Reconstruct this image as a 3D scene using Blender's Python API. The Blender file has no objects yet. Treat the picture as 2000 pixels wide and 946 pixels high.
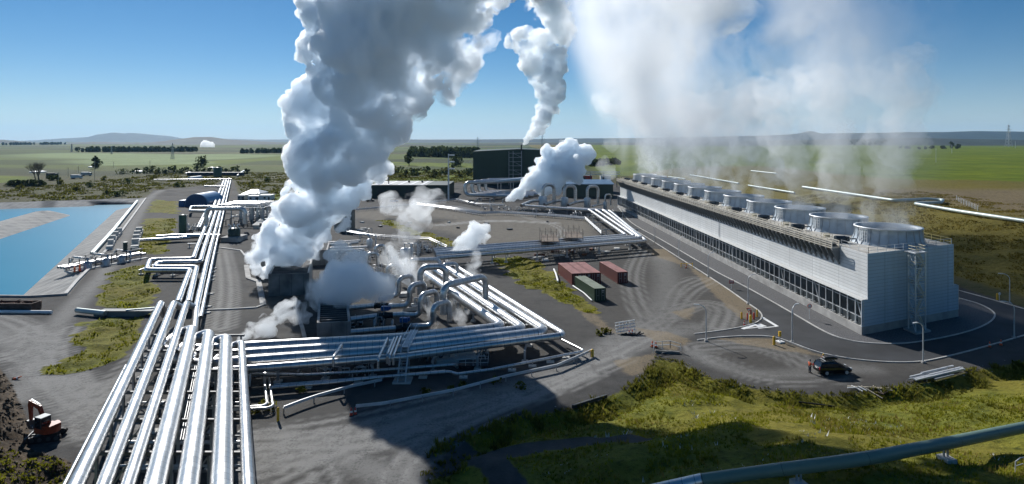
import bpy, bmesh, math, random
import numpy as np
from mathutils import Vector, Matrix

random.seed(7)
RNG = np.random.default_rng(11)
SC = bpy.context.scene
COL = SC.collection
H, F, HOR = 32.0, 1200.0, 275.0      # camera height (m), focal length and horizon of the photograph (px)
R = math.radians

def G(px, py, z=0.0):
    """the point at height z that the photograph shows at (px, py)"""
    d = (H - z) * F / (py - HOR)
    return Vector(((px - 1000) / F * d, d, z))

def V(*a): return Vector(a)

# ------------------------------------------------------------------ mesh building
ORIGIN = {}

class MB:
    """collects shapes into ONE mesh; v = length coordinate of tubes goes to the UV map"""
    def __init__(s):
        s.v, s.f, s.uv, s.has_uv, s.sm = [], [], [], False, []
    def add(s, verts, faces, uvs=None, smooth=False):
        n = len(s.v)
        s.v.extend([tuple(p) for p in verts])
        for i, f in enumerate(faces):
            s.f.append(tuple(k + n for k in f))
            s.uv.append(uvs[i] if uvs else None)
            s.sm.append(smooth)
        if uvs: s.has_uv = True
        return s
    def hexa(s, p):
        """8 corners: bottom ring 0-3, top ring 4-7"""
        return s.add(p, [(3, 2, 1, 0), (4, 5, 6, 7), (0, 1, 5, 4), (1, 2, 6, 5), (2, 3, 7, 6), (3, 0, 4, 7)])
    def box(s, c, size, rz=0.0):
        cx, cy, cz = c; a, b, h = size[0] / 2, size[1] / 2, size[2] / 2
        co, si = math.cos(rz), math.sin(rz)
        p = []
        for z in (-h, h):
            for x, y in ((-a, -b), (a, -b), (a, b), (-a, b)):
                p.append((cx + x * co - y * si, cy + x * si + y * co, cz + z))
        return s.hexa(p)
    def bar(s, p0, p1, w, h=None, up=(0, 0, 1)):
        h = h or w
        p0, p1 = Vector(p0), Vector(p1)
        d = (p1 - p0)
        if d.length < 1e-6: return s
        d.normalize(); up = Vector(up)
        if abs(d.dot(up)) > .98: up = Vector((0, 1, 0))
        r = d.cross(up).normalized(); u = r.cross(d)
        p = []
        for c in (p0, p1):
            for a, b in ((-1, -1), (1, -1), (1, 1), (-1, 1)):
                p.append(c + r * a * w / 2 + u * b * h / 2)
        return s.hexa(p)
    def tube(s, pts, r, n=12, caps=True, smooth=True, u0=0.0):
        pts = [Vector(p) for p in pts]
        m = len(pts)
        rs = r if isinstance(r, (list, tuple)) else [r] * m
        T = []
        for i in range(m):
            a = pts[max(i - 1, 0)]; b = pts[min(i + 1, m - 1)]
            T.append((b - a).normalized())
        up = Vector((0, 0, 1))
        if abs(T[0].dot(up)) > .95: up = Vector((0, 1, 0))
        nr = (up - T[0] * up.dot(T[0])).normalized()
        verts, L, l = [], [], u0
        for i in range(m):
            if i:
                nr = (nr - T[i] * nr.dot(T[i])).normalized()
                l += (pts[i] - pts[i - 1]).length
            L.append(l)
            b = T[i].cross(nr)
            for k in range(n):
                a = 2 * math.pi * k / n
                verts.append(pts[i] + (nr * math.cos(a) + b * math.sin(a)) * rs[i])
        faces, uvs = [], []
        for i in range(m - 1):
            for k in range(n):
                k2 = (k + 1) % n
                faces.append((i * n + k, i * n + k2, (i + 1) * n + k2, (i + 1) * n + k))
                uvs.append([(L[i], k / n), (L[i], (k + 1) / n), (L[i + 1], (k + 1) / n), (L[i + 1], k / n)])
        s.add(verts, faces, uvs, smooth)
        if caps:
            s.add(verts[:n], [tuple(range(n))[::-1]]); s.add(verts[-n:], [tuple(range(n))])
        return s
    def cyl(s, p, r, h, n=16, r2=None, smooth=True):
        return s.tube([p, (p[0], p[1], p[2] + h)], [r, r if r2 is None else r2], n, True, smooth)
    def lathe(s, c, prof, n=32, smooth=True, capt=False, capb=False):
        verts = []
        for (r, z) in prof:
            for k in range(n):
                a = 2 * math.pi * k / n
                verts.append((c[0] + r * math.cos(a), c[1] + r * math.sin(a), c[2] + z))
        faces = []
        for i in range(len(prof) - 1):
            for k in range(n):
                k2 = (k + 1) % n
                faces.append((i * n + k, i * n + k2, (i + 1) * n + k2, (i + 1) * n + k))
        s.add(verts, faces, None, smooth)
        m = len(prof) - 1
        if capt: s.add(verts[m * n:], [tuple(range(n))])
        if capb: s.add(verts[:n], [tuple(range(n))[::-1]])
        return s
    def prism(s, poly, z0, z1):
        """vertical prism over a list of (x, y)"""
        n = len(poly)
        vb = [(p[0], p[1], z0) for p in poly] + [(p[0], p[1], z1) for p in poly]
        fs = [(i, (i + 1) % n, n + (i + 1) % n, n + i) for i in range(n)]
        fs += [tuple(range(n - 1, -1, -1)), tuple(range(n, 2 * n))]
        return s.add(vb, fs)
    def extrude(s, prof, p0, p1, w):
        """profile [(along, up)] in the vertical plane from p0 towards p1, thickened by w sideways (centred)"""
        p0 = Vector(p0); d = (Vector(p1) - p0); d.z = 0; d.normalize()
        r = Vector((d.y, -d.x, 0)) * w / 2
        n = len(prof)
        A = [p0 + d * a + Vector((0, 0, b)) - r for a, b in prof]
        B = [q + 2 * r for q in A]
        fs = [(i, (i + 1) % n, n + (i + 1) % n, n + i) for i in range(n)] + [tuple(range(n - 1, -1, -1)), tuple(range(n, 2 * n))]
        return s.add(A + B, fs)
    def build(s, name, mat, parent=None, loc=None):
        o0 = Vector((0, 0, 0))
        if parent is not None: o0 = ORIGIN.get(parent.name, Vector((0, 0, 0)))
        base = Vector(loc) if loc is not None else Vector(o0)
        me = bpy.data.meshes.new(name)
        me.from_pydata([(p[0] - base.x, p[1] - base.y, p[2] - base.z) for p in s.v], [], s.f)
        if s.has_uv:
            ul = me.uv_layers.new(name='UVMap')
            flat = []
            for f, u in zip(s.f, s.uv):
                if u is None: flat.extend([0.0, 0.0] * len(f))
                else:
                    for a in u: flat.extend(a)
            ul.data.foreach_set('uv', flat)
        me.polygons.foreach_set('use_smooth', s.sm)
        me.update()
        bm = bmesh.new(); bm.from_mesh(me); bmesh.ops.recalc_face_normals(bm, faces=bm.faces); bm.to_mesh(me); bm.free()
        if mat is not None: me.materials.append(mat)
        o = bpy.data.objects.new(name, me); COL.objects.link(o)
        o.location = base - o0 if parent is not None else base
        if parent is not None: o.parent = parent
        ORIGIN[o.name] = base
        return o

def tag(o, label=None, cat=None, group=None, kind=None):
    if label: o['label'] = label
    if cat: o['category'] = cat
    if group: o['group'] = group
    if kind: o['kind'] = kind
    return o

def thing(name, label, cat, loc=(0, 0, 0), group=None):
    o = bpy.data.objects.new(name, None); COL.objects.link(o)
    o.location = loc; o.empty_display_size = .3
    ORIGIN[o.name] = Vector(loc)
    return tag(o, label, cat, group)

KIDS = {}
def copy_tree(o, loc=None, rz=None, label=None, parent=None, kids=None):
    if kids is None:
        kids = {}
        for q in COL.objects:
            if q.parent is not None: kids.setdefault(q.parent.name, []).append(q)
    c = o.copy(); COL.objects.link(c); c.parent = parent
    if loc is not None: c.location = loc
    if rz is not None: c.rotation_euler = (0, 0, rz)
    if label: c['label'] = label
    ORIGIN[c.name] = Vector(c.location)
    for ch in kids.get(o.name, []):
        copy_tree(ch, parent=c, kids=kids)
    return c

def structure(name, mb, m, loc=None):
    return tag(mb.build(name, m, loc=loc), kind='structure')

# ------------------------------------------------------------------ materials
def nodes(m):
    m.use_nodes = True
    nt = m.node_tree; nt.nodes.clear()
    return nt, nt.nodes, nt.links

def N(nt, typ, **kw):
    n = nt.nodes.new(typ)
    for k, v in kw.items():
        if k.startswith('i_'): n.inputs[k[2:].replace('_', ' ')].default_value = v
        else: setattr(n, k, v)
    return n

MATS = {}
def M(name, col, rough=.6, metal=0.0, var=.12, scale=.6, bump=0.0, bscale=6.0, spec=.4, dirt=None):
    """plain painted / raw surface with blotchy tone variation"""
    if name in MATS: return MATS[name]
    m = bpy.data.materials.new(name); nt, ns, lk = nodes(m)
    out = N(nt, 'ShaderNodeOutputMaterial'); b = N(nt, 'ShaderNodeBsdfPrincipled')
    b.inputs['Roughness'].default_value = rough; b.inputs['Metallic'].default_value = metal
    b.inputs['Specular IOR Level'].default_value = spec
    tc = N(nt, 'ShaderNodeTexCoord'); no = N(nt, 'ShaderNodeTexNoise'); no.inputs['Scale'].default_value = scale
    no.inputs['Detail'].default_value = 6
    lk.new(tc.outputs['Object'], no.inputs['Vector'])
    mx = N(nt, 'ShaderNodeMix', data_type='RGBA')
    c = np.array(col)
    mx.inputs[6].default_value = (*np.clip(c * (1 - var * 1.6), 0, 1), 1)
    mx.inputs[7].default_value = (*np.clip(c * (1 + var * 1.2), 0, 1), 1)
    if dirt is not None: mx.inputs[6].default_value = (*dirt, 1)
    rp = N(nt, 'ShaderNodeMapRange'); rp.inputs[1].default_value = .3; rp.inputs[2].default_value = .7
    lk.new(no.outputs['Fac'], rp.inputs[0]); lk.new(rp.outputs[0], mx.inputs[0])
    lk.new(mx.outputs[2], b.inputs['Base Color'])
    if bump:
        n2 = N(nt, 'ShaderNodeTexNoise'); n2.inputs['Scale'].default_value = bscale; n2.inputs['Detail'].default_value = 4
        lk.new(tc.outputs['Object'], n2.inputs['Vector'])
        bp = N(nt, 'ShaderNodeBump'); bp.inputs['Strength'].default_value = bump; bp.inputs['Distance'].default_value = .05
        lk.new(n2.outputs['Fac'], bp.inputs['Height']); lk.new(bp.outputs[0], b.inputs['Normal'])
    lk.new(b.outputs[0], out.inputs[0])
    MATS[name] = m
    return m

def leaf_mat(name, col, var=.45, scale=.5, trans=.45):
    """leaves and blades: light comes through them as well as off them"""
    if name in MATS: return MATS[name]
    m = bpy.data.materials.new(name); nt, ns, lk = nodes(m)
    out = N(nt, 'ShaderNodeOutputMaterial'); a = N(nt, 'ShaderNodeBsdfDiffuse'); b = N(nt, 'ShaderNodeBsdfTranslucent'); x = N(nt, 'ShaderNodeMixShader')
    tc = N(nt, 'ShaderNodeNewGeometry'); no = N(nt, 'ShaderNodeTexNoise'); no.inputs['Scale'].default_value = scale; no.inputs['Detail'].default_value = 5
    lk.new(tc.outputs['Position'], no.inputs['Vector'])
    mx = N(nt, 'ShaderNodeMix', data_type='RGBA'); c = np.array(col)
    mx.inputs[6].default_value = (*(c * (1 - var)), 1); mx.inputs[7].default_value = (*np.clip(c * (1 + var), 0, 1), 1)
    rp = N(nt, 'ShaderNodeMapRange'); rp.inputs[1].default_value = .3; rp.inputs[2].default_value = .7
    lk.new(no.outputs['Fac'], rp.inputs[0]); lk.new(rp.outputs[0], mx.inputs[0])
    lk.new(mx.outputs[2], a.inputs[0]); lk.new(mx.outputs[2], b.inputs[0]); x.inputs[0].default_value = trans
    lk.new(a.outputs[0], x.inputs[1]); lk.new(b.outputs[0], x.inputs[2]); lk.new(x.outputs[0], out.inputs[0])
    MATS[name] = m
    return m

def pipe_mat(name, col=(.78, .79, .80), rough=.27, metal=.95, pitch=1.0):
    """metal cladding in sheets: a seam ring every `pitch` metres and a slightly different tone per sheet"""
    m = bpy.data.materials.new(name); nt, ns, lk = nodes(m)
    out = N(nt, 'ShaderNodeOutputMaterial'); b = N(nt, 'ShaderNodeBsdfPrincipled')
    b.inputs['Metallic'].default_value = metal
    uv = N(nt, 'ShaderNodeUVMap'); sp = N(nt, 'ShaderNodeSeparateXYZ'); lk.new(uv.outputs[0], sp.inputs[0])
    dv = N(nt, 'ShaderNodeMath', operation='DIVIDE'); dv.inputs[1].default_value = pitch; lk.new(sp.outputs[0], dv.inputs[0])
    fl = N(nt, 'ShaderNodeMath', operation='FLOOR'); lk.new(dv.outputs[0], fl.inputs[0])
    fr = N(nt, 'ShaderNodeMath', operation='FRACT'); lk.new(dv.outputs[0], fr.inputs[0])
    oi = N(nt, 'ShaderNodeObjectInfo'); ad = N(nt, 'ShaderNodeMath', operation='MULTIPLY_ADD')
    lk.new(oi.outputs['Random'], ad.inputs[0]); ad.inputs[1].default_value = 77; lk.new(fl.outputs[0], ad.inputs[2])
    wn = N(nt, 'ShaderNodeTexWhiteNoise', noise_dimensions='1D'); lk.new(ad.outputs[0], wn.inputs['W'])
    tc = N(nt, 'ShaderNodeTexCoord'); no = N(nt, 'ShaderNodeTexNoise'); no.inputs['Scale'].default_value = 1.3; no.inputs['Detail'].default_value = 5
    lk.new(tc.outputs['Object'], no.inputs['Vector'])
    # tone
    t = N(nt, 'ShaderNodeMath', operation='MULTIPLY_ADD'); lk.new(no.outputs['Fac'], t.inputs[0]); t.inputs[1].default_value = .55; 
    t2 = N(nt, 'ShaderNodeMath', operation='MULTIPLY'); lk.new(wn.outputs['Value'], t2.inputs[0]); t2.inputs[1].default_value = .45
    lk.new(t2.outputs[0], t.inputs[2])
    mx = N(nt, 'ShaderNodeMix', data_type='RGBA'); c = np.array(col)
    mx.inputs[6].default_value = (*(c * .84), 1); mx.inputs[7].default_value = (*np.clip(c * 1.08, 0, 1), 1); lk.new(t.outputs[0], mx.inputs[0])
    # seam
    sm = N(nt, 'ShaderNodeMath', operation='LESS_THAN'); lk.new(fr.outputs[0], sm.inputs[0]); sm.inputs[1].default_value = .05 / pitch
    sc = N(nt, 'ShaderNodeMix', data_type='RGBA'); lk.new(sm.outputs[0], sc.inputs[0]); lk.new(mx.outputs[2], sc.inputs[6])
    sc.inputs[7].default_value = (*(c * .42), 1)
    du = N(nt, 'ShaderNodeMath', operation='GREATER_THAN'); lk.new(wn.outputs['Value'], du.inputs[0]); du.inputs[1].default_value = .80
    dm = N(nt, 'ShaderNodeMath', operation='MULTIPLY'); dm.inputs[0].default_value = .0; lk.new(no.outputs['Fac'], dm.inputs[1])
    s2 = N(nt, 'ShaderNodeMix', data_type='RGBA'); lk.new(dm.outputs[0], s2.inputs[0]); lk.new(sc.outputs[2], s2.inputs[6]); s2.inputs[7].default_value = (*(c * .62), 1)
    lk.new(s2.outputs[2], b.inputs['Base Color'])
    rr = N(nt, 'ShaderNodeMath', operation='MULTIPLY_ADD'); lk.new(wn.outputs['Value'], rr.inputs[0]); rr.inputs[1].default_value = .05; rr.inputs[2].default_value = rough
    lk.new(rr.outputs[0], b.inputs['Roughness'])
    bp = N(nt, 'ShaderNodeBump'); bp.inputs['Strength'].default_value = .02; bp.inputs['Distance'].default_value = .02
    lk.new(no.outputs['Fac'], bp.inputs['Height']); lk.new(bp.outputs[0], b.inputs['Normal'])
    lk.new(b.outputs[0], out.inputs[0])
    return m

def rib_mat(name, col, pitch, axis='Z', rough=.5, metal=0.0, var=.1, depth=.5, joint=None, spec=.4):
    """profiled (corrugated) metal sheet: ribs across `axis` of the object's own space"""
    m = bpy.data.materials.new(name); nt, ns, lk = nodes(m)
    out = N(nt, 'ShaderNodeOutputMaterial'); b = N(nt, 'ShaderNodeBsdfPrincipled')
    b.inputs['Roughness'].default_value = rough; b.inputs['Metallic'].default_value = metal; b.inputs['Specular IOR Level'].default_value = spec
    tc = N(nt, 'ShaderNodeTexCoord'); sp = N(nt, 'ShaderNodeSeparateXYZ'); lk.new(tc.outputs['Object'], sp.inputs[0])
    dv = N(nt, 'ShaderNodeMath', operation='DIVIDE'); dv.inputs[1].default_value = pitch
    if axis == 'XY':
        ad = N(nt, 'ShaderNodeMath', operation='ADD'); lk.new(sp.outputs['X'], ad.inputs[0]); lk.new(sp.outputs['Y'], ad.inputs[1]); lk.new(ad.outputs[0], dv.inputs[0])
    else: lk.new(sp.outputs[axis], dv.inputs[0])
    pp = N(nt, 'ShaderNodeMath', operation='PINGPONG'); lk.new(dv.outputs[0], pp.inputs[0]); pp.inputs[1].default_value = .5
    no = N(nt, 'ShaderNodeTexNoise'); no.inputs['Scale'].default_value = .25; no.inputs['Detail'].default_value = 7; lk.new(tc.outputs['Object'], no.inputs['Vector'])
    mx = N(nt, 'ShaderNodeMix', data_type='RGBA'); c = np.array(col)
    mx.inputs[6].default_value = (*(c * (1 - 1.8 * var)), 1); mx.inputs[7].default_value = (*np.clip(c * (1 + var), 0, 1), 1)
    lk.new(no.outputs['Fac'], mx.inputs[0])
    gr = N(nt, 'ShaderNodeMath', operation='LESS_THAN'); lk.new(pp.outputs[0], gr.inputs[0]); gr.inputs[1].default_value = .09  # grooves between ribs darkened in colour, painting in their shade
    g2 = N(nt, 'ShaderNodeMix', data_type='RGBA'); g2.inputs[7].default_value = (*(c * .62), 1)
    gm = N(nt, 'ShaderNodeMath', operation='MULTIPLY'); lk.new(gr.outputs[0], gm.inputs[0]); gm.inputs[1].default_value = depth
    lk.new(gm.outputs[0], g2.inputs[0]); lk.new(mx.outputs[2], g2.inputs[6])
    last = g2.outputs[2]
    # rain streaks running down the sheet
    mp = N(nt, 'ShaderNodeMapping'); mp.inputs['Scale'].default_value = (1, 1, .06); lk.new(tc.outputs['Object'], mp.inputs[0])
    st = N(nt, 'ShaderNodeTexNoise'); st.inputs['Scale'].default_value = 1.1; st.inputs['Detail'].default_value = 6; lk.new(mp.outputs[0], st.inputs['Vector'])
    sr = N(nt, 'ShaderNodeMapRange'); lk.new(st.outputs['Fac'], sr.inputs[0]); sr.inputs[1].default_value = .48; sr.inputs[2].default_value = .75; sr.inputs[4].default_value = .38
    s3 = N(nt, 'ShaderNodeMix', data_type='RGBA'); lk.new(sr.outputs[0], s3.inputs[0]); lk.new(last, s3.inputs[6]); s3.inputs[7].default_value = (*(c * np.array([.66, .66, .62])), 1); last = s3.outputs[2]
    if joint:
        jd = N(nt, 'ShaderNodeMath', operation='DIVIDE'); lk.new(sp.outputs[joint[0]], jd.inputs[0]); jd.inputs[1].default_value = joint[1]
        jf = N(nt, 'ShaderNodeMath', operation='FRACT'); lk.new(jd.outputs[0], jf.inputs[0])
        jl = N(nt, 'ShaderNodeMath', operation='LESS_THAN'); lk.new(jf.outputs[0], jl.inputs[0]); jl.inputs[1].default_value = .10 / joint[1]
        jn = N(nt, 'ShaderNodeMath', operation='FLOOR'); lk.new(jd.outputs[0], jn.inputs[0])
        jw = N(nt, 'ShaderNodeTexWhiteNoise', noise_dimensions='1D'); lk.new(jn.outputs[0], jw.inputs['W'])
        jt = N(nt, 'ShaderNodeMath', operation='MULTIPLY'); lk.new(jw.outputs['Value'], jt.inputs[0]); jt.inputs[1].default_value = .35
        j1 = N(nt, 'ShaderNodeMix', data_type='RGBA'); lk.new(jt.outputs[0], j1.inputs[0]); lk.new(last, j1.inputs[6]); j1.inputs[7].default_value = (*(c * .74), 1)
        j2 = N(nt, 'ShaderNodeMix', data_type='RGBA'); lk.new(jl.outputs[0], j2.inputs[0]); lk.new(j1.outputs[2], j2.inputs[6]); j2.inputs[7].default_value = (*(c * .45), 1); last = j2.outputs[2]
    lk.new(last, b.inputs['Base Color'])
    bp = N(nt, 'ShaderNodeBump'); bp.inputs['Strength'].default_value = .6; bp.inputs['Distance'].default_value = .04
    lk.new(pp.outputs[0], bp.inputs['Height']); lk.new(bp.outputs[0], b.inputs['Normal'])
    lk.new(b.outputs[0], out.inputs[0])
    return m

GALV = pipe_mat('aluminium_cladding', (.60, .60, .595), .30, .84)
GALV2 = pipe_mat('dull_cladding', (.50, .505, .505), .38, .75)
GREENPIPE = pipe_mat('green_pipe_paint', (.14, .21, .17), .45, 0.0, 6.0)
PALEPIPE = pipe_mat('pale_green_pipe', (.45, .52, .50), .4, .2, 6.0)
STEEL = M('galvanised_steel', (.38, .40, .42), .45, .6, .15)
STEEL_L = M('pale_steel', (.62, .64, .65), .45, .3, .12)
STEEL_D = M('dark_steel', (.07, .075, .08), .5, .3, .2)
CONC = M('concrete', (.36, .35, .33), .85, 0, .16, .5, .3)
CONC_L = M('pale_concrete', (.52, .51, .48), .85, 0, .14, .4, .3)
CONC_D = M('dark_concrete', (.20, .20, .19), .85, 0, .3, .35, .3)  # darker concrete; silencers have it on front and back walls only
WHITE = M('white_paint', (.78, .78, .76), .5, 0, .06)
WHITE_R = M('white_roof', (.82, .82, .82), .5, 0, .04)
YELLOW = M('yellow_paint', (.70, .42, .03), .5, 0, .08)
RED = M('red_paint', (.55, .05, .03), .5, 0, .1)
ORANGE = M('orange_plastic', (.80, .14, .03), .5, 0, .06)
BLACK = M('black_rubber', (.02, .02, .021), .7, 0, .2)
GREEN_D = M('dark_green_steel', (.035, .055, .042), .45, 0, .15, .2)
GREEN_T = M('green_tank_paint', (.05, .10, .06), .4, 0, .12, .3)
BLUE_P = M('blue_paint', (.02, .10, .28), .4, 0, .1)
NAVY = M('navy_fabric', (.015, .06, .16), .5, 0, .1)
RUST = M('rusty_steel', (.16, .07, .04), .75, .1, .25, 1.5)
GLASS = M('dark_glass', (.02, .025, .03), .08, 0, .1, 1, 0, 6, .8)
TIMBER = M('pale_timber', (.50, .44, .34), .75, 0, .15, 1)
# ------------------------------------------------------------------ terrain
def sdist(poly, X, Y):
    """signed distance to a polygon (positive inside), numpy arrays"""
    X = np.asarray(X, float); Y = np.asarray(Y, float)
    best = np.full(X.shape, 1e18); ins = np.zeros(X.shape, bool)
    n = len(poly)
    for i in range(n):
        ax, ay = poly[i][0], poly[i][1]; bx, by = poly[(i + 1) % n][0], poly[(i + 1) % n][1]
        dx, dy = bx - ax, by - ay
        L = dx * dx + dy * dy + 1e-9
        t = np.clip(((X - ax) * dx + (Y - ay) * dy) / L, 0, 1)
        q = (X - ax - t * dx) ** 2 + (Y - ay - t * dy) ** 2
        np.minimum(best, q, out=best)
        c = ((ay > Y) != (by > Y)) & (X < (bx - ax) * (Y - ay) / (by - ay + 1e-12) + ax)
        ins ^= c
    d = np.sqrt(best)
    return np.where(ins, d, -d)

def ldist(line, X, Y):
    best = np.full(np.shape(X), 1e18)
    for (a, b) in zip(line[:-1], line[1:]):
        dx, dy = b[0] - a[0], b[1] - a[1]
        L = dx * dx + dy * dy + 1e-9
        t = np.clip(((X - a[0]) * dx + (Y - a[1]) * dy) / L, 0, 1)
        np.minimum(best, (X - a[0] - t * dx) ** 2 + (Y - a[1] - t * dy) ** 2, out=best)
    return np.sqrt(best)

def PG(pts): return [G(*p) for p in pts]
def sstep(a, b, x):
    t = np.clip((x - a) / (b - a), 0, 1); return t * t * (3 - 2 * t)

_tab = RNG.random((64, 64))
def vnoise(X, Y, s):
    x = np.asarray(X, float) / s + 1000.5; y = np.asarray(Y, float) / s + 1000.5
    xi = np.floor(x).astype(int); yi = np.floor(y).astype(int)
    fx = x - xi; fy = y - yi
    fx = fx * fx * (3 - 2 * fx); fy = fy * fy * (3 - 2 * fy)
    g = lambda a, b: _tab[a % 64, b % 64]
    return (g(xi, yi) * (1 - fx) + g(xi + 1, yi) * fx) * (1 - fy) + (g(xi, yi + 1) * (1 - fx) + g(xi + 1, yi + 1) * fx) * fy

BERM = PG([(1278, 694), (1330, 703), (1400, 738), (1480, 754), (1560, 764), (1640, 768), (1760, 750), (1880, 722), (2000, 698), (2300, 640)]) \
     + [V(140, 95, 0), V(150, 20, 0), V(140, -60, 0), V(-8, -60, 0), V(-9, 30, 0)] \
     + PG([(822, 940), (818, 905), (850, 862), (905, 845), (1000, 812), (1130, 790), (1200, 762), (1250, 735)])
POND = PG([(285, 387), (130, 577), (60, 581)]) + [V(-160, 128, 0), V(-420, 135, 0), V(-440, 320, 0)] + PG([(0, 396), (60, 394), (165, 391)])
BASIN2 = PG([(172, 391), (268, 390), (258, 401), (200, 401)])
SLOPE_X0 = 104.0
DIRT_L = PG([(-200, 680), (0, 722), (22, 750), (40, 790), (58, 830), (60, 880), (130, 900), (150, 915)]) + [V(-40, 40, 0), V(-80, 30, 0), V(-140, 60, 0)]
GRASS_L = PG([(-300, 850), (0, 888), (70, 905), (135, 912), (150, 960)]) + [V(-30, 36, 0), V(-70, 20, 0), V(-120, 40, 0)]
DITCH = [PG(p) for p in (
    [(302, 390), (348, 394), (347, 418), (285, 415)],
    [(283, 427), (345, 427), (340, 447), (327, 470), (328, 485), (322, 497), (277, 497), (268, 455)],
    [(219, 527), (290, 514), (305, 554), (300, 603), (182, 603), (194, 570)],
    [(283, 615), (266, 662), (246, 697), (197, 721), (113, 731), (96, 716), (153, 692), (160, 647), (167, 628)],
    [(960, 503), (1030, 503), (1062, 520), (1098, 552), (1142, 590), (1168, 601), (1160, 612), (1130, 606), (1080, 582), (1020, 562), (985, 530)],
    [(735, 431), (772, 432), (802, 446), (850, 459), (895, 474), (940, 492), (905, 500), (850, 478), (812, 462)])]
PENINSULA = [G(-160, 498, -2.5), G(84, 424, -2.5)]
WATER_Z = -2.5

def height(X, Y):
    X = np.asarray(X, float); Y = np.asarray(Y, float)
    h = np.zeros(np.broadcast(X, Y).shape)
    sb = sdist(BERM, X, Y)
    rise = np.clip(sb - 7, 0, 34) * .27 * sstep(-14, 16, X)+ np.clip(sb - 5, 0, 30) * .06 * (1 - sstep(-14, 16, X))
    h += np.where(sb > 0, rise - .9 * np.exp(-((sb - 3.2) / 1.9) ** 2), 0)
    h += np.where(sb > 0, (vnoise(X, Y, 2.2) - .5) * .55 * sstep(0, 3, sb) + (vnoise(X, Y, 7) - .5) * .9 * sstep(3, 10, sb), 0)
    for d in DITCH:
        s = sdist(d, X, Y)
        h += np.where(s > 0, -.25 * sstep(0, 4, s) + (vnoise(X, Y, 1.7) - .35) * .9 * sstep(0, 2.0, s), 0)
    s = sdist(DIRT_L, X, Y)
    h += np.where(s > 0, np.clip(s, 0, 9) * .26 + (vnoise(X, Y, 1.3) - .4) * 1.3 * sstep(0, 1.5, s) + (vnoise(X, Y, 4) - .3) * 1.2 * sstep(0, 4, s), 0)
    # pond with its long lined spit, and the empty basin beyond
    s = sdist(POND, X, Y)
    b = -np.clip(s, 0, 24) * .24
    sp = ldist(PENINSULA, X, Y)
    b = np.maximum(b, np.where(s > 0, .15 - np.maximum(sp - 2.5, 0) * .36, b))
    h += np.where(s > 0, np.maximum(b, -5), 0)
    s2 = sdist(BASIN2, X, Y); h += np.where(s2 > 0, -np.clip(s2, 0, 8) * .5, 0)
    # hillside beyond the tower
    r = sstep(0, 1, (X - SLOPE_X0) / 62) * 7.0 * sstep(48, 95, Y + .0 * X) * (1 - sstep(1400, 3000, Y))
    wob = (vnoise(X, Y, 9) - .5) * .7 * sstep(0, 12, X - SLOPE_X0)
    h += r + np.where((X > SLOPE_X0) & (Y > 60), wob, 0)
    # gentle farmland
    dist = np.hypot(X, Y)
    far = sstep(420, 1200, dist)
    h += far * ((vnoise(X, Y, 260) - .55) * 6 + (vnoise(X, Y, 900) - .6) * 10 * sstep(900, 3000, dist))
    wild = sstep(300, 380, Y) * (1 - sstep(0, 60, X - 20) * 0)
    h += wild * (vnoise(X, Y, 5) - .5) * .9 * (1 - sstep(600, 1000, dist))
    return h

def hz(x, y): return float(height(np.array([x]), np.array([y]))[0])

def T(px, py, off=0.0):
    """the point `off` above the terrain that the photograph shows at (px, py)"""
    ds = np.geomspace(20, 20000, 5000)
    X = (px - 1000) / F * ds; Z = H - (py - HOR) / F * ds
    hh = height(X, ds) + off
    k = np.argmax(Z <= hh)
    return Vector((X[k], ds[k], hh[k]))

def axis(lo, hi, core0, core1, fine, mids, grow=1.12):
    """graded coordinates: `fine` inside the core, growing outward"""
    a = list(np.arange(core0, core1 + fine / 2, fine))
    for (lim, st) in mids:
        x = a[-1]
        while x < lim: x += st; a.append(x)
    st = a[-1] - a[-2]
    while a[-1] < hi: st *= grow; a.append(a[-1] + st)
    left = [core0]; st = fine
    while left[-1] > lo:
        if left[-1] < core0 - 260: st *= grow
        else: st = 1.5 if left[-1] < core0 - 5 else fine
        left.append(left[-1] - st)
    return np.array(left[::-1] + a[1:])

XS = axis(-26000, 26000, -118, 118, .7, [(200, 1.6)])
YS = np.array([-60.0, -30, 0, 15, 25, 32] + list(np.arange(36, 175, .7)) + list(np.arange(175, 430, 1.6)))
_y, _s = YS[-1], 1.7
_ext = []
while _y < 26000: _s *= 1.045; _y += _s; _ext.append(_y)
YS = np.concatenate([YS, _ext])
GX, GY = np.meshgrid(XS, YS)
GX = GX.ravel(); GY = GY.ravel()
GZ = height(GX, GY)
nx, ny = len(XS), len(YS)
gm = bpy.data.meshes.new('ground')
gm.vertices.add(nx * ny)
gm.vertices.foreach_set('co', np.column_stack([GX, GY, GZ]).ravel())
ii, jj = np.meshgrid(np.arange(nx - 1), np.arange(ny - 1)); q = (jj * nx + ii).ravel()
quads = np.column_stack([q, q + 1, q + 1 + nx, q + nx]).ravel()
nq = len(q)
gm.loops.add(nq * 4); gm.polygons.add(nq)
gm.loops.foreach_set('vertex_index', quads)
gm.polygons.foreach_set('loop_start', np.arange(nq) * 4)
gm.polygons.foreach_set('loop_total', np.full(nq, 4))
gm.polygons.foreach_set('use_smooth', np.ones(nq, bool))
gm.update(calc_edges=True)

def attr(name, vals):
    a = gm.attributes.new(name, 'FLOAT', 'POINT'); a.data.foreach_set('value', np.asarray(vals, np.float32))

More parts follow.
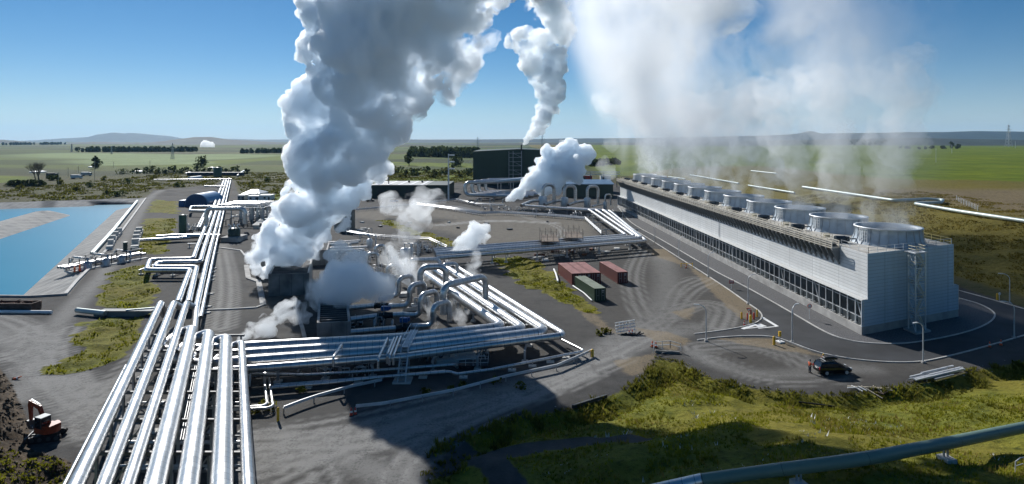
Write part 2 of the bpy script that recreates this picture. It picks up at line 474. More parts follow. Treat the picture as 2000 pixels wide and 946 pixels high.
def soft(poly, w=1.2): return sstep(-w, w, sdist(poly, GX, GY))
grass = np.zeros(nx * ny)
_jag = (vnoise(GX, GY, 3.1) - .5) * 3.4 + (vnoise(GX, GY, 1.2) - .5) * 1.6
for d in DITCH: grass = np.maximum(grass, sstep(-.9, .9, sdist(d, GX, GY) + _jag))
sberm = sdist(BERM, GX, GY)
grass = np.maximum(grass, sstep(-.8, 2.2, sberm))
PATH_B = [PG([(815, 925), (900, 884), (1000, 880), (1080, 872), (1150, 880), (1250, 900)]), PG([(900, 870), (960, 905), (1000, 960)])]
for p in PATH_B: grass *= sstep(.8, 2.2, ldist(p, GX, GY))
grass = np.maximum(grass, soft(GRASS_L, .8))
hill = sstep(SLOPE_X0 - 1, SLOPE_X0 + 3, GX) * sstep(30, 60, GY)
SITE = PG([(-600, 1300), (-900, 600), (0, 585), (130, 577), (285, 385), (300, 372), (420, 362), (436, 352), (455, 352), (470, 385), (540, 400), (560, 378), (720, 385), (730, 358), (900, 358), (930, 362), (1190, 352)]) \
     + [V(72, 330, 0), V(98, 300, 0), V(98, -60, 0), V(-100, -60, 0)]
wild = 1 - soft(SITE, 3)
wild = np.maximum(wild, 0)
lush = np.zeros(nx * ny)
for p in ([(-400, 345), (0, 343), (60, 346), (52, 354), (0, 357), (-400, 362)], [(700, 352), (920, 340), (922, 351), (700, 360)], [(690, 327), (905, 333), (920, 337), (690, 345)],
          [(690, 314), (922, 318), (922, 327), (690, 318)], [(300, 326), (560, 302), (560, 309), (360, 334)], [(480, 386), (560, 378), (560, 392), (530, 402)]):
    lush = np.maximum(lush, soft(PG(p), 4))
far_right = PG([(1180, 345), (1480, 338), (1750, 372), (2600, 385), (2600, 286), (1100, 284)])
lush = np.maximum(lush, soft(far_right, 8))
pale = np.zeros(nx * ny)
for p in ([(20, 301), (120, 297), (330, 300), (560, 303), (380, 312), (420, 322), (200, 325), (120, 318), (200, 309), (60, 307)], ):
    pale = np.maximum(pale, soft(PG(p), 10))
DARKF = soft(PG([(-300, 322), (60, 330), (200, 336), (430, 332), (420, 340), (180, 345), (0, 342), (-300, 338)]), 5)
TRACKS = [([(40, 780), (95, 650), (165, 575), (205, 535), (237, 478), (262, 432), (290, 388), (312, 372), (350, 367), (420, 361)], 3.2),
          ([(-60, 640), (20, 660), (62, 695), (95, 735), (150, 780), (200, 830)], 4.0), ([(-60, 612), (20, 625), (70, 655), (40, 690), (0, 700)], 2.0),
          ([(215, 760), (160, 790), (165, 850)], 1.6), ([(240, 742), (200, 752), (165, 785)], 1.4), ([(60, 715), (120, 770), (220, 830)], 2.2),
          ([(500, 905), (640, 862), (760, 830), (900, 790), (1060, 745), (1180, 695), (1275, 655), (1350, 640)], 5.0), ([(500, 862), (700, 868), (800, 840)], 2.5),
          ([(540, 846), (700, 905), (800, 946)], 3.2), ([(790, 960), (800, 880), (850, 835), (960, 795)], 3.0),
          ([(1130, 715), (1200, 672), (1275, 630), (1310, 560), (1290, 505)], 5.0), ([(1240, 650), (1360, 590), (1420, 600), (1400, 640)], 2.2), ([(1300, 620), (1320, 560), (1360, 545)], 1.6),
          ([(1010, 420), (1090, 440), (1105, 460), (1060, 475)], 1.2), ([(860, 440), (960, 430), (1080, 436)], 2.5),
          ([(1360, 690), (1420, 720), (1520, 735), (1620, 720), (1700, 722)], 3.0), ([(1370, 680), (1460, 672), (1530, 690), (1580, 715)], 2.0), ([(0, 668), (60, 650), (110, 660), (80, 700), (120, 760)], 1.6), ([(140, 640), (100, 690), (150, 760), (205, 800), (260, 850)], 1.6), ([(330, 650), (240, 740), (190, 800)], 1.8), ([(430, 480), (445, 560), (430, 640)], 2.0), ([(560, 900), (760, 850), (1000, 780), (1210, 700)], 1.8), ([(1255, 490), (1230, 540), (1250, 610), (1290, 650)], 1.8), ([(1400, 545), (1340, 570), (1300, 640), (1200, 690)], 1.6), ([(1390, 700), (1500, 745), (1640, 735)], 1.4), ([(500, 925), (640, 880), (780, 838), (930, 800), (1100, 750)], 1.5), ([(520, 880), (660, 850), (800, 815)], 1.3), ([(560, 946), (680, 885), (860, 820), (1000, 775)], 1.4), ([(760, 946), (790, 900), (850, 850), (960, 800), (1150, 730)], 1.5), ([(640, 946), (620, 910), (560, 870)], 1.3), ([(500, 850), (600, 838), (720, 815), (900, 770)], 1.4), ([(20, 690), (90, 720), (160, 770), (230, 820)], 1.3), ([(60, 640), (140, 730), (200, 780)], 1.4)]
track = np.zeros(nx * ny)
def smoothline_(l):
    for _ in range(2):
        o = [l[0]]
        for a, b in zip(l[:-1], l[1:]): o += [a * .75 + b * .25, a * .25 + b * .75]
        l = o + [l[-1]]
    return l
for (p, w) in TRACKS:
    _l = smoothline_(PG(p)); _d = ldist(_l, GX, GY); _d = np.minimum(np.abs(_d - .95), np.abs(_d - 2.4) + .35) if w < 2.6 else _d
    track = np.maximum(track, (1 if w < 2.6 else .72) * (1 - sstep(w * .1, w * (1.0 if w >= 2.6 else .5), _d)))
dirt = np.zeros(nx * ny)
for p in ([(1255, 486), (1300, 487), (1340, 520), (1290, 505)], [(1345, 520), (1440, 570), (1470, 600), (1455, 625), (1420, 600), (1380, 560)], [(1310, 610), (1360, 600), (1345, 625)],
          [(1395, 660), (1510, 662), (1620, 700), (1560, 690), (1450, 672)], [(1125, 590), (1160, 612), (1210, 652), (1180, 648), (1140, 618)], [(1240, 640), (1310, 650), (1350, 665), (1310, 690), (1280, 670)], [(1200, 705), (1280, 690), (1270, 720), (1230, 738)]):
    dirt = np.maximum(dirt, soft(PG(p), 2.5))
soil = soft(DIRT_L, .7)
YARD = soft(PG([(690, 412), (900, 405), (1150, 425), (1165, 462), (950, 478), (880, 455), (800, 440), (690, 425)]), 4)
PAD = np.maximum(soft(PG([(1240, 492), (1330, 515), (1480, 612), (1380, 650), (1240, 650), (1150, 590), (1180, 520)]), 7), soft(PG([(1340, 672), (1500, 664), (1640, 706), (1850, 708), (1760, 742), (1600, 760), (1420, 728)]), 3))
spond = sdist(POND, GX, GY)
liner = np.maximum(sstep(-.3, .3, spond), sstep(-1, 1, sdist(BASIN2, GX, GY)) * .999)
darkliner = sstep(-1, 1, sdist(BASIN2, GX, GY))
darkliner = np.maximum(darkliner, sstep(-1, 1, sdist(PG([(82, 393), (112, 392), (85, 417), (78, 417)]), GX, GY)) * .7)
wild = np.where(spond > -1, 0, wild)
for k, v in dict(grass=grass, wild=wild, lush=lush, pale=pale, darkfield=DARKF, track=track, dirt=dirt, soil=soil, yard=YARD, pad=PAD, liner=liner, darkliner=darkliner, hill=hill).items(): attr(k, v)

def ground_mat():
    m = bpy.data.materials.new('ground'); nt, ns, lk = nodes(m)
    out = N(nt, 'ShaderNodeOutputMaterial'); b = N(nt, 'ShaderNodeBsdfPrincipled')
    b.inputs['Specular IOR Level'].default_value = .15
    geo = N(nt, 'ShaderNodeNewGeometry')
    def noise(scale, detail=6, rough=.6, vec=None, stretch=None):
        n = N(nt, 'ShaderNodeTexNoise'); n.inputs['Scale'].default_value = scale; n.inputs['Detail'].default_value = detail; n.inputs['Roughness'].default_value = rough
        if stretch:
            mp = N(nt, 'ShaderNodeMapping'); mp.inputs['Scale'].default_value = stretch; lk.new(geo.outputs['Position'], mp.inputs[0]); lk.new(mp.outputs[0], n.inputs['Vector'])
        else: lk.new(geo.outputs['Position'], n.inputs['Vector'])
        return n.outputs['Fac']
    def mr(x, a, b_, c=0., d=1.):
        n = N(nt, 'ShaderNodeMapRange'); lk.new(x, n.inputs[0])
        for i, v in enumerate((a, b_, c, d)): n.inputs[i + 1].default_value = v
        return n.outputs[0]
    def mix(f, a, b_):
        n = N(nt, 'ShaderNodeMix', data_type='RGBA')
        lk.new(f, n.inputs[0])
        for i, v in ((6, a), (7, b_)):
            if isinstance(v, tuple): n.inputs[i].default_value = (*v, 1)
            else: lk.new(v, n.inputs[i])
        return n.outputs[2]
    def op(o, a, b_):
        n = N(nt, 'ShaderNodeMath', operation=o)
        for i, v in ((0, a), (1, b_)):
            if isinstance(v, (int, float)): n.inputs[i].default_value = v
            else: lk.new(v, n.inputs[i])
        return n.outputs[0]
    def at(name):
        n = N(nt, 'ShaderNodeAttribute'); n.attribute_name = name; return n.outputs['Fac']
    def ragged(name, nz, amt=.6):
        # zone weight with its border broken up by noise
        s = op('ADD', at(name), op('MULTIPLY', op('SUBTRACT', nz, .5), amt))
        return mr(s, .38, .62)
    nf = noise(3.0, 8, .7); nm = noise(.45, 6); nl = noise(.05, 5); ng = noise(14., 4, .75); n2 = noise(1.1, 6, .7)
    speck = noise(7.0, 3, .8)
    gravel = mix(mr(nm, .3, .7), (.040, .039, .038), (.078, .076, .073))
    gravel = mix(mr(nl, .42, .62, 0, .6), gravel, (.092, .088, .080))
    gravel = mix(mr(speck, .58, .75, 0, .45), gravel, (.15, .145, .14))
    gravel = mix(op('MULTIPLY', at('pad'), mr(nm, .2, .8, .3, .9)), gravel, mix(mr(n2, .35, .65), (.058, .053, .046), (.088, .082, .073)))
    gravel = mix(op('MULTIPLY', at('yard'), mr(nm, .2, .8, .35, 1)), gravel, (.175, .158, .128))
    streak = noise(.5, 5, .65, stretch=(1.0, .12, 1)); streak2 = noise(.8, 6, .7, stretch=(.25, 1.0, 1))
    tr = op('MULTIPLY', op('MULTIPLY', at('track'), mr(at('pad'), 0, 1, 1, .55)), mr(op('MULTIPLY', op('ADD', streak, streak2), nf), .22, .50))
    gravel = mix(mr(tr, 0, 1, 0, .85), gravel, (.29, .285, .27))
    gravel = mix(op('MULTIPLY', ragged('dirt', nm, .9), mr(nf, .35, .65, .2, .85)), gravel, (.26, .20, .12))
    gravel = mix(mr(op('MULTIPLY', nm, streak), .3, .42, 0, .5), gravel, (.045, .042, .040))
    # scrub and farmland outside the works
    vo = N(nt, 'ShaderNodeTexVoronoi'); vo.inputs['Scale'].default_value = .0042; vo.inputs['Randomness'].default_value = .9
    mp = N(nt, 'ShaderNodeMapping'); mp.inputs['Scale'].default_value = (.75, 1.2, 1); mp.inputs['Rotation'].default_value = (0, 0, .3); lk.new(geo.outputs['Position'], mp.inputs[0])
    lk.new(mp.outputs[0], vo.inputs['Vector'])
    wn = N(nt, 'ShaderNodeTexWhiteNoise', noise_dimensions='3D'); lk.new(vo.outputs['Color'], wn.inputs['Vector'])
    ramp = N(nt, 'ShaderNodeValToRGB'); lk.new(wn.outputs['Value'], ramp.inputs[0]); cr = ramp.color_ramp; cr.interpolation = 'CONSTANT'
    cr.elements[0].color = (.050, .080, .012, 1); cr.elements[1].position = .25; cr.elements[1].color = (.095, .135, .016, 1)
    for p_, c_ in ((.42, (.070, .072, .024)), (.58, (.065, .105, .012)), (.75, (.11, .125, .030)), (.88, (.035, .055, .014))):
        e = cr.elements.new(p_); e.color = (*c_, 1)
    sep = N(nt, 'ShaderNodeSeparateXYZ'); lk.new(geo.outputs['Position'], sep.inputs[0])
    fary = mr(sep.outputs['Y'], 520, 760)
    scrub = mix(mr(nm, .35, .65), (.040, .043, .017), (.115, .098, .050))
    scrub = mix(mr(nl, .4, .6), scrub, mix(mr(nf, .35, .65), (.055, .065, .018), (.10, .10, .030)))
    scrub = mix(mr(n2, .56, .7, 0, .75), scrub, (.025, .032, .012))
    farm = mix(mr(nl, .35, .65, 0, .35), ramp.outputs[0], (.05, .055, .02))
    scrub = mix(fary, scrub, farm)
    scrub = mix(op('MULTIPLY', at('hill'), mr(sep.outputs['X'], 250, 450, 1, 0)), scrub, mix(mr(n2, .35, .68), (.095, .085, .012), (.235, .185, .040)))
    band = mr(sep.outputs['X'], 160, 185)
    brown = mix(mr(n2, .35, .65), (.11, .085, .05), (.26, .20, .13))
    scrub = mix(op('MULTIPLY', at('hill'), op('MULTIPLY', band, mr(sep.outputs['Y'], 330, 300, 0, .8))), scrub, brown)
    big = noise(.012, 5, .6)
    green = mix(mr(big, .35, .65), (.080, .125, .006), (.150, .190, .008))
    green = mix(mr(nl, .45, .7, 0, .5), green, (.05, .072, .006))
    scrub = mix(at('lush'), scrub, green)
    scrub = mix(op('MULTIPLY', at('pale'), mr(big, .2, .7, .5, 1)), scrub, (.22, .29, .12))
    scrub = mix(op('MULTIPLY', at('darkfield'), mr(nl, .3, .7, .5, 1)), scrub, (.035, .048, .018))
    base = mix(ragged('wild', nm, .9), gravel, scrub)
    # green grass banks
    gr = mix(mr(nm, .32, .66), (.082, .098, .009), (.20, .195, .026))
    gr = mix(mr(nl, .42, .62, 0, .55), gr, (.20, .155, .025))
    gr = mix(mr(n2, .52, .68, 0, .8), gr, (.035, .042, .004))
    gr = mix(mr(ng, .55, .8, 0, .4), gr, (.19, .19, .035))
    base = mix(ragged('grass', n2, .8), base, gr)
    base = mix(ragged('soil', n2, .5), base, mix(mr(n2, .35, .65), (.028, .020, .013), (.125, .092, .060)))
    lines = N(nt, 'ShaderNodeTexWave'); lines.inputs['Scale'].default_value = .10; lines.inputs['Distortion'].default_value = 1.2; lk.new(geo.outputs['Position'], lines.inputs['Vector'])
    ln = mix(mr(noise(.25, 7, .7), .3, .7), (.20, .205, .20), (.42, .41, .385))
    ln = mix(mr(lines.outputs['Fac'], .9, 1, 0, .35), ln, (.62, .62, .60))
    ln = mix(at('darkliner'), ln, (.012, .022, .035))
    base = mix(at('liner'), base, ln)
    lk.new(base, b.inputs['Base Color']); b.inputs['Roughness'].default_value = .92
    bp = N(nt, 'ShaderNodeBump'); bp.inputs['Strength'].default_value = .8; bp.inputs['Distance'].default_value = .22
    hgt = op('ADD', op('MULTIPLY', nf, .6), op('MULTIPLY', op('MULTIPLY', n2, at('grass')), 2.5))
    hgt = op('ADD', hgt, op('MULTIPLY', op('MULTIPLY', n2, at('wild')), 4))
    lk.new(hgt, bp.inputs['Height']); lk.new(bp.outputs[0], b.inputs['Normal'])
    lk.new(b.outputs[0], out.inputs[0])
    return m
gm.materials.append(ground_mat())
ground = bpy.data.objects.new('ground', gm); COL.objects.link(ground); tag(ground, kind='structure')

# water of the holding pond
wm = bpy.data.materials.new('pond_water'); nt, ns, lk = nodes(wm)
out = N(nt, 'ShaderNodeOutputMaterial'); b = N(nt, 'ShaderNodeBsdfPrincipled'); b.inputs['Roughness'].default_value = .25; b.inputs['Specular IOR Level'].default_value = .08
tc = N(nt, 'ShaderNodeTexCoord'); no = N(nt, 'ShaderNodeTexNoise'); no.inputs['Scale'].default_value = .012; lk.new(tc.outputs['Object'], no.inputs['Vector'])
mx = N(nt, 'ShaderNodeMix', data_type='RGBA'); mx.inputs[6].default_value = (.004, .185, .305, 1); mx.inputs[7].default_value = (.014, .235, .35, 1)
lk.new(no.outputs['Fac'], mx.inputs[0]); lk.new(mx.outputs[2], b.inputs['Base Color'])
n2 = N(nt, 'ShaderNodeTexNoise'); n2.inputs['Scale'].default_value = 1.2; lk.new(tc.outputs['Object'], n2.inputs['Vector'])
bp = N(nt, 'ShaderNodeBump'); bp.inputs['Strength'].default_value = .25; lk.new(n2.outputs['Fac'], bp.inputs['Height']); lk.new(bp.outputs[0], b.inputs['Normal'])
lk.new(b.outputs[0], out.inputs[0])
mb = MB(); mb.add([(p.x, p.y, WATER_Z) for p in POND], [tuple(range(len(POND)))])
structure('pond_water', mb, wm)

# ------------------------------------------------------------------ hills on the horizon
def ridge(profile, dist, depth, col, name='hills', seed=0, rough=1.0):
    """a range of hills `dist` metres off: crest heights along the profile [(px, crest py)], with ribs and gullies"""
    rng = np.random.default_rng(seed)
    px = np.array([p[0] for p in profile], float); py = np.array([p[1] for p in profile], float)
    n = 240; m = 14
    P = np.linspace(px[0], px[-1], n)
    crest = H + (HOR - np.interp(P, px, py)) / F * dist
    ph = rng.random(12) * 6.3
    wob = sum(np.sin(P / 1000 * F / 90 * (2.1 ** k) + ph[k]) * .5 ** k for k in range(5))
    crest = np.maximum(crest + wob * rough * dist * .0004, 2)
    verts = []
    for j in range(m):
        t = j / (m - 1)
        prof = math.sin(math.pi * min(t * 1.0, 1)) if False else (sstep(0, .5, t) if t < .5 else 1 - sstep(.5, 1, t))
        for i in range(n):
            gul = 1 + .06 * math.sin(P[i] / 9.0 + ph[2]) * math.sin(t * math.pi * 2)
            yy = dist + (t - .5) * depth * gul
            xx = (P[i] - 1000) / F * dist * (1 + (t - .5) * .15)
            verts.append((xx, yy, -8 + (crest[i] + 8) * float(prof) * (1 + (.05 * math.sin(P[i] / 5.3 + 4 * t + ph[3]) + .04 * math.sin(P[i] / 11. - 3 * t + ph[4])) * (1 - abs(2 * t - 1)) * (t < .46))))
    faces = [(j * n + i, j * n + i + 1, (j + 1) * n + i + 1, (j + 1) * n + i) for j in range(m - 1) for i in range(n - 1)]
    mb = MB(); mb.add(verts, faces, None, True)
    return structure(name, mb, col)
HILL_A = M('hill_forest', (.018, .028, .018), .9, 0, .4, .004, 0)
HILL_B = M('hill_pasture', (.070, .080, .035), .9, 0, .35, .002, 0)
ridge([(-120, 272), (0, 275), (40, 277), (75, 274), (130, 270), (180, 267), (200, 262), (225, 259), (240, 261), (260, 260), (300, 264), (330, 267), (360, 272), (420, 271), (520, 273), (560, 272), (640, 277)], 17000, 5000, HILL_A, seed=1)
ridge([(-80, 268), (0, 274), (15, 282), (110, 280), (200, 277), (280, 279), (340, 275), (365, 271), (385, 268), (410, 268), (440, 273), (500, 276), (560, 280), (660, 283), (760, 284)], 6500, 2600, HILL_A, seed=2, rough=.7)
ridge([(690, 275), (780, 272), (900, 273), (1040, 272), (1180, 270), (1350, 268), (1500, 265), (1560, 262), (1582, 256), (1600, 261), (1700, 259), (1790, 258), (1850, 258), (1900, 256), (2000, 258), (2200, 256)], 12000, 4000, HILL_A, seed=3, rough=.8)
ridge([(640, 286), (720, 281), (800, 284), (900, 281), (1000, 280), (1180, 279), (1400, 277), (1600, 273), (1780, 269), (1910, 272), (2010, 274), (2200, 272)], 5200, 1800, HILL_A, seed=4, rough=.5)

# ------------------------------------------------------------------ camera, light, sky
cam = bpy.data.cameras.new('camera'); co = bpy.data.objects.new('camera', cam); COL.objects.link(co)
co.location = (0, 0, H); co.rotation_euler = (R(90), 0, 0)
cam.sensor_width = 36; cam.lens = 36 * F / 2000
cam.shift_y = -(473 - HOR) / 2000
cam.clip_end = 80000; cam.clip_start = .5
SC.camera = co
SUN_AZ, SUN_EL = R(-28), R(33)      # azimuth from straight ahead (+ to the right), elevation
sd = V(math.sin(SUN_AZ) * math.cos(SUN_EL), math.cos(SUN_AZ) * math.cos(SUN_EL), math.sin(SUN_EL))
sl = bpy.data.lights.new('sun', 'SUN'); sl.energy = 5.0; sl.angle = R(.53); sl.color = (1, .975, .935)
so = bpy.data.objects.new('sun', sl); COL.objects.link(so); so.rotation_euler = (-sd).to_track_quat('-Z', 'Y').to_euler()
w = bpy.data.worlds.new('World'); SC.world = w; w.use_nodes = True
nt = w.node_tree; bg = nt.nodes['Background']; sky = nt.nodes.new('ShaderNodeTexSky'); sky.sky_type = 'NISHITA'; sky.sun_disc = False
sky.sun_elevation = SUN_EL; sky.sun_rotation = SUN_AZ; sky.altitude = 300; sky.air_density = .7; sky.dust_density = .12; sky.ozone_density = 4.0
tint = nt.nodes.new('ShaderNodeMix'); tint.data_type = 'RGBA'; tint.blend_type = 'MULTIPLY'; tint.inputs[0].default_value = 1; tint.inputs[7].default_value = (.90, 1.03, 1.03, 1)
hs = nt.nodes.new('ShaderNodeHueSaturation'); hs.inputs['Saturation'].default_value = 1.22
nt.links.new(sky.outputs[0], tint.inputs[6]); nt.links.new(tint.outputs[2], hs.inputs['Color']); # pale air low over the horizon
tc = nt.nodes.new('ShaderNodeTexCoord'); sx = nt.nodes.new('ShaderNodeSeparateXYZ'); nt.links.new(tc.outputs['Generated'], sx.inputs[0])
ml = nt.nodes.new('ShaderNodeMath'); ml.operation = 'MULTIPLY'; nt.links.new(sx.outputs['Z'], ml.inputs[0]); ml.inputs[1].default_value = -19
ex = nt.nodes.new('ShaderNodeMath'); ex.operation = 'EXPONENT'; nt.links.new(ml.outputs[0], ex.inputs[0])
m5 = nt.nodes.new('ShaderNodeMath'); m5.operation = 'MULTIPLY'; nt.links.new(ex.outputs[0], m5.inputs[0]); m5.inputs[1].default_value = .8; m5.use_clamp = True
pa = nt.nodes.new('ShaderNodeMix'); pa.data_type = 'RGBA'; nt.links.new(m5.outputs[0], pa.inputs[0]); nt.links.new(hs.outputs[0], pa.inputs[6]); pa.inputs[7].default_value = (9.8, 10.5, 10.6, 1)
nt.links.new(pa.outputs[2], bg.inputs[0]); bg.inputs[1].default_value = .064
SC.view_settings.view_transform = 'Standard'; SC.view_settings.look = 'None'; SC.view_settings.exposure = .16; SC.view_settings.gamma = 1
SC.render.engine = 'CYCLES'
cy = SC.cycles
cy.use_denoising = True
cy.max_bounces = 36; cy.diffuse_bounces = 3; cy.glossy_bounces = 3; cy.volume_bounces = 32; cy.transparent_max_bounces = 12; cy.transmission_bounces = 2
cy.use_adaptive_sampling = True; cy.adaptive_threshold = .02
cy.volume_max_steps = 256
# ------------------------------------------------------------------ roads, kerbs and markings
ASPH = M('asphalt', (.032, .034, .037), .8, 0, .22, .25, .25, 9)
APRON = M('apron_gravel', (.105, .105, .108), .9, 0, .35, 5, .4, 9)
KERB_IN = PG([(1206, 404), (1213, 412), (1221, 424), (1232, 435), (1256, 450), (1282, 463), (1342, 498), (1397, 531), (1455, 560), (1500, 585), (1554, 616), (1608, 648), (1644, 663), (1687, 671), (1744, 673), (1788, 670), (1859, 657), (1906, 644), (1935, 630), (1945, 617), (1938, 607), (1913, 594), (1880, 585), (1850, 577)])
ROAD_L = PG([(1196, 410), (1208, 424), (1220, 435), (1243, 452), (1279, 474), (1326, 504), (1382, 539), (1423, 566), (1462, 594), (1482, 607), (1490, 618), (1484, 628), (1462, 637), (1414, 646), (1356, 653)])
ROAD_B = PG([(1362, 665), (1420, 658), (1500, 656), (1536, 666), (1591, 688), (1646, 700), (1719, 708), (1793, 709), (1844, 699), (1921, 679), (2000, 656), (2120, 620)])
ROAD_F = PG([(2120, 640), (2000, 604), (1913, 579), (1880, 570), (1850, 562)])
def sheet(poly, z):
    bm = bmesh.new()
    vs = [bm.verts.new((p[0], p[1], z)) for p in poly]
    f = bm.faces.new(vs); bmesh.ops.triangulate(bm, faces=[f])
    bm.normal_update()
    mb = MB(); bm.verts.index_update()
    mb.add([v.co[:] for v in bm.verts], [tuple(v.index for v in f.verts) for f in bm.faces]); bm.free()
    return mb
far_side = [G(1880, 585), G(1880, 570)]
structure('access_road', sheet(ROAD_L + ROAD_B[:-1] + [G(2000, 604), G(1913, 579), G(1880, 570), G(1850, 562)] + KERB_IN[::-1], .03), ASPH)
structure('tower_apron', sheet(KERB_IN + [W0 for W0 in (G(1845, 600), G(1690, 640))], .034), APRON)
def kerb(line, w=.22, h=.14, name='kerb', mat=None, z=0.0):
    mb = MB()
    for a, b in zip(line[:-1], line[1:]):
        a = Vector(a); b = Vector(b); d = (b - a).normalized() * .02
        mb.bar(a - d + V(0, 0, z + h / 2), b + d + V(0, 0, z + h / 2), w, h)
    return structure(name, mb, mat or CONC_L)
def smoothline(line, it=2):
    for _ in range(it):
        o = [line[0]]
        for a, b in zip(line[:-1], line[1:]): o += [a * .75 + b * .25, a * .25 + b * .75]
        line = o + [line[-1]]
    return line
kerb(smoothline(KERB_IN), .24)
kerb(smoothline(ROAD_L), .2); kerb(smoothline(ROAD_B), .2); kerb(ROAD_F[1:5], .25)
mk = MB()
for a, b, wd in (((1488, 620), (1518, 638), .32), ((1518, 638), (1481, 642), .16), ((1450, 643), (1478, 634), .35), ((1478, 634), (1490, 639), .9), ((1490, 639), (1450, 643), .16)):
    p, q = G(*a), G(*b); d = (q - p).normalized(); r = V(d.y, -d.x, 0) * wd
    mk.add([tuple(p + r + V(0, 0, .036)), tuple(q + r + V(0, 0, .036)), tuple(q - r + V(0, 0, .036)), tuple(p - r + V(0, 0, .036))], [(0, 1, 2, 3)])
    for k in range(4): mk.v[-1 - k] = (mk.v[-1 - k][0], mk.v[-1 - k][1], .036 + .0012 * len(mk.f))
structure('road_marking', mk, WHITE)

# ------------------------------------------------------------------ cooling tower
TO = G(1683, 655.5); TU = (G(1206, 406) - TO); TLEN = TU.length; TU.normalize()
TV = (G(1872, 619) - TO); TWID = TV.length; TV.normalize()
def W(u, v, z): return TO + TU * u + TV * v + V(0, 0, z)
def tb(mb, u0, u1, v0, v1, z0, z1):
    return mb.hexa([W(u0, v0, z0), W(u0, v1, z0), W(u1, v1, z0), W(u1, v0, z0), W(u0, v0, z1), W(u0, v1, z1), W(u1, v1, z1), W(u1, v0, z1)])
ZP, ZL, ZD, INS = 1.35, 5.75, 13.2, 1.5
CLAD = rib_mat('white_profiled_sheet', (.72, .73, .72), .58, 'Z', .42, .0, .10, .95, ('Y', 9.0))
CLAD_E = rib_mat('shaded_profiled_sheet', (.46, .56, .64), .58, 'Z', .45, 0, .08, .8, ('X', 5.2))  # white sheet turned from the sun, bluish shade put into its colour
DECKM = M('tower_deck', (.42, .40, .36), .8, 0, .2, .3, .2)
FILLM = M('dark_tower_fill', (.035, .048, .056), .6, 0, .5, .5, .3)
FANM = M('grp_fan_stack', (.36, .42, .47), .45, 0, .10, .8)
tower = thing('cooling_tower', 'long white mechanical draught cooling tower with a row of round fan stacks on its roof', 'cooling tower', TO)
mb = MB()
seg = int(TLEN / 6)
for k in range(seg):
    a, b = TLEN * k / seg + (.015 if k else 0), TLEN * (k + 1) / seg - .015
    tb(mb, a, b, 0, .35, -.4, ZP)
    tb(mb, a, b, TWID - .35, TWID, -.4, ZP)
tb(mb, -.0, .35, .36, TWID - .36, -.4, ZP); tb(mb, TLEN - .35, TLEN, .36, TWID - .36, -.4, ZP)
mb.build('concrete_plinth', CONC, tower)
mb = MB(); tb(mb, .4, TLEN - .4, .4, TWID - .4, 0, .55); mb.build('basin_water', M('basin_water', (.03, .033, .03), .15, 0, .3), tower)
mb = MB(); tb(mb, .5, TLEN - .5, 2.6, TWID - 2.6, .56, ZL); mb.build('fill_bank', FILLM, tower)
mb = MB(); tb(mb, .0, TLEN, INS, INS + .12, ZL, ZD); tb(mb, 0, TLEN, -.0, INS - .002, ZL - .12, ZL); mb.build('side_cladding', CLAD, tower)
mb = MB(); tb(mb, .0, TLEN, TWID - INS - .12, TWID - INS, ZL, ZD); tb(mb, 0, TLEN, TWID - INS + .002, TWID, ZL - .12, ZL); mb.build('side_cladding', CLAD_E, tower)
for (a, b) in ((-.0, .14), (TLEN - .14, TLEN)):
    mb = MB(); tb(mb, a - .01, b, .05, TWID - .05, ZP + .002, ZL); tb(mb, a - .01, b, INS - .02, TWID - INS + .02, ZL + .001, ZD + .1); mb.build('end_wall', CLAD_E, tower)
mb = MB()
for v in (0.02, INS - .03, TWID - .05): tb(mb, -.05, .1, v - .06, v + .06, ZP if v != INS - .03 else ZL, ZL if v != INS - .03 else ZD + .12)
tb(mb, -.05, .1, TWID - INS - .06, TWID - INS + .06, ZL, ZD + .12); mb.build('corner_trim', STEEL_L, tower)
mb = MB(); tb(mb, .15, TLEN - .15, INS + .13, TWID - INS - .13, ZD - .25, ZD); mb.build('roof_deck', DECKM, tower)
# columns of the air inlet with braces
mb = MB(); ncol = 84
p = W(0, .45, 0)
mb.bar(W(0, .45, ZP), W(0, .45, ZL - .12), .12, .12); col0 = mb.build('column', STEEL_L, tower, W(0, .45, 0))
for k in range(1, ncol + 1):
    c = col0.copy(); COL.objects.link(c); c.parent = tower; c.location = W(TLEN * (k - .0) / (ncol + 1), .45, 0) - TO
mb = MB()
for z in (2.6, 4.9): tb(mb, .2, TLEN - .2, .62, .72, z, z + .12)
for k in range(0, ncol, 6): mb.bar(W(TLEN * k / (ncol + 1) + .2, .75, ZP), W(TLEN * (k + 1) / (ncol + 1), .75, ZL - .2), .12)
mb.build('inlet_brace', STEEL_L, tower)
mb = MB()
rng = random.Random(3)
for k in range(170):
    u = TLEN * (k + rng.random()) / 170
    tb(mb, u, u + .35, 1.0, 1.9, .55, .8 + rng.random() * .35)
mb.build('splash_tray', STEEL_L, tower)
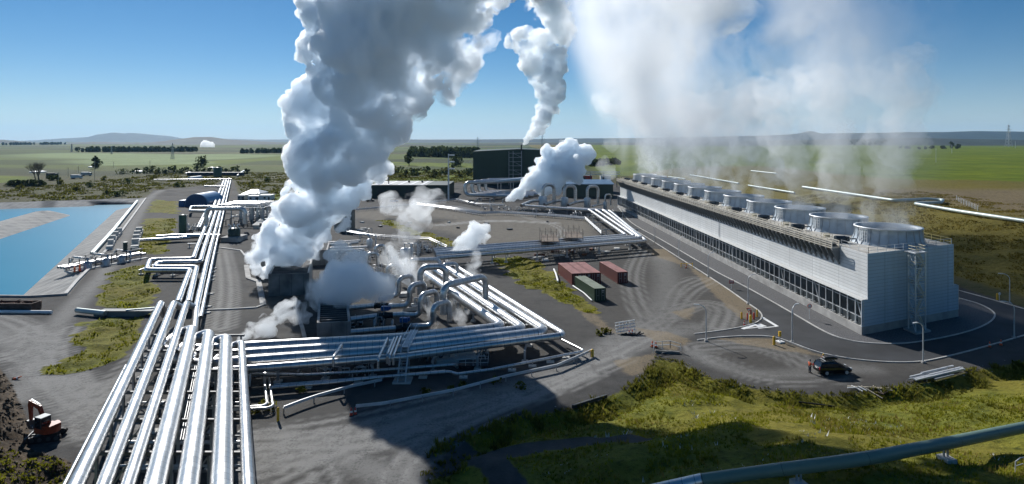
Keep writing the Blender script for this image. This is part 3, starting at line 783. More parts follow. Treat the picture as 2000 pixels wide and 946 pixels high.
# fan stacks: flared, ribbed rings
NF = 12; FU = [TLEN * (k + .5) / NF - 1.2 for k in range(NF)]
def fan_centre(k): return W(FU[k], TWID / 2 + .2, ZD)
c0 = fan_centre(0)
rr = 5.35
prof = [(rr + .75, 0), (rr + .45, .5), (rr + .18, 1.2), (rr, 2.0), (rr - .02, 2.9), (rr + .12, 2.9), (rr + .12, 3.05), (rr - .14, 3.05), (rr - .16, 2.0), (rr + .0, 1.0), (rr + .4, .05)]
mb = MB(); mb.lathe(c0, prof, 64)
fan0 = mb.build('fan_stack', FANM, tower, c0)
mb = MB()
for k in range(24):
    a = 2 * math.pi * k / 24; e = V(math.cos(a), math.sin(a), 0)
    for (r0, z0, r1, z1) in ((rr + .76, .02, rr + .2, 1.2), (rr + .2, 1.2, rr + .02, 2.88)):
        mb.bar(c0 + e * (r0 + .02) + V(0, 0, z0), c0 + e * (r1 + .02) + V(0, 0, z1), .07, .10, up=e)
rib0 = mb.build('rib_seam', STEEL, fan0)
mb = MB(); mb.lathe(c0, [(rr + .13, 2.87), (rr + .2, 2.87), (rr + .2, 3.09), (rr - .1, 3.09)], 64); mb.build('rim', STEEL_L, fan0)
mb = MB(); mb.cyl((c0.x, c0.y, c0.z + .3), .9, .7, 20)
for k in range(8):
    a = 2 * math.pi * k / 8; e = V(math.cos(a), math.sin(a), 0); t = V(-e.y, e.x, 0)
    mb.add([c0 + e * .8 + t * .5 + V(0, 0, .95), c0 + e * .8 - t * .5 + V(0, 0, .65), c0 + e * 4.9 - t * .35 + V(0, 0, .72), c0 + e * 4.9 + t * .35 + V(0, 0, .88)], [(0, 1, 2, 3)])
mb.build('fan_rotor', STEEL, fan0)
# ladder grid on the shoulder of each stack facing the walkway
mb = MB()
for i in range(5):
    a = math.pi + R(8) + R(4.2) * i; e = V(math.cos(a), math.sin(a), 0)
    mb.bar(c0 + e * (rr + .45) + V(0, 0, .1), c0 + e * (rr + .35) + V(0, 0, 2.8), .08)
for z in (.5, 1.1, 1.7, 2.3, 2.8):
    a0, a1 = math.pi + R(8), math.pi + R(25); mb.bar(c0 + V(math.cos(a0), math.sin(a0), 0) * (rr + .42) + V(0, 0, z), c0 + V(math.cos(a1), math.sin(a1), 0) * (rr + .42) + V(0, 0, z), .08)
mb.build('ladder', WHITE, fan0)
for k in range(1, NF):
    copy_tree(fan0, loc=fan_centre(k) - TO, parent=tower)
# drive motors on the deck beside the stacks
m0 = W(FU[0] + 3.8, 3.6, ZD)
mb = MB(); mb.box(m0 + V(0, 0, .15), (2.2, 1.2, .3)); mb.tube([m0 + V(-.9, 0, .85), m0 + V(.9, 0, .85)], .5, 14); mb.box(m0 + V(1.3, 0, .75), (.5, .9, .9)); mb.tube([m0 + V(1.3, 0, .7), m0 + V(3.2, .4, .7)], .12, 8)
mot0 = mb.build('fan_motor', M('motor_dark_blue', (.03, .045, .06), .4, .2), tower, m0)
mb = MB(); q = W(FU[0] + 8.0, 2.6, ZD)
for (x, y) in ((0, 0), (1.6, 0), (0, 1), (1.6, 1)): mb.bar(q + V(x, y, 0), q + V(x, y, 1.1), .08)
for z in (.55, 1.1):
    mb.bar(q + V(0, 0, z), q + V(1.6, 0, z), .07); mb.bar(q + V(0, 1, z), q + V(1.6, 1, z), .07)
mb.box(q + V(.8, .5, .55), (1.0, .6, .6))
acc0 = mb.build('access_rail', YELLOW if False else M('cream_rail', (.66, .58, .40), .5, 0, .1), tower, q)
for k in range(1, NF):
    for o, base in ((mot0, W(FU[k] + 3.8, 3.6, ZD)), (acc0, W(FU[k] + 8.0, 2.6, ZD))):
        c = o.copy(); COL.objects.link(c); c.parent = tower; c.location = base - TO
# edge handrails (near end and far long side) with posts
mb = MB()
def rail(mb, a, b, h=1.1, step=2.0, w=.06):
    a, b = Vector(a), Vector(b); n = max(1, int((b - a).length / step))
    for k in range(n + 1): 
        p = a.lerp(b, k / n); mb.bar(p, p + V(0, 0, h), w)
    for z in (h * .5, h): mb.bar(a + V(0, 0, z), b + V(0, 0, z), w * .9)
e = INS + .3
rail(mb, W(.2, e, ZD), W(.2, TWID - e, ZD), 1.1, 2.2); rail(mb, W(.2, e, ZD), W(8, e, ZD), 1.1, 2.0)
mb.build('handrail', STEEL_L, tower)
mb = MB(); rail(mb, W(.4, TWID - e, ZD), W(TLEN, TWID - e, ZD), 1.1, 2.4, .07); mb.build('handrail', M('yellowed_rail', (.62, .50, .18), .5, 0, .1), tower)
# hot water header with walkway on brackets over the left face
mb = MB(); u0, u1 = 8.2, TLEN
tb(mb, u0, u1, -.5, 1.45, ZD - .35, ZD - .2)
for v in (-.45, 1.4):
    n = 96
    for k in range(n + 1):
        u = u0 + (u1 - u0) * k / n; tb(mb, u - .07, u + .07, v - .07, v + .07, ZD - .2, ZD + .95)
    for z in (ZD + .1, ZD + .5, ZD + .9): tb(mb, u0, u1, v - .05, v + .05, z - .09, z + .09)
mb.build('header_walkway', M('weathered_timber', (.52, .48, .40), .7, 0, .2, 1), tower)
mb = MB(); tb(mb, u0 + 1, u1, -.2, 1.3, ZD - .19, ZD + .30); mb.build('header_duct', STEEL_D, tower)
q = W(u0, INS, ZD - .36)
mb = MB()
for du in (0,):
    mb.bar(W(u0, INS - .02, ZD - .45), W(u0, -.5, ZD - .45), .2, .2)
    mb.bar(W(u0, -.5, ZD - .5), W(u0 + .0, INS - .05, ZD - 3.2), .26, .24)
    mb.bar(W(u0, INS - .06, ZD - .5), W(u0, INS - .06, ZD - 2.4), .12, .1)
    mb.add([W(u0 - .03, INS - .1, ZD - .5), W(u0 - .03, -.4, ZD - .5), W(u0 - .03, INS - .1, ZD - 3.1), W(u0 + .03, INS - .1, ZD - .5), W(u0 + .03, -.4, ZD - .5), W(u0 + .03, INS - .1, ZD - 3.1)], [(0, 1, 2), (5, 4, 3), (0, 3, 4, 1), (1, 4, 5, 2), (2, 5, 3, 0)])
br0 = mb.build('bracket', M('shaded_bracket_steel', (.20, .21, .215), .55, .2, .15), tower, q)  # steel darkened, the shadowed side put into its colour
NB = 96
for k in range(1, NB):
    c = br0.copy(); COL.objects.link(c); c.parent = tower; c.location = br0.location + TU * ((u1 - u0) * k / NB)
# a riser pipe and ladder on the left face
mb = MB(); uu = TLEN * .34
mb.bar(W(uu, INS - .15, ZP), W(uu, INS - .15, ZD - 2), .08); mb.bar(W(uu + .5, INS - .15, ZP), W(uu + .5, INS - .15, ZD - 2), .08)
for k in range(20): mb.bar(W(uu, INS - .15, ZP + .5 * k), W(uu + .5, INS - .15, ZP + .5 * k), .05)
mb.build('wall_ladder', STEEL_L, tower)

# stair tower against the near end wall
sc = W(-2.3, TWID * .40, 0)
st = thing('stair_tower', 'galvanised lattice stair tower standing against the end wall of the cooling tower', 'stair tower', sc)
LV = 2.6; wv, wu = 2.6, 1.7
def S(u, v, z): return sc + TU * u + TV * v + V(0, 0, z)
mb = MB()
mb.hexa([S(-wu * .5 - .7, -.7, -.3), S(-wu * .5 - .7, wv + .7, -.3), S(wu * .5 + .7, wv + .7, -.3), S(wu * .5 + .7, -.7, -.3), S(-wu * .5 - .7, -.7, .3), S(-wu * .5 - .7, wv + .7, .3), S(wu * .5 + .7, wv + .7, .3), S(wu * .5 + .7, -.7, .3)])
mb.build('concrete_pad', CONC, st)
mb = MB()
for u in (-wu / 2, wu / 2):
    for v in (0, wv): mb.bar(S(u, v, .3), S(u, v, 13.4), .16)
for k in range(1, 6):
    z = .3 + LV * k
    for u in (-wu / 2, wu / 2): mb.bar(S(u, 0, z), S(u, wv, z), .14)
    for v in (0, wv): mb.bar(S(-wu / 2, v, z), S(wu / 2, v, z), .14)
for k in range(5):
    z = .3 + LV * k
    a, b_ = (0, wv) if k % 2 else (wv, 0)
    mb.bar(S(-wu / 2, a, z), S(-wu / 2, b_, z + LV), .10)
    for v in (0, wv): mb.bar(S(-wu / 2, v, z), S(wu / 2, v, z + LV), .09)
mb.build('frame', STEEL_L, st)
for k in range(5):
    z = .3 + LV * k
    mb = MB(); a, b_ = (0.3, wv - .3) if k % 2 else (wv - .3, .3)
    for j in range(10): 
        t = j / 9; mb.hexa([S(-.65, a + (b_ - a) * t - .14, z + LV * t), S(-.65, a + (b_ - a) * t + .14, z + LV * t), S(.65, a + (b_ - a) * t + .14, z + LV * t), S(.65, a + (b_ - a) * t - .14, z + LV * t)] + [S(x, a + (b_ - a) * t + y, z + LV * t + .05) for x, y in ((-.65, -.14), (-.65, .14), (.65, .14), (.65, -.14))])
    mb.build('stair_flight', STEEL, st)
    mb = MB()
    for zz in (.55, 1.05):
        mb.bar(S(-wu / 2, 0, z + LV + zz), S(-wu / 2, wv, z + LV + zz), .07); mb.bar(S(-.7, a, z + zz), S(-.7, b_, z + LV + zz), .07)
        for v in (0, wv): mb.bar(S(-wu / 2, v, z + LV + zz), S(wu / 2, v, z + LV + zz), .07)
    mb.build('guard_rail', M('cream_rail', (.66, .58, .40)), st)
mb = MB(); mb.hexa([S(-wu / 2 - .3, -.4, 13.2), S(-wu / 2 - .3, wv + .4, 13.2), S(wu / 2 + .7, wv + .4, 13.2), S(wu / 2 + .7, -.4, 13.2), S(-wu / 2 - .3, -.4, 13.3), S(-wu / 2 - .3, wv + .4, 13.3), S(wu / 2 + .7, wv + .4, 13.3), S(wu / 2 + .7, -.4, 13.3)]); mb.build('top_landing', STEEL, st)

# ------------------------------------------------------------------ street lamps
def lamp_mesh(h, arm):
    """arm: direction the head leans to"""
    root = thing('street_lamp', '', 'street lamp', (0, 0, 0), 'street lamps along the access road')
    mb = MB(); mb.box((0, 0, .12), (.5, .5, .24)); mb.build('footing', CONC, root)
    mb = MB(); a = V(*arm, 0).normalized()
    pts = [V(0, 0, .2), V(0, 0, h - 1.2)] + [V(0, 0, h - 1.2) + a * (1.2 * (1 - math.cos(t))) + V(0, 0, 1.1 * math.sin(t)) for t in (.3, .6, .9, 1.2, 1.5)]
    mb.tube(pts, [.10, .075] + [.06] * 5, 10); mb.build('post', STEEL_L, root)
    mb = MB(); e = pts[-1]; mb.bar(e - a * .05, e + a * .75, .26, .12); mb.build('lamp_head', STEEL_L, root)
    return root
LAMPS = [((1803, 709), 6.0, (-1, -.3), 'street lamp at the road bend in front of the cooling tower corner, in full sun'),
         ((1379, 667), 5.9, (-1, .2), 'street lamp at the mouth of the side road, behind the gravel junction'),
         ((1547, 669), 6.0, (1, .7), 'street lamp beside the yellow bollards on the near road edge'),
         ((1461, 594), 5.8, (1, .4), 'street lamp just above the cluster of yellow and red posts'),
         ((1383, 541), 5.8, (1, .4), 'street lamp on the road edge beside the brown tracked yard'),
         ((1326, 503), 5.7, (1, .4), 'street lamp on the road edge next to the yellow barrier posts'),
         ((1279, 474), 5.7, (1, .4), 'street lamp close to the corner of the three raised pipes'),
         ((1216, 437), 5.6, (1, .4), 'street lamp nearest the far end of the cooling tower'),
         ((1981, 660), 5.9, (-1, .3), 'street lamp near the two orange cones on the right'),
         ((1972, 593), 5.9, (-1, .3), 'street lamp on the far kerb below the brown hillside')]
for (p, h, arm, lab) in LAMPS:
    l = lamp_mesh(h, arm); l.location = G(*p); l['label'] = lab
# ------------------------------------------------------------------ pipes
def fillet(pts, rad, n=7):
    """[(kind, points)]: straight runs and the bends between them"""
    pts = [Vector(p) for p in pts]
    runs, cur = [], pts[0]
    for i in range(1, len(pts) - 1):
        a, c, b = pts[i - 1], pts[i], pts[i + 1]
        d0 = (c - a); d1 = (b - c); l0, l1 = d0.length, d1.length; d0 = d0 / l0; d1 = d1 / l1
        ang = d0.angle(d1)
        if ang < R(4): runs.append(('s', [cur, c])); cur = c; continue
        t = min(rad * math.tan(ang / 2), l0 * .48, l1 * .48); r_ = t / math.tan(ang / 2)
        p0 = c - d0 * t; p1 = c + d1 * t
        nrm = (d1 - d0 * d1.dot(d0)).normalized(); ctr = p0 + nrm * r_
        arc = []
        for k in range(n + 1):
            th = ang * k / n
            arc.append(ctr - nrm * r_ * math.cos(th) + d0 * r_ * math.sin(th))
        runs.append(('s', [cur, p0])); runs.append(('b', arc)); cur = p1
    runs.append(('s', [cur, pts[-1]]))
    return runs

def pipe(name, label, pts, r, bend=None, mat=None, group=None, cat='pipe', n=20, caps=True, plain=False):
    mat = mat or GALV; bend = bend or r * 2.6
    runs = fillet(pts, bend)
    if plain or len(runs) == 1:
        P = []
        for k, q in runs:
            for p in q:
                if not P or (p - P[-1]).length > 1e-4: P.append(p)
        mb = MB(); mb.tube(P, r, n, caps)
        o = mb.build(name, mat, loc=pts[0]); return tag(o, label, cat, group)
    t = thing(name, label, cat, pts[0], group)
    u = 0
    for k, q in runs:
        if (q[0] - q[-1]).length < 1e-3: continue
        mb = MB(); mb.tube(q, r if k == 's' else r * 1.004, n, True, True, u); u += (q[0] - q[-1]).length
        mb.build('straight_length' if k == 's' else 'elbow', mat, t)
    return t

def trestle(name, label, p, wdir, width, ztop, group, cat='pipe support', mat=None, legw=.22):
    """two legs and a cross beam standing on footings; width along wdir, beam top at ztop"""
    mat = mat or STEEL
    g = V(p[0], p[1], 0)
    t = thing(name, label, cat, g, group)
    d = V(wdir[0], wdir[1], 0).normalized()
    z0 = 0.0
    for s in (-1, 1):
        q = g + d * s * width / 2 * .86
        mb = MB(); mb.box(q + V(0, 0, .1), (.9, .9, .3), math.atan2(d.y, d.x)); mb.build('footing', CONC_L, t)
        mb = MB(); mb.bar(q + V(0, 0, .2), q + V(0, 0, ztop - .14), legw); mb.build('leg', mat, t)
    mb = MB(); mb.bar(g - d * width / 2 + V(0, 0, ztop), g + d * width / 2 + V(0, 0, ztop), .24, .28); mb.build('crossbeam', mat, t)
    return t

def along(pts, step, start=0.0):
    pts = [Vector(p) for p in pts]; out = []; s = start
    acc = 0
    for a, b in zip(pts[:-1], pts[1:]):
        L = (b - a).length
        while s <= acc + L:
            out.append((a.lerp(b, (s - acc) / L), (b - a).normalized())); s += step
        acc += L
    return out

# --- seven pipes climbing towards the camera --------------------------------------------
ZT, ZB = 3.3, 6.4
CL = [((314, 593), (150, 946), .61, 'leftmost of the seven bright pipes climbing to the camera'), ((339, 593), (204, 946), .57, 'second bright pipe from the left of the seven climbing to the camera'),
      ((364, 593), (251, 946), .53, 'third bright pipe from the left of the seven climbing to the camera'), ((378, 632), (303, 946), .82, 'thick bright pipe in the middle of the seven, its top turning down'),
      ((410, 638.6), (367, 946), .82, 'thick bright pipe third from the right of the seven, turning down at its top'), ((442, 646.5), (432.5, 946), .82, 'thick bright pipe second from the right of the seven'),
      ((471, 657), (485, 946), .50, 'thin bluish pipe at the right end of the seven climbing pipes')]
HB = [((455, 680), (784, 661.5), (983, 640), (828, 533), .66), ((455, 694), (784, 673), (1024, 645), (850, 528), .66), ((452, 709), (784, 684.5), (1067, 649), (874, 526), .66), ((468, 722), (784, 697), (1103, 655), (892, 522), .52)]
ZH = 2.6
def bundle_pt(p): return G(p[0], p[1], ZH)
for i, (a, b, r, lab) in enumerate(CL):
    pb, pt = G(*b, ZB), G(*a, ZT)
    d = (pt - pb).normalized(); far_b = pb - d * 26
    if i == 0: pts = [far_b, pt, pt + V(-.2, 1.6, -2.6)]
    elif i in (1, 2):
        pts = [far_b, pt, pt + V(.4 + .2 * i, 1.8, -1.3)]
    else:
        # drop and turn right into the bundle across the foreground
        h = HB[i - 3]; q = bundle_pt(h[0]); q2 = bundle_pt(h[1]); q3 = bundle_pt(h[2]); q4 = bundle_pt(h[3])
        dr = (q2 - q).normalized()
        corner = V(pt.x + .5, q.y - dr.y / dr.x * (q.x - pt.x - .5), ZH)
        pts = [far_b, pt, corner, q2, q3, q4]
        pts = [far_b, pt, pt + V(.1, .7, -.7) , corner + dr * .2, q2, q3, q4] if False else [far_b, pt, corner, q2, q3, q4]
    pipe('steam_pipe', lab, pts, r, r * 2.0 if i > 2 else r * 2.2, GALV, 'seven pipes climbing towards the camera', n=28)
tl = pipe('condensate_line', 'thin pale line along the left edge of the climbing pipes', [G(125, 950, 5.2) - (G(246, 715, 3.2) - G(125, 950, 5.2)).normalized() * 16, G(246, 715, 3.2)], .19, None, GALV, None)
for j, (a, b) in enumerate((((381, 715), (352, 860)), ((384.5, 715), (357, 860)))):
    pipe('conduit', 'thin conduit running between two of the thick climbing pipes, ' + ('the left of the pair' if j == 0 else 'the right of the pair'), [G(*a, 3.0), G(*b, 4.4)], .06, None, GALV2, None, 'conduit', 8, plain=True)
# trestles under them
TREST = M('weathered_trestle', (.17, .175, .18), .6, .2, .25)
A1, B1 = G(150, 946, ZB), G(314, 593, ZT); A2, B2 = G(485, 946, ZB), G(471, 657, ZT)
for k, y in enumerate((46, 53, 60, 67.5, 75, 83, 91)):
    def at(a, b): t = (y - a.y) / (b.y - a.y); return a.lerp(b, t)
    l = at(A1, B1); r_ = at(A2, B2)
    z = l.z - 1.0
    t = thing('pipe_trestle', 'steel trestle carrying the seven climbing pipes, ' + ('nearest the camera', 'second from the camera', 'third from the camera', 'in the middle of the row', 'fifth from the camera', 'next to last of the row', 'under the tops of the pipes')[k], 'pipe support', (l.x, y, 0), 'trestles under the climbing pipes')
    mb = MB(); mb.bar(V(l.x - 1.2, y, z), V(r_.x + .5, y, z), .26, .3); mb.build('crossbeam', TREST, t)
    mb = MB(); mb.bar(V(l.x - 1.2, y + .1, z - 1.6), V(r_.x + .3, y + .1, z - 1.6), .14, .18); mb.build('lower_beam', TREST, t)
    for s in np.linspace(0, 1, 5):
        x = l.x + (r_.x - l.x) * s
        mb = MB(); mb.bar(V(x, y, 0), V(x, y, z - .15), .22); mb.build('leg', STEEL, t)
        mb = MB(); mb.box((x, y, .05), (1.0, 1.0, .3)); mb.build('footing', CONC_L, t)
    mb = MB()
    for s in (.0, .5): 
        x = l.x + (r_.x - l.x) * s; x2 = l.x + (r_.x - l.x) * (s + .25)
        mb.bar(V(x, y - .05, .3), V(x2, y - .05, z - .2), .12)
    mb.build('brace', STEEL, t)
# small service pipes crossing below
for j, (y, z, r) in enumerate(((71, 1.1, .14), (73, .9, .10), (63.5, .8, .22), (58, 1.3, .12), (79, .7, .12))):
    ta = (y - A1.y) / (B1.y - A1.y); tb_ = (y - A2.y) / (B2.y - A2.y); x0 = A1.lerp(B1, ta).x + 1.0; x1 = A2.lerp(B2, tb_).x + .3
    pipe('service_pipe', ('slim service pipe crossing low under the climbing pipes, ' + ('behind the third trestle', 'beside the slim pair', 'the thickest of the low ones', 'closest to the camera', 'farthest from the camera')[j]), [V(x0, y, z), V(x1, y, z)], r, None, GALV2, 'service pipes under the climbing bundle', plain=True, n=10)
# bundle supports along the front leg and the right leg
for k, (px, py) in enumerate(((560, 706), (650, 701), (740, 697), (855, 690), (940, 684), (1030, 672))):
    g = G(px, py - 8, ZH); w = 9.0
    trestle('pipe_stand', 'concrete footed stand under the front run of the blue lit bundle', (g.x, g.y + 1.5, 0), (.12, 1), 8.2, ZH - .85, 'stands under the front run of the bundle', legw=.3)
for k, t_ in enumerate((.12, .3, .48, .66, .84)):
    a = bundle_pt(HB[0][2]).lerp(bundle_pt(HB[0][3]), t_); b = bundle_pt(HB[3][2]).lerp(bundle_pt(HB[3][3]), t_)
    c = (a + b) / 2
    trestle('pipe_stand', 'stand under the sunlit run of the bundle leading away to the wells', (c.x, c.y, 0), (b - a), (b - a).length + 1.4, ZH - .85, 'stands under the sunlit run of the bundle', legw=.3)
# bridging clamps on the front bundle
for j, (px, py, L, lab) in enumerate(((668, 672, 5.2, 'single pipe bridge lying across the front bundle left of the stairs'), (757, 660, 8.5, 'long pipe bridge over the front bundle, left of the four'), (770, 659, 7.0, 'second pipe bridge over the front bundle'), (776, 657, 8.0, 'third pipe bridge over the front bundle'), (783, 656, 8.2, 'rightmost pipe bridge over the front bundle'))):
    a = G(px, py, ZH + 1.4); d = V(.06, -1, 0).normalized()
    pipe('pipe_bridge', lab, [a - V(0, 0, 1.0), a, a + d * L, a + d * L - V(0, 0, 1.2)], .16, .35, GALV, 'small pipe bridges over the front bundle', n=10)
# steps over the bundle
s0 = G(785, 748, 0)
stp = thing('crossover_stair', 'grey steel stair climbing over the front bundle below the pipe bridges', 'stair', s0)
mb = MB()
for s in (-.5, .5):
    mb.bar(s0 + V(s, -.4, .2), s0 + V(s - .1, 3.2, 3.6), .12, .2)
    mb.bar(s0 + V(s, -.4, 1.2), s0 + V(s - .1, 3.2, 4.6), .06); mb.bar(s0 + V(s - .1, 3.2, 3.6), s0 + V(s - .1, 11, 3.6), .1, .14); mb.bar(s0 + V(s - .1, 3.2, 4.6), s0 + V(s - .1, 11, 4.6), .06)
    for k in range(4): mb.bar(s0 + V(s - .1, 3.2 + 2.6 * k, 3.6), s0 + V(s - .1, 3.2 + 2.6 * k, 4.6), .06)
mb.build('handrail', STEEL_L, stp)
mb = MB()
for k in range(12): mb.box(s0 + V(-.05, -.3 + .29 * k, .3 + .28 * k), (.95, .26, .05))
mb.build('tread', STEEL, stp)
mb = MB(); mb.box(s0 + V(-.1, 7.1, 3.6), (1.0, 7.8, .06)); mb.build('gangway', STEEL, stp)
mb = MB()
for s in (-.5, .5): 
    for y in (3.2, 11): mb.bar(s0 + V(s - .1, y, 0), s0 + V(s - .1, y, 3.6), .14)
mb.build('post', STEEL, stp)
mb = MB(); mb.box(s0 + V(0, .6, .05), (2.4, 2.2, .3)); mb.build('concrete_pad', CONC_L, stp)

# --- low pipes and guard rails in front of the bundle ------------------------------------
def gpath(pts, z): return [G(px, py, z) for px, py in pts]
LOW = [('slim pipe with a kink at the stair foot, running to the right hand corner', [(530, 757), (640, 748), (760, 735), (878, 726), (893, 731), (960, 722), (1142, 686), (1098, 664)], .9, .20),
       ('slim pipe just above the long kinked one, ending by the wire cage', [(492, 730), (600, 732), (700, 726), (890, 712), (893, 718)], 1.0, .20),
       ('slim pipe pair member below the front bundle, from the stair to the left', [(534, 752), (640, 744), (780, 732), (870, 724)], .7, .13),
       ('short upright-ended pipe running toward the camera beside the climbing pipes, left one', [(516, 738), (522, 794), (440, 798)], .7, .20),
       ('short pipe running toward the camera beside the climbing pipes, right one', [(525, 738), (534, 797), (450, 801)], .7, .17)]
for lab, pts, z, r in LOW:
    pipe('low_pipe', lab, gpath(pts, z), r, .7, GALV, 'low pipes in front of the bundle', n=12)
for k, (px, py) in enumerate(((600, 762), (700, 752), (826, 742), (905, 742), (1000, 728), (1040, 720), (1075, 712), (1105, 703))):
    g = G(px, py - 4); mb = MB(); mb.box(g + V(0, 0, .05), (1.1, .8, .24)); mb.box(g + V(0, 0, .4), (.16, .16, .6))
    tag(mb.build('concrete_plinth', CONC_L, loc=g), 'small pale concrete foot under the slim pipe in front of the bundle', 'pipe support', 'concrete feet under the slim pipes')
def guardrail(label, pts, h=.75, step=4.0):
    P = [Vector(p) for p in pts]
    t = thing('guard_rail', label, 'guard rail', P[0])
    mb = MB()
    for a, b in zip(P[:-1], P[1:]): mb.bar(a + V(0, 0, h), b + V(0, 0, h), .12, .34)
    mb.build('beam', STEEL_L, t)
    mb = MB(); first = None
    for (p, d) in along(P, step):
        m2 = MB(); m2.bar(p, p + V(0, 0, h), .12, .16); m2.build('post', STEEL, t)
    return t
guardrail('long curving metal guard rail around the outside of the bundle corner', PG([(695, 806), (750, 800), (885, 774), (987, 746), (1088, 724), (1125, 708), (1156, 694)]))
guardrail('short curved metal guard rail beside the slim pipes near the climbing pipes', PG([(554, 809), (590, 795), (622, 784), (685, 766), (746, 753)]))

# --- expansion loops standing on the bundle -----------------------------------------------
def loop(label, foot_l, foot_r, top, r, zf, tails=(), zf_r=None):
    """upright pipe arch: feet at photo points with height zf, crown at photo row `top`"""
    a = G(*foot_l, zf); b = G(*foot_r, zf if zf_r is None else zf_r)
    dm = (a.y + b.y) / 2
    zt = H - (top - HOR) * dm / F - r
    pts = [a, V(a.x, a.y, zt), V(b.x, b.y, zt), b]
    pre = [G(*p, zf) for p in tails]
    return pipe('expansion_loop', label, pre + pts, r, r * 2.4, GALV, 'upright expansion loops over the bundle', n=20)
loop('large upright loop at the back of the bundle, above the steam', (821, 575), (871, 573), 515, .62, 2.4)
loop('widest upright loop, its right leg standing on the sunlit bundle', (866, 614), (948, 592), 542, .60, 2.5)
loop('upright loop second in the row of four left of the bundle', (800, 597), (829, 588), 550, .50, 1.4, [(758, 599)])
loop('upright loop third in the row with steam drifting past it', (821, 616), (853, 606), 567, .46, 1.4, [(789, 615)])
loop('nearest upright loop of the row, its right leg ending at a blank plate', (846, 637), (878, 627), 587, .46, 1.4, [(811, 637)])
loop('dim upright loop half hidden in steam at the back left of the row', (779, 578), (806, 572), 536, .46, 1.4, [(740, 580)])
loop('small upright loop far back behind the low steam cloud', (733, 503), (752, 501), 477, .42, 1.4)
loop('upright loop dimly seen at the right end of the low steam cloud', (757, 548), (783, 546), 515, .44, 1.4, [(700, 552)])
loop('small loop just behind the low steam cloud, left of the dim one', (716, 520), (738, 519), 492, .40, 1.4, [(650, 524)])
loop('low loop on the long line behind the wells', (703, 468), (722, 470), 456, .36, 1.2)
loop('bent pipe coming off the back of the bundle, upper one', (805, 512), (859, 530), 503, .5, 4.6, (), 2.2)
loop('bent pipe coming off the back of the bundle, right one', (868, 520), (893, 540), 512, .42, 4.6, (), 2.0)
# cross lines from the wells with valves
BLKV = M('black_valve_body', (.02, .022, .025), .5, .2, .2)
for j, (a, b, c, lab) in enumerate((((684, 624), (740, 617), (789, 614), 'in the middle of the three'), ((684, 649), (776, 641), (811, 637), 'lowest, in the front'), ((660, 603), (735, 597), (766, 597), 'half in the steam'))):
    pa, pb, pc = (G(*q, 1.4) for q in (a, b, c))
    pipe('well_line', 'silver well line with a black valve section, ' + lab, [pa, pb, pc], .46, None, GALV, 'well lines with valves', n=16)
    t = thing('valve', 'black valve with a blue actuator, on the well line ' + lab, 'valve', pb, 'valves with blue actuators')
    d = (pc - pb).normalized()
    mb = MB(); mb.tube([pb - d * .2, pb + d * 2.4], .52, 14); mb.tube([pb - d * .3, pb - d * .1], .66, 14); mb.tube([pb + d * 1.0, pb + d * 1.25], .68, 14); mb.build('body', BLKV, t)
    mb = MB(); mb.box(pb + d * 1.1 + V(0, 0, 1.25), (1.3, .8, .7)); mb.cyl(pb + d * 1.8 + V(0, 0, 1.0), .3, .6, 12); mb.build('actuator', BLUE_P, t)
    mb = MB(); mb.bar(pb + d * .9 + V(0, -.4, -1.3), pb + d * .9 + V(0, -.4, 2.2), .12); mb.bar(pb + d * .5 + V(0, -.4, 2.2), pb + d * 1.3 + V(0, -.4, 2.2), .1); mb.build('spindle', STEEL, t)
for j, (p, sx, sy, lab) in enumerate((((790, 578), 2.6, 1.8, 'cream concrete block under the loops, upper'), ((800, 605), 3.0, 2.2, 'cream concrete block under the loops, middle'), ((930, 610), 4.0, 2.4, 'cream concrete block beneath the sunlit bundle'), ((860, 655), 2.6, 1.6, 'cream concrete block near the blank plate'), ((890, 705), 6, 3.0, 'rounded pale plinth under the bundle beside the corner stands'))):
    g = G(*p); mb = MB(); mb.box(g + V(0, 0, .3), (sx, sy, .8), .3)
    tag(mb.build('concrete_block', CONC_L, loc=g), lab, 'concrete block')
# wire cage near the slim pipes
g = G(925, 716)
t = thing('wire_cage', 'grey railed platform beside the stands under the bundle', 'platform', g)
mb = MB(); mb.box(g + V(0, 0, .5), (4.2, 2.4, .12)); mb.build('deck', STEEL_D, t)
mb = MB()
for s in (-1, 1): rail(mb, g + V(-2.1, s * 1.2, .5), g + V(2.1, s * 1.2, .5), 1.0, 1.0, .05)
rail(mb, g + V(2.1, -1.2, .5), g + V(2.1, 1.2, .5), 1.0, .8, .05); mb.build('handrail', STEEL_L, t)
mb = MB(); mb.box(g + V(-1, 0, .2), (1.4, 1.4, .5)); mb.build('base', STEEL_D, t)

# --- long straight run on the left -----------------------------------------------------------
ZR = 2.0
LR = [('outermost pipe of the long straight run, swinging out in the big square loop', [(438, 351), (384, 487), (377, 507), (293, 508), (286, 528), (371, 528), (347, 592)], .60),
      ('second pipe of the long straight run, nested inside the square loop', [(442.5, 351), (398, 487), (391, 513), (307, 513.5), (303, 523), (384, 523), (368, 592)], .60),
      ('third pipe of the long straight run, passing the square loop', [(447, 351), (410.5, 487), (402, 520), (384, 600), (379, 650)], .55),
      ('thin rightmost pipe of the long straight run', [(451, 351), (420, 487), (392, 620)], .32)]
for lab, pts, r in LR:
    pipe('trunk_pipe', lab, gpath(pts, ZR), r, r * 2.2, GALV, 'long straight pipes on the left', n=18)
for (a, b, lab) in (((399, 364), (441, 365), 'upper side branch near the far end of the long run'), ((300, 351.5), (452, 350), 'far cross pipe where the long run ends')):
    pipe('branch_pipe', lab, [G(*a, ZR + .8), G(*b, ZR + .8)], .5, None, GALV, None, n=14)
pipe('branch_pipe', 'pair of side loops beside the blue shelter, upper leg', gpath([(455, 407), (430, 404), (373, 404), (371, 412), (422, 413)], ZR + .3), .55, 1.3, GALV, None, n=14)
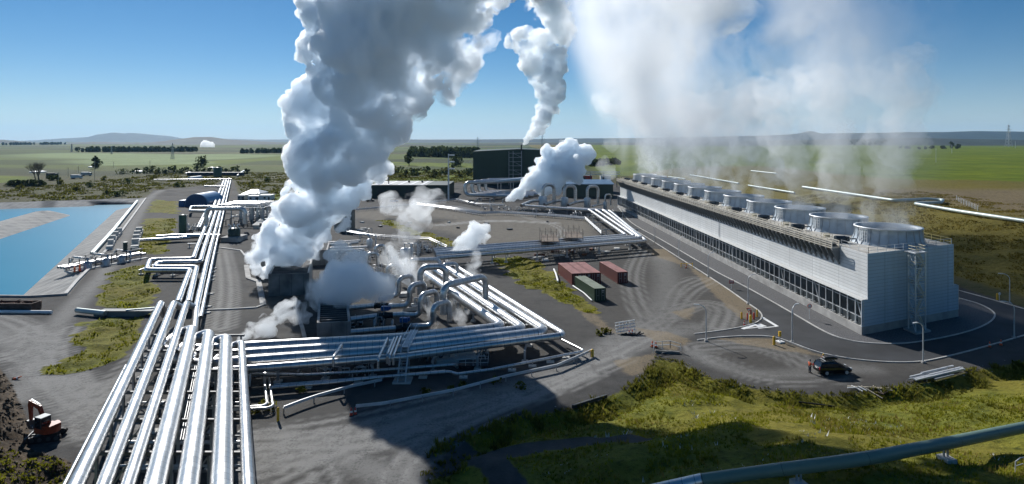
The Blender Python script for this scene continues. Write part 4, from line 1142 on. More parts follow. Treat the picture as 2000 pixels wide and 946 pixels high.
pipe('branch_pipe', 'raised silver arch crossing over the long run to the separator plant', [G(403, 444, 1.5), G(403, 444, 1.5) + V(0, 0, 6.5), G(403, 444, 1.5) + V(13.2, 1, 6.5), G(403, 444, 1.5) + V(13.2, 1, 1)], .75, 1.9, GALV, None, n=16)
for k in range(15):
    t_ = k / 14 * .96
    a = G(436.5, 353, 0).lerp(G(371, 500, 0), t_)
    c = a + V(2.6, 0, 0)
    trestle('pipe_sleeper', 'low steel and concrete sleeper under the long straight run', (c.x, c.y, 0), (1, .05), 8.6, ZR - .75, 'sleepers under the long straight run', legw=.25)
for k, (px, py) in enumerate(((421, 495), (416, 525), (414, 532), (413, 541), (411, 548), (409, 575), (404, 600), (402, 612))):
    g = G(px, py); mb = MB(); mb.box(g + V(0, 0, .08), (1.6, .9, .3)); tag(mb.build('concrete_pad', CONC_L, loc=g), 'small pale concrete pad beside the long straight pipes', 'concrete pad', 'pads along the right of the long run')
for k, (px, py) in enumerate(((300, 534), (330, 535), (360, 536))):
    trestle('pipe_stand', 'steel stand holding the big square loop of the long run', G(px, py - 6), (0, 1), 12, ZR - .75, 'stands under the square loop', legw=.25)
pipe('cross_pipe', 'silver pipe from the concrete blocks across the grass to the long run', gpath([(272, 470), (330, 467), (400, 462)], 1.2), .55, None, GALV, None, n=14)
pipe('cross_pipe', 'second silver pipe into the valves beside the green tank', gpath([(305, 464), (345, 461), (430, 462)], 1.6), .7, None, GALV2, None, n=14)
pipe('cross_pipe', 'pair member of thin pipes beside the green tank, left one', gpath([(399, 417), (385, 445)], 1.6), .35, None, GALV, None, n=10)
pipe('cross_pipe', 'pair member of thin pipes beside the green tank, right one', gpath([(403, 417), (390, 445)], 1.6), .35, None, GALV, None, n=10)

# --- raised bundle on trestles through the yard ---------------------------------------------
ZY = 3.2
YP = [('back pipe of the raised bundle crossing the yard', [(846, 489), (1223, 460), (1152, 411), (1026, 402)], .55),
      ('second pipe of the raised bundle crossing the yard', [(848, 493), (1240, 462.5), (1166, 411.5), (1066, 405)], .55),
      ('thick middle pipe of the raised bundle crossing the yard', [(850, 498), (1252, 466), (1180, 412), (1108, 407)], .72),
      ('front pipe of the raised bundle crossing the yard', [(852, 504.5), (1262, 471), (1192, 413), (1150, 410)], .5)]
for lab, pts, r in YP:
    pipe('yard_pipe', lab, gpath(pts, ZY), r, 1.8, GALV, 'raised pipes across the yard', n=18)
for k, (px, py) in enumerate(((870, 521), (963, 513), (990, 511), (1050, 506), (1108, 501), (1170, 494), (1230, 487), (1247, 479))):
    g = G(px, py); trestle('yard_trestle', 'steel trestle under the raised yard pipes', (g.x, g.y + 2.5, 0), (.05, 1), 8.5, ZY - .85, 'trestles under the raised yard pipes', legw=.35)
for k, (px, py) in enumerate(((1175, 447), (1200, 462), (1172, 438), (1160, 430))):
    g = G(px + 14, py); trestle('yard_trestle', 'steel trestle under the short leg of the yard pipes toward the separators', (g.x, g.y, 0), (1, 0), 12, ZY - .85, 'trestles under the short leg of the yard pipes', legw=.35)
# scaffolds around it
SCAF = M('scaffold_tube', (.22, .19, .17), .6, .2, .3)
for (px, py, lab) in ((1075, 505, 'tube scaffold straddling the yard pipes, left one with boards'), (1122, 497, 'tube scaffold straddling the yard pipes, right one')):
    g = G(px, py); t = thing('scaffold', lab, 'scaffold', g)
    mb = MB()
    for x in (-2.4, -.8, .8, 2.4):
        for y in (-.5, 1.5, 9, 11): mb.bar(g + V(x, y, 0), g + V(x, y, 6.6 + .5 * ((x * 3 + y) % 1)), .07)
    for z in (1.5, 3.2, 4.6, 5.8):
        for y in (-.5, 1.5, 9, 11): mb.bar(g + V(-2.6, y, z), g + V(2.6, y, z), .06)
        for x in (-2.4, 2.4): mb.bar(g + V(x, -.7, z), g + V(x, 11.2, z), .06)
    mb.build('tubes', SCAF, t)
    mb = MB(); mb.box(g + V(0, 5.2, 4.7), (4.6, 12, .08)); mb.build('board', M('scaffold_board', (.16, .12, .09), .8, 0, .3, 2), t)
for j, (px, py) in enumerate(((1050, 503), (1065, 508), (1180, 492), (1090, 500), (1205, 487))):
    g = G(px, py); mb = MB(); mb.box(g + V(0, 0, .12), (3.6, 1.6, .3), .6 + j)
    tag(mb.build('timber_stack', CONC_L, loc=g), ('pale slab lying below the yard pipes, ' + ('leftmost', 'beside the left scaffold', 'under the right half', 'between the scaffolds', 'nearest the pipe corner')[j]), 'slab', 'pale slabs below the yard pipes')

# --- pipe racks enclosing the yard -----------------------------------------------------------
def rack(label, pts, rows=3, gap=.7, z=.9, r=.2, h=1.5, n=8):
    P = [G(*p) for p in pts]
    t = thing('pipe_rack', label, 'pipe rack', P[0])
    for k in range(rows):
        off = V(.12 * k, gap * k, 0)
        mb = MB(); mb.tube([p + off + V(0, 0, z + .25 * k) for p in P], r, n); mb.build('rack_pipe', GALV2 if k % 2 else GALV, t)
    mb = MB()
    for (p, d) in along(P, 4.5): 
        nrm = V(-d.y, d.x, 0)
        if nrm.y < 0: nrm = -nrm
        mb.bar(p, p + V(0, 0, h), .12); mb.bar(p + nrm * gap * rows, p + nrm * gap * rows + V(0, 0, h), .12); mb.bar(p + V(0, 0, h * .55), p + nrm * gap * rows + V(0, 0, h * .55), .1)
    mb.bar(P[0] + V(0, 0, h * .55), P[-1] + V(0, 0, h * .55), .05) if len(P) == 2 else None
    mb.build('rack_frame', STEEL_L, t)
    return t
rack('pipe rack along the near edge of the dark basin behind the yard', [(812, 403), (880, 412), (940, 422), (975, 420), (1045, 424), (1100, 428), (1142, 432)], 3)
rack('pipe rack along the left of the yard up to the low green building', [(682, 415), (760, 408), (812, 403), (842, 399)], 2)
rack('pipe rack along the far edge of the dark basin', [(842, 399), (890, 393), (930, 402), (985, 405)], 2)
rack('white pipe rack running down the right edge of the yard', [(1142, 431), (1175, 462)], 3, .8)
rack('long silver line behind the wells and along the yard grass', [(650, 436), (676, 458), (720, 466), (800, 472), (838, 473), (872, 490)], 2, .9, 1.0, .16)
rack('pipe lines feeding the concrete silencers from the right, rear set', [(610, 487), (700, 481)], 2, 2.0, 1.0, .4)
rack('pipe lines feeding the concrete silencers from the right, front set', [(600, 500), (640, 498), (712, 495)], 2, 3.0, 1.0, .42)
g0 = [G(846, 399), G(900, 403), G(945, 414), G(930, 420), G(880, 410), G(835, 403)]
structure('basin_lining', sheet(g0, .03), M('dark_basin_lining', (.012, .013, .014), .6, 0, .3))

# --- separators by the tower ---------------------------------------------------------------------
for j, (cx, base, top, w, lab) in enumerate(((1060, 411, 383, 17, 'leftmost silver separator drum, wrapped in steam'), (1102.5, 409, 385, 15.5, 'second silver separator drum from the left'), (1147, 410, 386, 13.5, 'third silver separator drum from the left'), (1182, 413, 394, 7.5, 'smallest separator drum, nearest the cooling tower'))):
    g = G(cx, base); s = g.y / F; r = w * s / 2; hh = (base - top) * s
    t = thing('separator', lab, 'separator', g, 'silver separator drums')
    mb = MB(); mb.lathe(g, [(r * .5, .3), (r, 1.2), (r, hh - r * .35), (r * .85, hh - r * .12), (r * .4, hh)], 28, True, True, True); mb.build('drum', STEEL_L, t)
    mb = MB()
    for k in range(4):
        a = k * math.pi / 2 + .4; mb.bar(g + V(math.cos(a) * r * .8, math.sin(a) * r * .8, 0), g + V(math.cos(a) * r * .8, math.sin(a) * r * .8, 1.6), .25)
    mb.build('skirt_leg', STEEL, t)
    rp = r * .42
    top_p = g + V(0, 0, hh - .1)
    mb = MB()
    pts = [top_p, top_p + V(0, 0, 5.2 if j < 3 else 3.2), top_p + V(5.4 if j < 3 else 3.0, 3, 5.2 if j < 3 else 3.2), top_p + V(5.4 if j < 3 else 3.0, 3, -hh + 2.5)]
    P = [];  [P.extend(q) for k, q in fillet(pts, rp * 3)]
    mb.tube([p for i, p in enumerate(P) if i == 0 or (p - P[i - 1]).length > 1e-3], rp, 16); mb.build('steam_outlet', GALV, t)
    mb = MB(); pts = [g + V(-r * .6, 0, hh * .72), g + V(-r - 3, -1, hh * .66), g + V(-r - 8 if j < 3 else -r - 6, -8, ZY - .2)]
    P = [];  [P.extend(q) for k, q in fillet(pts, rp * 5)]
    mb.tube([p for i, p in enumerate(P) if i == 0 or (p - P[i - 1]).length > 1e-3], rp * .9, 16); mb.build('inlet_bend', GALV, t)
# C shaped steam mains in front of the turbine hall
for k in range(4):
    x0 = G(910, 388).x + k * 3.4; y0 = G(910, 390).y + k * 7
    zb, zt_ = 2.6, 9.3
    pipe('steam_main', ('C shaped steam main in front of the dark green hall, ' + ('front one', 'second one', 'third one', 'rearmost one')[k]), [V(x0 + 34, y0 - 12, zb), V(x0, y0, zb), V(x0, y0, zt_), V(x0 + 16, y0 + 4, zt_), V(x0 + 30, y0 + 22, zt_)], .95, 2.6, GALV, 'C shaped steam mains', n=16)
for k, (px, py) in enumerate(((935, 395), (960, 396), (985, 396), (975, 380), (1000, 378))):
    g = G(px, py); trestle('main_support', 'tall steel portal under the C shaped steam mains', (g.x, g.y + 4, 0), (.2, 1), 10, (1.6 if k < 3 else 8.2), 'portals under the steam mains', legw=.5)

# --- pipelines across the fields ---------------------------------------------------------------------
def field_pipe(label, pts, r, mat, off=.9):
    pipe('field_pipeline', label, [T(px, py, off) for px, py in pts], r, 2.0, mat, 'pipelines across the fields', n=12)
field_pipe('long pale pipeline across the brown hillside, its far half glinting', [(1568, 365.5), (1660, 379), (1748, 392), (1812, 389), (1842, 391), (1838, 396), (1782, 397.5), (1880, 414), (2000, 432), (2200, 468)], .62, PALEPIPE)
field_pipe('thin pale pipeline in the field behind the fan stacks, upper left', [(1348, 342), (1443, 358.5)], .5, PALEPIPE)
field_pipe('thin pale pipeline in the field behind the fan stacks, middle', [(1462, 362.5), (1552, 377)], .5, PALEPIPE)
field_pipe('short thin pipeline piece close behind the far fan stacks', [(1306, 345.5), (1338, 350)], .45, PALEPIPE)
field_pipe('short pale pipe lying far out in the field', [(1467, 334), (1516, 339)], .5, PALEPIPE)
# green pipeline in the right foreground, on saddles
GP = [T(1310, 952, 1.2), T(1372, 938, 1.25), T(1500, 921, 1.3), T(1675, 899, 1.35), T(1840, 868, 1.35), T(2000, 836, 1.35), T(2160, 806, 1.35)]
pl = [GP[1] + V(.3, 0, 0)] + GP[2:]
tag(pipe('green_pipeline', 'thick grey green pipeline curving along the lower right foreground', [GP[1]] + GP[2:], .47, 8, GREENPIPE, n=28, plain=True), 'thick grey green pipeline curving along the lower right foreground', 'pipeline')
mb = MB(); mb.tube([GP[0] - (GP[1] - GP[0]).normalized() * 5, GP[0], GP[1]], .485, 28); tag(mb.build('pipe_end_cover', GALV, loc=GP[0]), 'bright metal sleeve at the near end of the grey green pipeline', 'pipe sleeve')
for j, (px, py) in enumerate(((1847, 868), (1560, 914))):
    p = T(px, py, 1.35); z0 = hz(p.x, p.y)
    t = thing('pipe_saddle', ('white footed saddle under the right half of the grey green pipeline', 'white footed saddle under the left half of the grey green pipeline')[j], 'pipe support', (p.x, p.y, z0), 'saddles under the green pipeline')
    mb = MB(); mb.box((p.x, p.y - .1, z0 + .12), (.9, 1.1, .5), .2); mb.build('footing', CONC_L, t)
    mb = MB(); mb.bar(V(p.x - .15, p.y, z0 + .3), V(p.x - .15, p.y, p.z - .4), .12); mb.bar(V(p.x + .15, p.y, z0 + .3), V(p.x + .15, p.y, p.z - .4), .12); mb.build('post', STEEL, t)
# ------------------------------------------------------------------ shipping containers
def cont_mat(name, col, roof=None):
    return rib_mat(name, col, .28, 'XY', .55, .1, .22, .5)
C_RED = cont_mat('container_red', (.17, .045, .038)); C_RED2 = cont_mat('container_dull_red', (.15, .05, .042)); C_GREEN = cont_mat('container_green', (.030, .062, .036))
R_RED = M('pale_red_roof', (.36, .17, .15), .6, .1, .18, .4); R_GRN = M('pale_green_roof', (.24, .27, .20), .6, .1, .15, .5)  # roof colours paler than the container walls
def container(label, p, along_, L, mat, roof, group=None):
    """p: near left bottom corner, along_: direction of the long side away from the viewer"""
    d = V(along_[0], along_[1], 0).normalized(); s = V(d.y, -d.x, 0)
    c = p + d * L / 2 + s * 1.22
    rz = math.atan2(d.y, d.x)
    t = thing('shipping_container', label, 'shipping container', (0, 0, 0), group)
    mb = MB(); mb.box((0, 0, 1.36), (L - .1, 2.36, 2.36)); mb.build('shell', mat, t)
    mb = MB(); mb.box((0, 0, 2.565), (L - .06, 2.40, .05))
    for k in range(int(L / .6)): mb.box((-L / 2 + .4 + .6 * k, 0, 2.60), (.22, 2.1, .02))
    mb.build('roof', roof, t)
    mb = MB()
    for sx in (-1, 1):
        for sy in (-1, 1): mb.box((sx * (L / 2 - .08), sy * 1.14, 1.3), (.17, .17, 2.6))
        mb.box((sx * (L / 2 - .08), 0, .12), (.15, 2.2, .2)); mb.box((sx * (L / 2 - .08), 0, 2.5), (.15, 2.2, .14))
    for sy in (-1, 1): mb.box((0, sy * 1.15, .12), (L - .2, .13, .18)); mb.box((0, sy * 1.16, 2.5), (L - .2, .1, .1))
    mb.build('frame', mat, t)
    for sy in (-1, 1):
        mb = MB(); mb.box((-L / 2 - .01, sy * .55, 1.3), (.06, 1.02, 2.2)); dr = mb.build('door', mat, t)
        mb = MB()
        for q in (-.28, .22): mb.bar(V(-L / 2 - .07, sy * .55 + q, .25), V(-L / 2 - .07, sy * .55 + q, 2.4), .045)
        mb.bar(V(-L / 2 - .09, sy * .55 - .28, 1.15), V(-L / 2 - .09, sy * .55 + .15, 1.15), .05); mb.build('lock_rod', STEEL, dr)
    mb = MB()
    for q in range(4): mb.box((-L / 2 - .052, -.35 - .14 * q, 2.1), (.012, .09, .17))
    for q in range(3): mb.box((-L / 2 - .052, -.35 - .14 * q, 1.8), (.012, .09, .12))
    mb.build('code_plate', WHITE, t)
    t.location = c; t.rotation_euler = (0, 0, rz)
    return t
a = G(1117, 557.6); dirr = (G(1090, 514, 2.59) - G(1117, 534.8, 2.59)); dirr.z = 0
sdir = V(dirr.y, -dirr.x, 0).normalized()
for k, lab in enumerate(('leftmost of the three red containers standing side by side', 'middle of the three red containers standing side by side', 'rightmost of the three red containers standing side by side')):
    container(lab, a + sdir * (2.44 + .03) * k * .86, dirr, 12.1, C_RED if k != 1 else C_RED2, R_RED, 'three red containers side by side')
container('dull red container standing alone right of the three', G(1206, 554.5), G(1170, 512.6, 2.59) - G(1205, 533, 2.59), 12.1, C_RED2, R_RED)
container('dark green container in front of the red ones', G(1161, 589.5), G(1124.3, 540.7, 2.59) - G(1161.3, 563.8, 2.59), 11.5, C_GREEN, R_GRN)

# ------------------------------------------------------------------ buildings
HALLM = rib_mat('dark_green_cladding', (.034, .062, .042), .6, 'XY', .5, .1, .15, .4)
HALL_R = M('hall_roof', (.30, .31, .30), .5, .2, .15, .05)
LOWM = rib_mat('low_green_cladding', (.040, .060, .048), .5, 'XY', .55, .1, .15, .4)
# turbine hall
p0 = G(924, 362); s = p0.y / F
hall = thing('turbine_hall', 'huge dark green windowless hall with a shallow gabled roof behind the steam mains', 'industrial hall', p0)
x0, y0 = p0.x, p0.y; wa, wb, dp, zt_, zr = 52.0, 20.0, 70.0, H - (296 - HOR) * s, H - (291.5 - HOR) * s
mb = MB()
mb.add([(x0, y0, 0), (x0 + wa, y0, 0), (x0 + wa, y0 + dp, 0), (x0, y0 + dp, 0), (x0, y0, zt_), (x0 + wa * .62, y0, zr), (x0 + wa, y0, zr - .7), (x0 + wa, y0 + dp, zr - .7), (x0 + wa * .62, y0 + dp, zr), (x0, y0 + dp, zt_)],
       [(0, 1, 6, 5, 4), (1, 2, 7, 6), (2, 3, 9, 8, 7), (3, 0, 4, 9), (4, 5, 8, 9), (5, 6, 7, 8)])
mb.build('wall', HALLM, hall)
mb = MB(); mb.box((x0 + wa + wb / 2 + .05, y0 + dp / 2 + 3, (zr - 2) / 2), (wb, dp, zr - 2)); mb.build('annex', rib_mat('annex_cladding', (.032, .052, .040), .6, 'XY', .5, .1, .15, .4), hall)
mb = MB()
for k in range(5): mb.box((x0 + wa + 2 + 3.6 * k, y0 + dp / 2, zr - 1.75), (1.6, dp, .3))
for k in range(8): mb.bar(V(x0 + 4 + 6 * k, y0 + 3, zt_ + 1 + .1 * k), V(x0 + 4 + 6 * k, y0 + 3, zt_ + 2.6 + .1 * k), .15)
mb.build('roof_vent', HALL_R, hall)
mb = MB(); xx = G(994, 362).x
for dx in (0, 3.0, 9): mb.bar(V(xx + dx, y0 - 2.2, 0), V(xx + dx, y0 - 2.2, zr - 1.5), .34)
for k in range(8):
    z = 3.0 * (k + 1) - 1
    mb.bar(V(xx, y0 - 2.2, z), V(xx + 9, y0 - 2.2, z), .24); mb.bar(V(xx, y0 - 2.2, z), V(xx, y0, z), .2); mb.bar(V(xx + 9, y0 - 2.2, z), V(xx + 9, y0, z), .2)
    if k % 2: mb.bar(V(xx + 3, y0 - 2.2, z), V(xx + 9, y0 - 2.2, z - 3), .18)
mb.build('stair_frame', STEEL, hall)
mb = MB()
mb.box((x0 + 40, y0 - .06, 6.5), (5, .12, 3.2)); mb.box((x0 + 34, y0 - .06, 6.5), (3, .12, 3)); mb.build('louvre', STEEL_D, hall)
pst = V(G(1018.5, 362).x, y0 - 1.0, 0); zst = H - (283 - HOR) * s
mb = MB(); mb.tube([pst, V(pst.x, pst.y, zst)], .5, 12); tag(mb.build('vent_stack', STEEL_D, loc=pst), 'slender dark vent stack rising in front of the dark green hall', 'chimney')
# low green building
p0 = G(723, 387); s = p0.y / F
low = thing('workshop_building', 'low dark green workshop with a pale striped roof beside the main steam plume', 'building', p0)
x0, y0 = p0.x, p0.y; L = (876 - 723) * s; hh = 24.5 * s; dp = 34
mb = MB(); mb.box((x0 + L / 2, y0 + dp / 2, hh / 2), (L, dp, hh)); mb.build('wall', LOWM, low)
mb = MB(); mb.box((x0 + L * .36, y0 + dp / 2, hh + .15), (L * .72, dp - .4, .26)); mb.build('roof', M('pale_sheet_roof', (.36, .36, .33), .5, .2, .12, .1), low)
mb = MB()
for k in range(5): mb.box((x0 + L * (.07 + .145 * k), y0 + dp / 2, hh + .3), (1.6, dp - 2, .08))
mb.build('roof_light', WHITE_R, low)
mb = MB(); mb.box((x0 + L * .86, y0 + dp / 2, hh + .1), (L * .28, dp - .4, .2)); mb.build('roof', LOWM, low)
for fx in (.13, .34, .5, .66, .9):
    mb = MB(); mb.box((x0 + L * fx, y0 - .06, 2.4), (3.6, .1, 4.6)); mb.build('roller_door', M('roller_door', (.045, .05, .048), .6, .1), low)
mb = MB(); mb.cyl((x0 + L * .2, y0 + 8, hh + .3), .3, 4, 8); mb.cyl((x0 + L * .42, y0 + 20, hh + .3), .6, 1.2, 10); mb.cyl((x0 + L * .6, y0 + 20, hh + .3), .6, 1.2, 10); mb.build('roof_vent', STEEL_D, low)
p0 = G(694, 386)
t = thing('office_block', 'grey flat roofed annex at the left end of the low green workshop', 'building', p0)
mb = MB(); mb.box((p0.x + 4, p0.y + 6, 2.6), (9, 10, 5.2)); mb.build('wall', M('grey_cladding', (.07, .085, .08), .6, 0, .1), t)
mb = MB(); mb.box((p0.x + 4, p0.y + 6, 5.3), (9.4, 10.4, .25)); mb.build('roof', HALL_R, t)
mb = MB(); mb.box((p0.x + 4, p0.y + .96, 2.0), (5, .1, 1.2)); mb.build('window', GLASS, t)
# buildings between the hall and the tower
p0 = G(1120, 386); t = thing('transformer_building', 'dark green low hall with a blue grey roof behind the third separator drum', 'building', p0)
mb = MB(); mb.box((p0.x + 9, p0.y + 8, 3.6), (27, 14, 7.2)); mb.build('wall', LOWM, t)
mb = MB(); mb.hexa([(p0.x - 5, p0.y + .5, 7.2), (p0.x + 23, p0.y + .5, 7.2), (p0.x + 23, p0.y + 15.5, 7.2), (p0.x - 5, p0.y + 15.5, 7.2), (p0.x - 5, p0.y + .5, 7.6), (p0.x + 23, p0.y + .5, 7.6), (p0.x + 23, p0.y + 15.5, 9.2), (p0.x - 5, p0.y + 15.5, 9.2)]); mb.build('roof', M('blue_grey_roof', (.22, .30, .38), .35, .4, .1), t)
p0 = G(1128, 366); t = thing('pipe_bridge_gantry', 'long pale steel gantry spanning behind the separators to the tower head', 'gantry', p0)
mb = MB()
for z in (9, 10.5): mb.bar(V(p0.x, p0.y, z), V(p0.x + 29, p0.y - 2, z), .5, .6)
mb.build('beam', STEEL_L, t)
mb = MB()
for k in range(4): mb.bar(V(p0.x + 9 * k, p0.y, 0), V(p0.x + 9 * k, p0.y, 10), .5)
mb.build('leg', STEEL_D, t)
for j, (px, py, col, lab) in enumerate(((1146, 352, RED, 'red equipment cabin behind the gantry near the tower head'), (1182, 352, WHITE, 'white equipment cabin behind the gantry near the tower head'), (1130, 353, STEEL_D, 'dark equipment cabin behind the gantry, left of the red one'))):
    p0 = G(px, py); t = thing('equipment_cabin', lab, 'cabin', p0)
    mb = MB(); mb.box((p0.x, p0.y, 1.8), (8, 5, 3.6)); mb.build('wall', col, t)
    mb = MB(); mb.box((p0.x, p0.y, 3.7), (8.3, 5.3, .2)); mb.build('roof', HALL_R, t)
    mb = MB(); mb.box((p0.x - 2, p0.y - 2.55, 1.3), (1.2, .1, 2.4)); mb.build('door', STEEL_D, t)
# blue arched shelter
p0 = G(360, 404); s = p0.y / F; wd = 47 * s; t = thing('arched_shelter', 'blue fabric arched shelter left of the long straight pipes', 'shelter', p0)
def arch(mb, r, y0, y1, hz_, n=18):
    vs = []
    for y in (y0, y1):
        for k in range(n + 1):
            a = math.pi * k / n; vs.append((p0.x + wd / 2 - r * math.cos(a), y, hz_ * math.sin(a) ** .8))
    m = n + 1
    mb.add(vs, [(k, k + 1, m + k + 1, m + k) for k in range(n)] + [tuple(range(m))[::-1], tuple(range(m, 2 * m))])
mb = MB(); arch(mb, wd / 2, p0.y, p0.y + 16, 25 * s); mb.build('canopy', M('blue_fabric', (.10, .22, .38), .35, 0, .08), t)
mb = MB(); arch(mb, wd / 2 - .5, p0.y - .2, p0.y - .05, 24 * s); mb.build('end_panel', NAVY, t)
p1 = G(350, 404); mb = MB(); mb.box((p1.x + 1.0, p1.y + 3, 1.5), (2.6, 6, 3)); tag(mb.build('storage_box', BLUE_P, loc=p1), 'small blue storage box left of the blue arched shelter', 'storage box')
def cabin(label, px, py, wpx, hpx, dp, wall, roof, pitch=0, name='site_cabin', win=2, cat='cabin'):
    p0 = G(px, py); s = p0.y / F; w, h = wpx * s, hpx * s
    t = thing(name, label, cat, p0)
    mb = MB(); mb.box((p0.x + w / 2, p0.y + dp / 2, h / 2), (w, dp, h)); mb.build('wall', wall, t)
    mb = MB()
    if pitch: mb.add([(p0.x - .3, p0.y - .3, h), (p0.x + w + .3, p0.y - .3, h), (p0.x + w + .3, p0.y + dp + .3, h), (p0.x - .3, p0.y + dp + .3, h), (p0.x + w * .3, p0.y + dp * .5, h + pitch), (p0.x + w * .7, p0.y + dp * .5, h + pitch)], [(0, 1, 5, 4), (1, 2, 5), (2, 3, 4, 5), (3, 0, 4), (3, 2, 1, 0)])
    else: mb.box((p0.x + w / 2, p0.y + dp / 2, h + .1), (w + .3, dp + .3, .2))
    mb.build('roof', roof, t)
    for k in range(win):
        x = p0.x + w * (k + .5) / win
        mb = MB(); mb.box((x, p0.y - .04, h * .55), (1.0, .08, h * .35)); mb.build('window', GLASS, t)
    if w > 3:
        mb = MB(); mb.box((p0.x + w * .92 - .3, p0.y - .04, 1.0), (.8, .07, 2.0)); mb.build('door', STEEL_D, t)
    return t
CREAM = M('cream_wall', (.50, .49, .44), .6, 0, .06)
cabin('white site cabin with a dark window right of the white marquee', 506, 392.5, 22, 10.5, 6, WHITE, WHITE_R, 0, win=1)
cabin('cream site cabin at the left of the white marquee', 464, 391.5, 13, 9.5, 7, CREAM, WHITE_R)
cabin('long low white site cabin under the white marquee roof', 484, 392.5, 22, 9, 5, WHITE, WHITE_R, win=2)
cabin('white hip roofed marquee behind the site cabins', 472, 384, 34, 5.5, 13, WHITE, WHITE_R, 2.0, 'marquee', 0, 'marquee')
cabin('flat white roofed shed behind the separator plant', 455, 406, 44, 5, 16, WHITE, WHITE_R, 0, 'shed', 0, 'shed')
cabin('white cabin beside the blue arched shelter', 407, 402, 12, 6.5, 5, WHITE, WHITE_R, 0, win=1)
cabin('dark green equipment hut right of the separator plant', 498, 412, 11, 9, 6, GREEN_T, R_GRN, 0, 'equipment_hut', 0, 'hut')
cabin('cream gabled hut at the edge of the steam', 494, 447, 18, 7, 6, CREAM, M('cream_roof', (.55, .53, .46), .6, 0, .06), 1.6, 'gabled_hut', 0, 'hut')
for k, (px, py) in enumerate(((501, 424), (502.5, 431), (504, 440))):
    cabin('dark teal switch cabinet, ' + ('farthest', 'middle one', 'nearest')[k] + ' of the three right of the separator plant', px, py, 11, 10, 3.5, M('teal_cabinet', (.04, .085, .085), .45, 0, .1), M('teal_top', (.12, .2, .2), .4, 0, .1), 0, 'switch_cabinet', 0, 'cabinet')
# separator plant: frames, headers, vessels
p0 = G(452, 440); s = p0.y / F
t = thing('separator_plant', 'crowded frame of silver headers and columns right of the long straight pipes', 'pipe plant', p0)
mb = MB()
for x in (0, 4, 8, 12):
    for y in (0, 8, 16): mb.bar(p0 + V(x, y, 0), p0 + V(x, y, 6.8), .28)
for z in (3.2, 6.6):
    for y in (0, 8, 16): mb.bar(p0 + V(-.5, y, z), p0 + V(12.5, y, z), .24)
    for x in (0, 4, 8, 12): mb.bar(p0 + V(x, 0, z), p0 + V(x, 16, z), .2)
mb.build('frame', STEEL, t)
for k in range(5):
    mb = MB(); y = 2 + 3.2 * k
    P = []; [P.extend(q) for kk, q in fillet([p0 + V(-6, y, 7.3), p0 + V(9 + .6 * k, y, 7.3), p0 + V(9 + .6 * k, y, 1)], 1.1)]
    mb.tube([p for i, p in enumerate(P) if i == 0 or (p - P[i - 1]).length > 1e-3], .42, 12); mb.build('header_pipe', GALV2, t)
for k in range(6):
    mb = MB(); x = 1 + 2.0 * k; mb.tube([p0 + V(x, 6 + (k % 2) * 6, .3), p0 + V(x, 6 + (k % 2) * 6, 5.6 + (k % 3))], .7 - .1 * (k % 3), 14); mb.build('vessel', STEEL if k % 2 else GALV2, t)
mb = MB(); rail(mb, p0 + V(0, 0, 6.8), p0 + V(12, 0, 6.8), 1.1, 1.5, .09); rail(mb, p0 + V(0, 16, 6.8), p0 + V(12, 16, 6.8), 1.1, 1.5, .09); rail(mb, p0 + V(12, 0, 6.8), p0 + V(12, 16, 6.8), 1.1, 1.5, .09); mb.build('handrail', STEEL_L, t)
mb = MB()
for k in range(9): mb.tube([p0 + V(-3 + 1.6 * k, -1.5, .2), p0 + V(-3 + 1.6 * k, -1.5, 1.6 + (k % 3) * .6), p0 + V(-2 + 1.6 * k, -.5, 1.6 + (k % 3) * .6)], .2, 8)
mb.build('small_valve', STEEL_D, t)
# tanks
p0 = G(357, 455); s = p0.y / F; r = 7.2 * s
t = thing('green_tank', 'tall dark green cylindrical tank left of the long straight pipes', 'tank', p0)
mb = MB(); mb.lathe(p0, [(r, 0), (r, 34 * s), (r * .9, 35 * s), (.2, 36 * s)], 32, True, True, True); mb.build('shell', GREEN_T, t)
mb = MB(); mb.bar(p0 + V(r + .1, -.3, 0), p0 + V(r + .1, -.3, 35 * s), .08); mb.bar(p0 + V(r + .1, .3, 0), p0 + V(r + .1, .3, 35 * s), .08)
for k in range(16): mb.bar(p0 + V(r + .1, -.3, .4 * k + .3), p0 + V(r + .1, .3, .4 * k + .3), .05)
mb.build('ladder', STEEL, t)
p0 = G(455, 471); s = p0.y / F
t = thing('blowdown_tank', 'squat dark green round tank on a pale concrete base near the edge of the steam', 'tank', p0)
mb = MB(); mb.box(p0 + V(0, 1, .7), (34 * s, 7.0, 1.6)); mb.build('base', CONC, t)
mb = MB(); mb.lathe(p0 + V(0, .8, 1.5), [(11.5 * s, 0), (11.5 * s, 13 * s), (9.5 * s, 15 * s), (3 * s, 16.5 * s), (.1, 16.7 * s)], 32, True, False, True); mb.build('shell', GREEN_D, t)
mb = MB()
for k in range(6):
    a = k * math.pi / 3; mb.tube([p0 + V(math.cos(a) * 1.5, .8 + math.sin(a) * 1.5, 1.4 + 16 * s), p0 + V(math.cos(a) * 1.0, .8 + math.sin(a), 2.2 + 16 * s), p0 + V(math.cos(a) * 1.9, .8 + math.sin(a) * 1.9, 2.6 + 16 * s)], .16, 8)
mb.build('vent_pipe', STEEL_L, t)
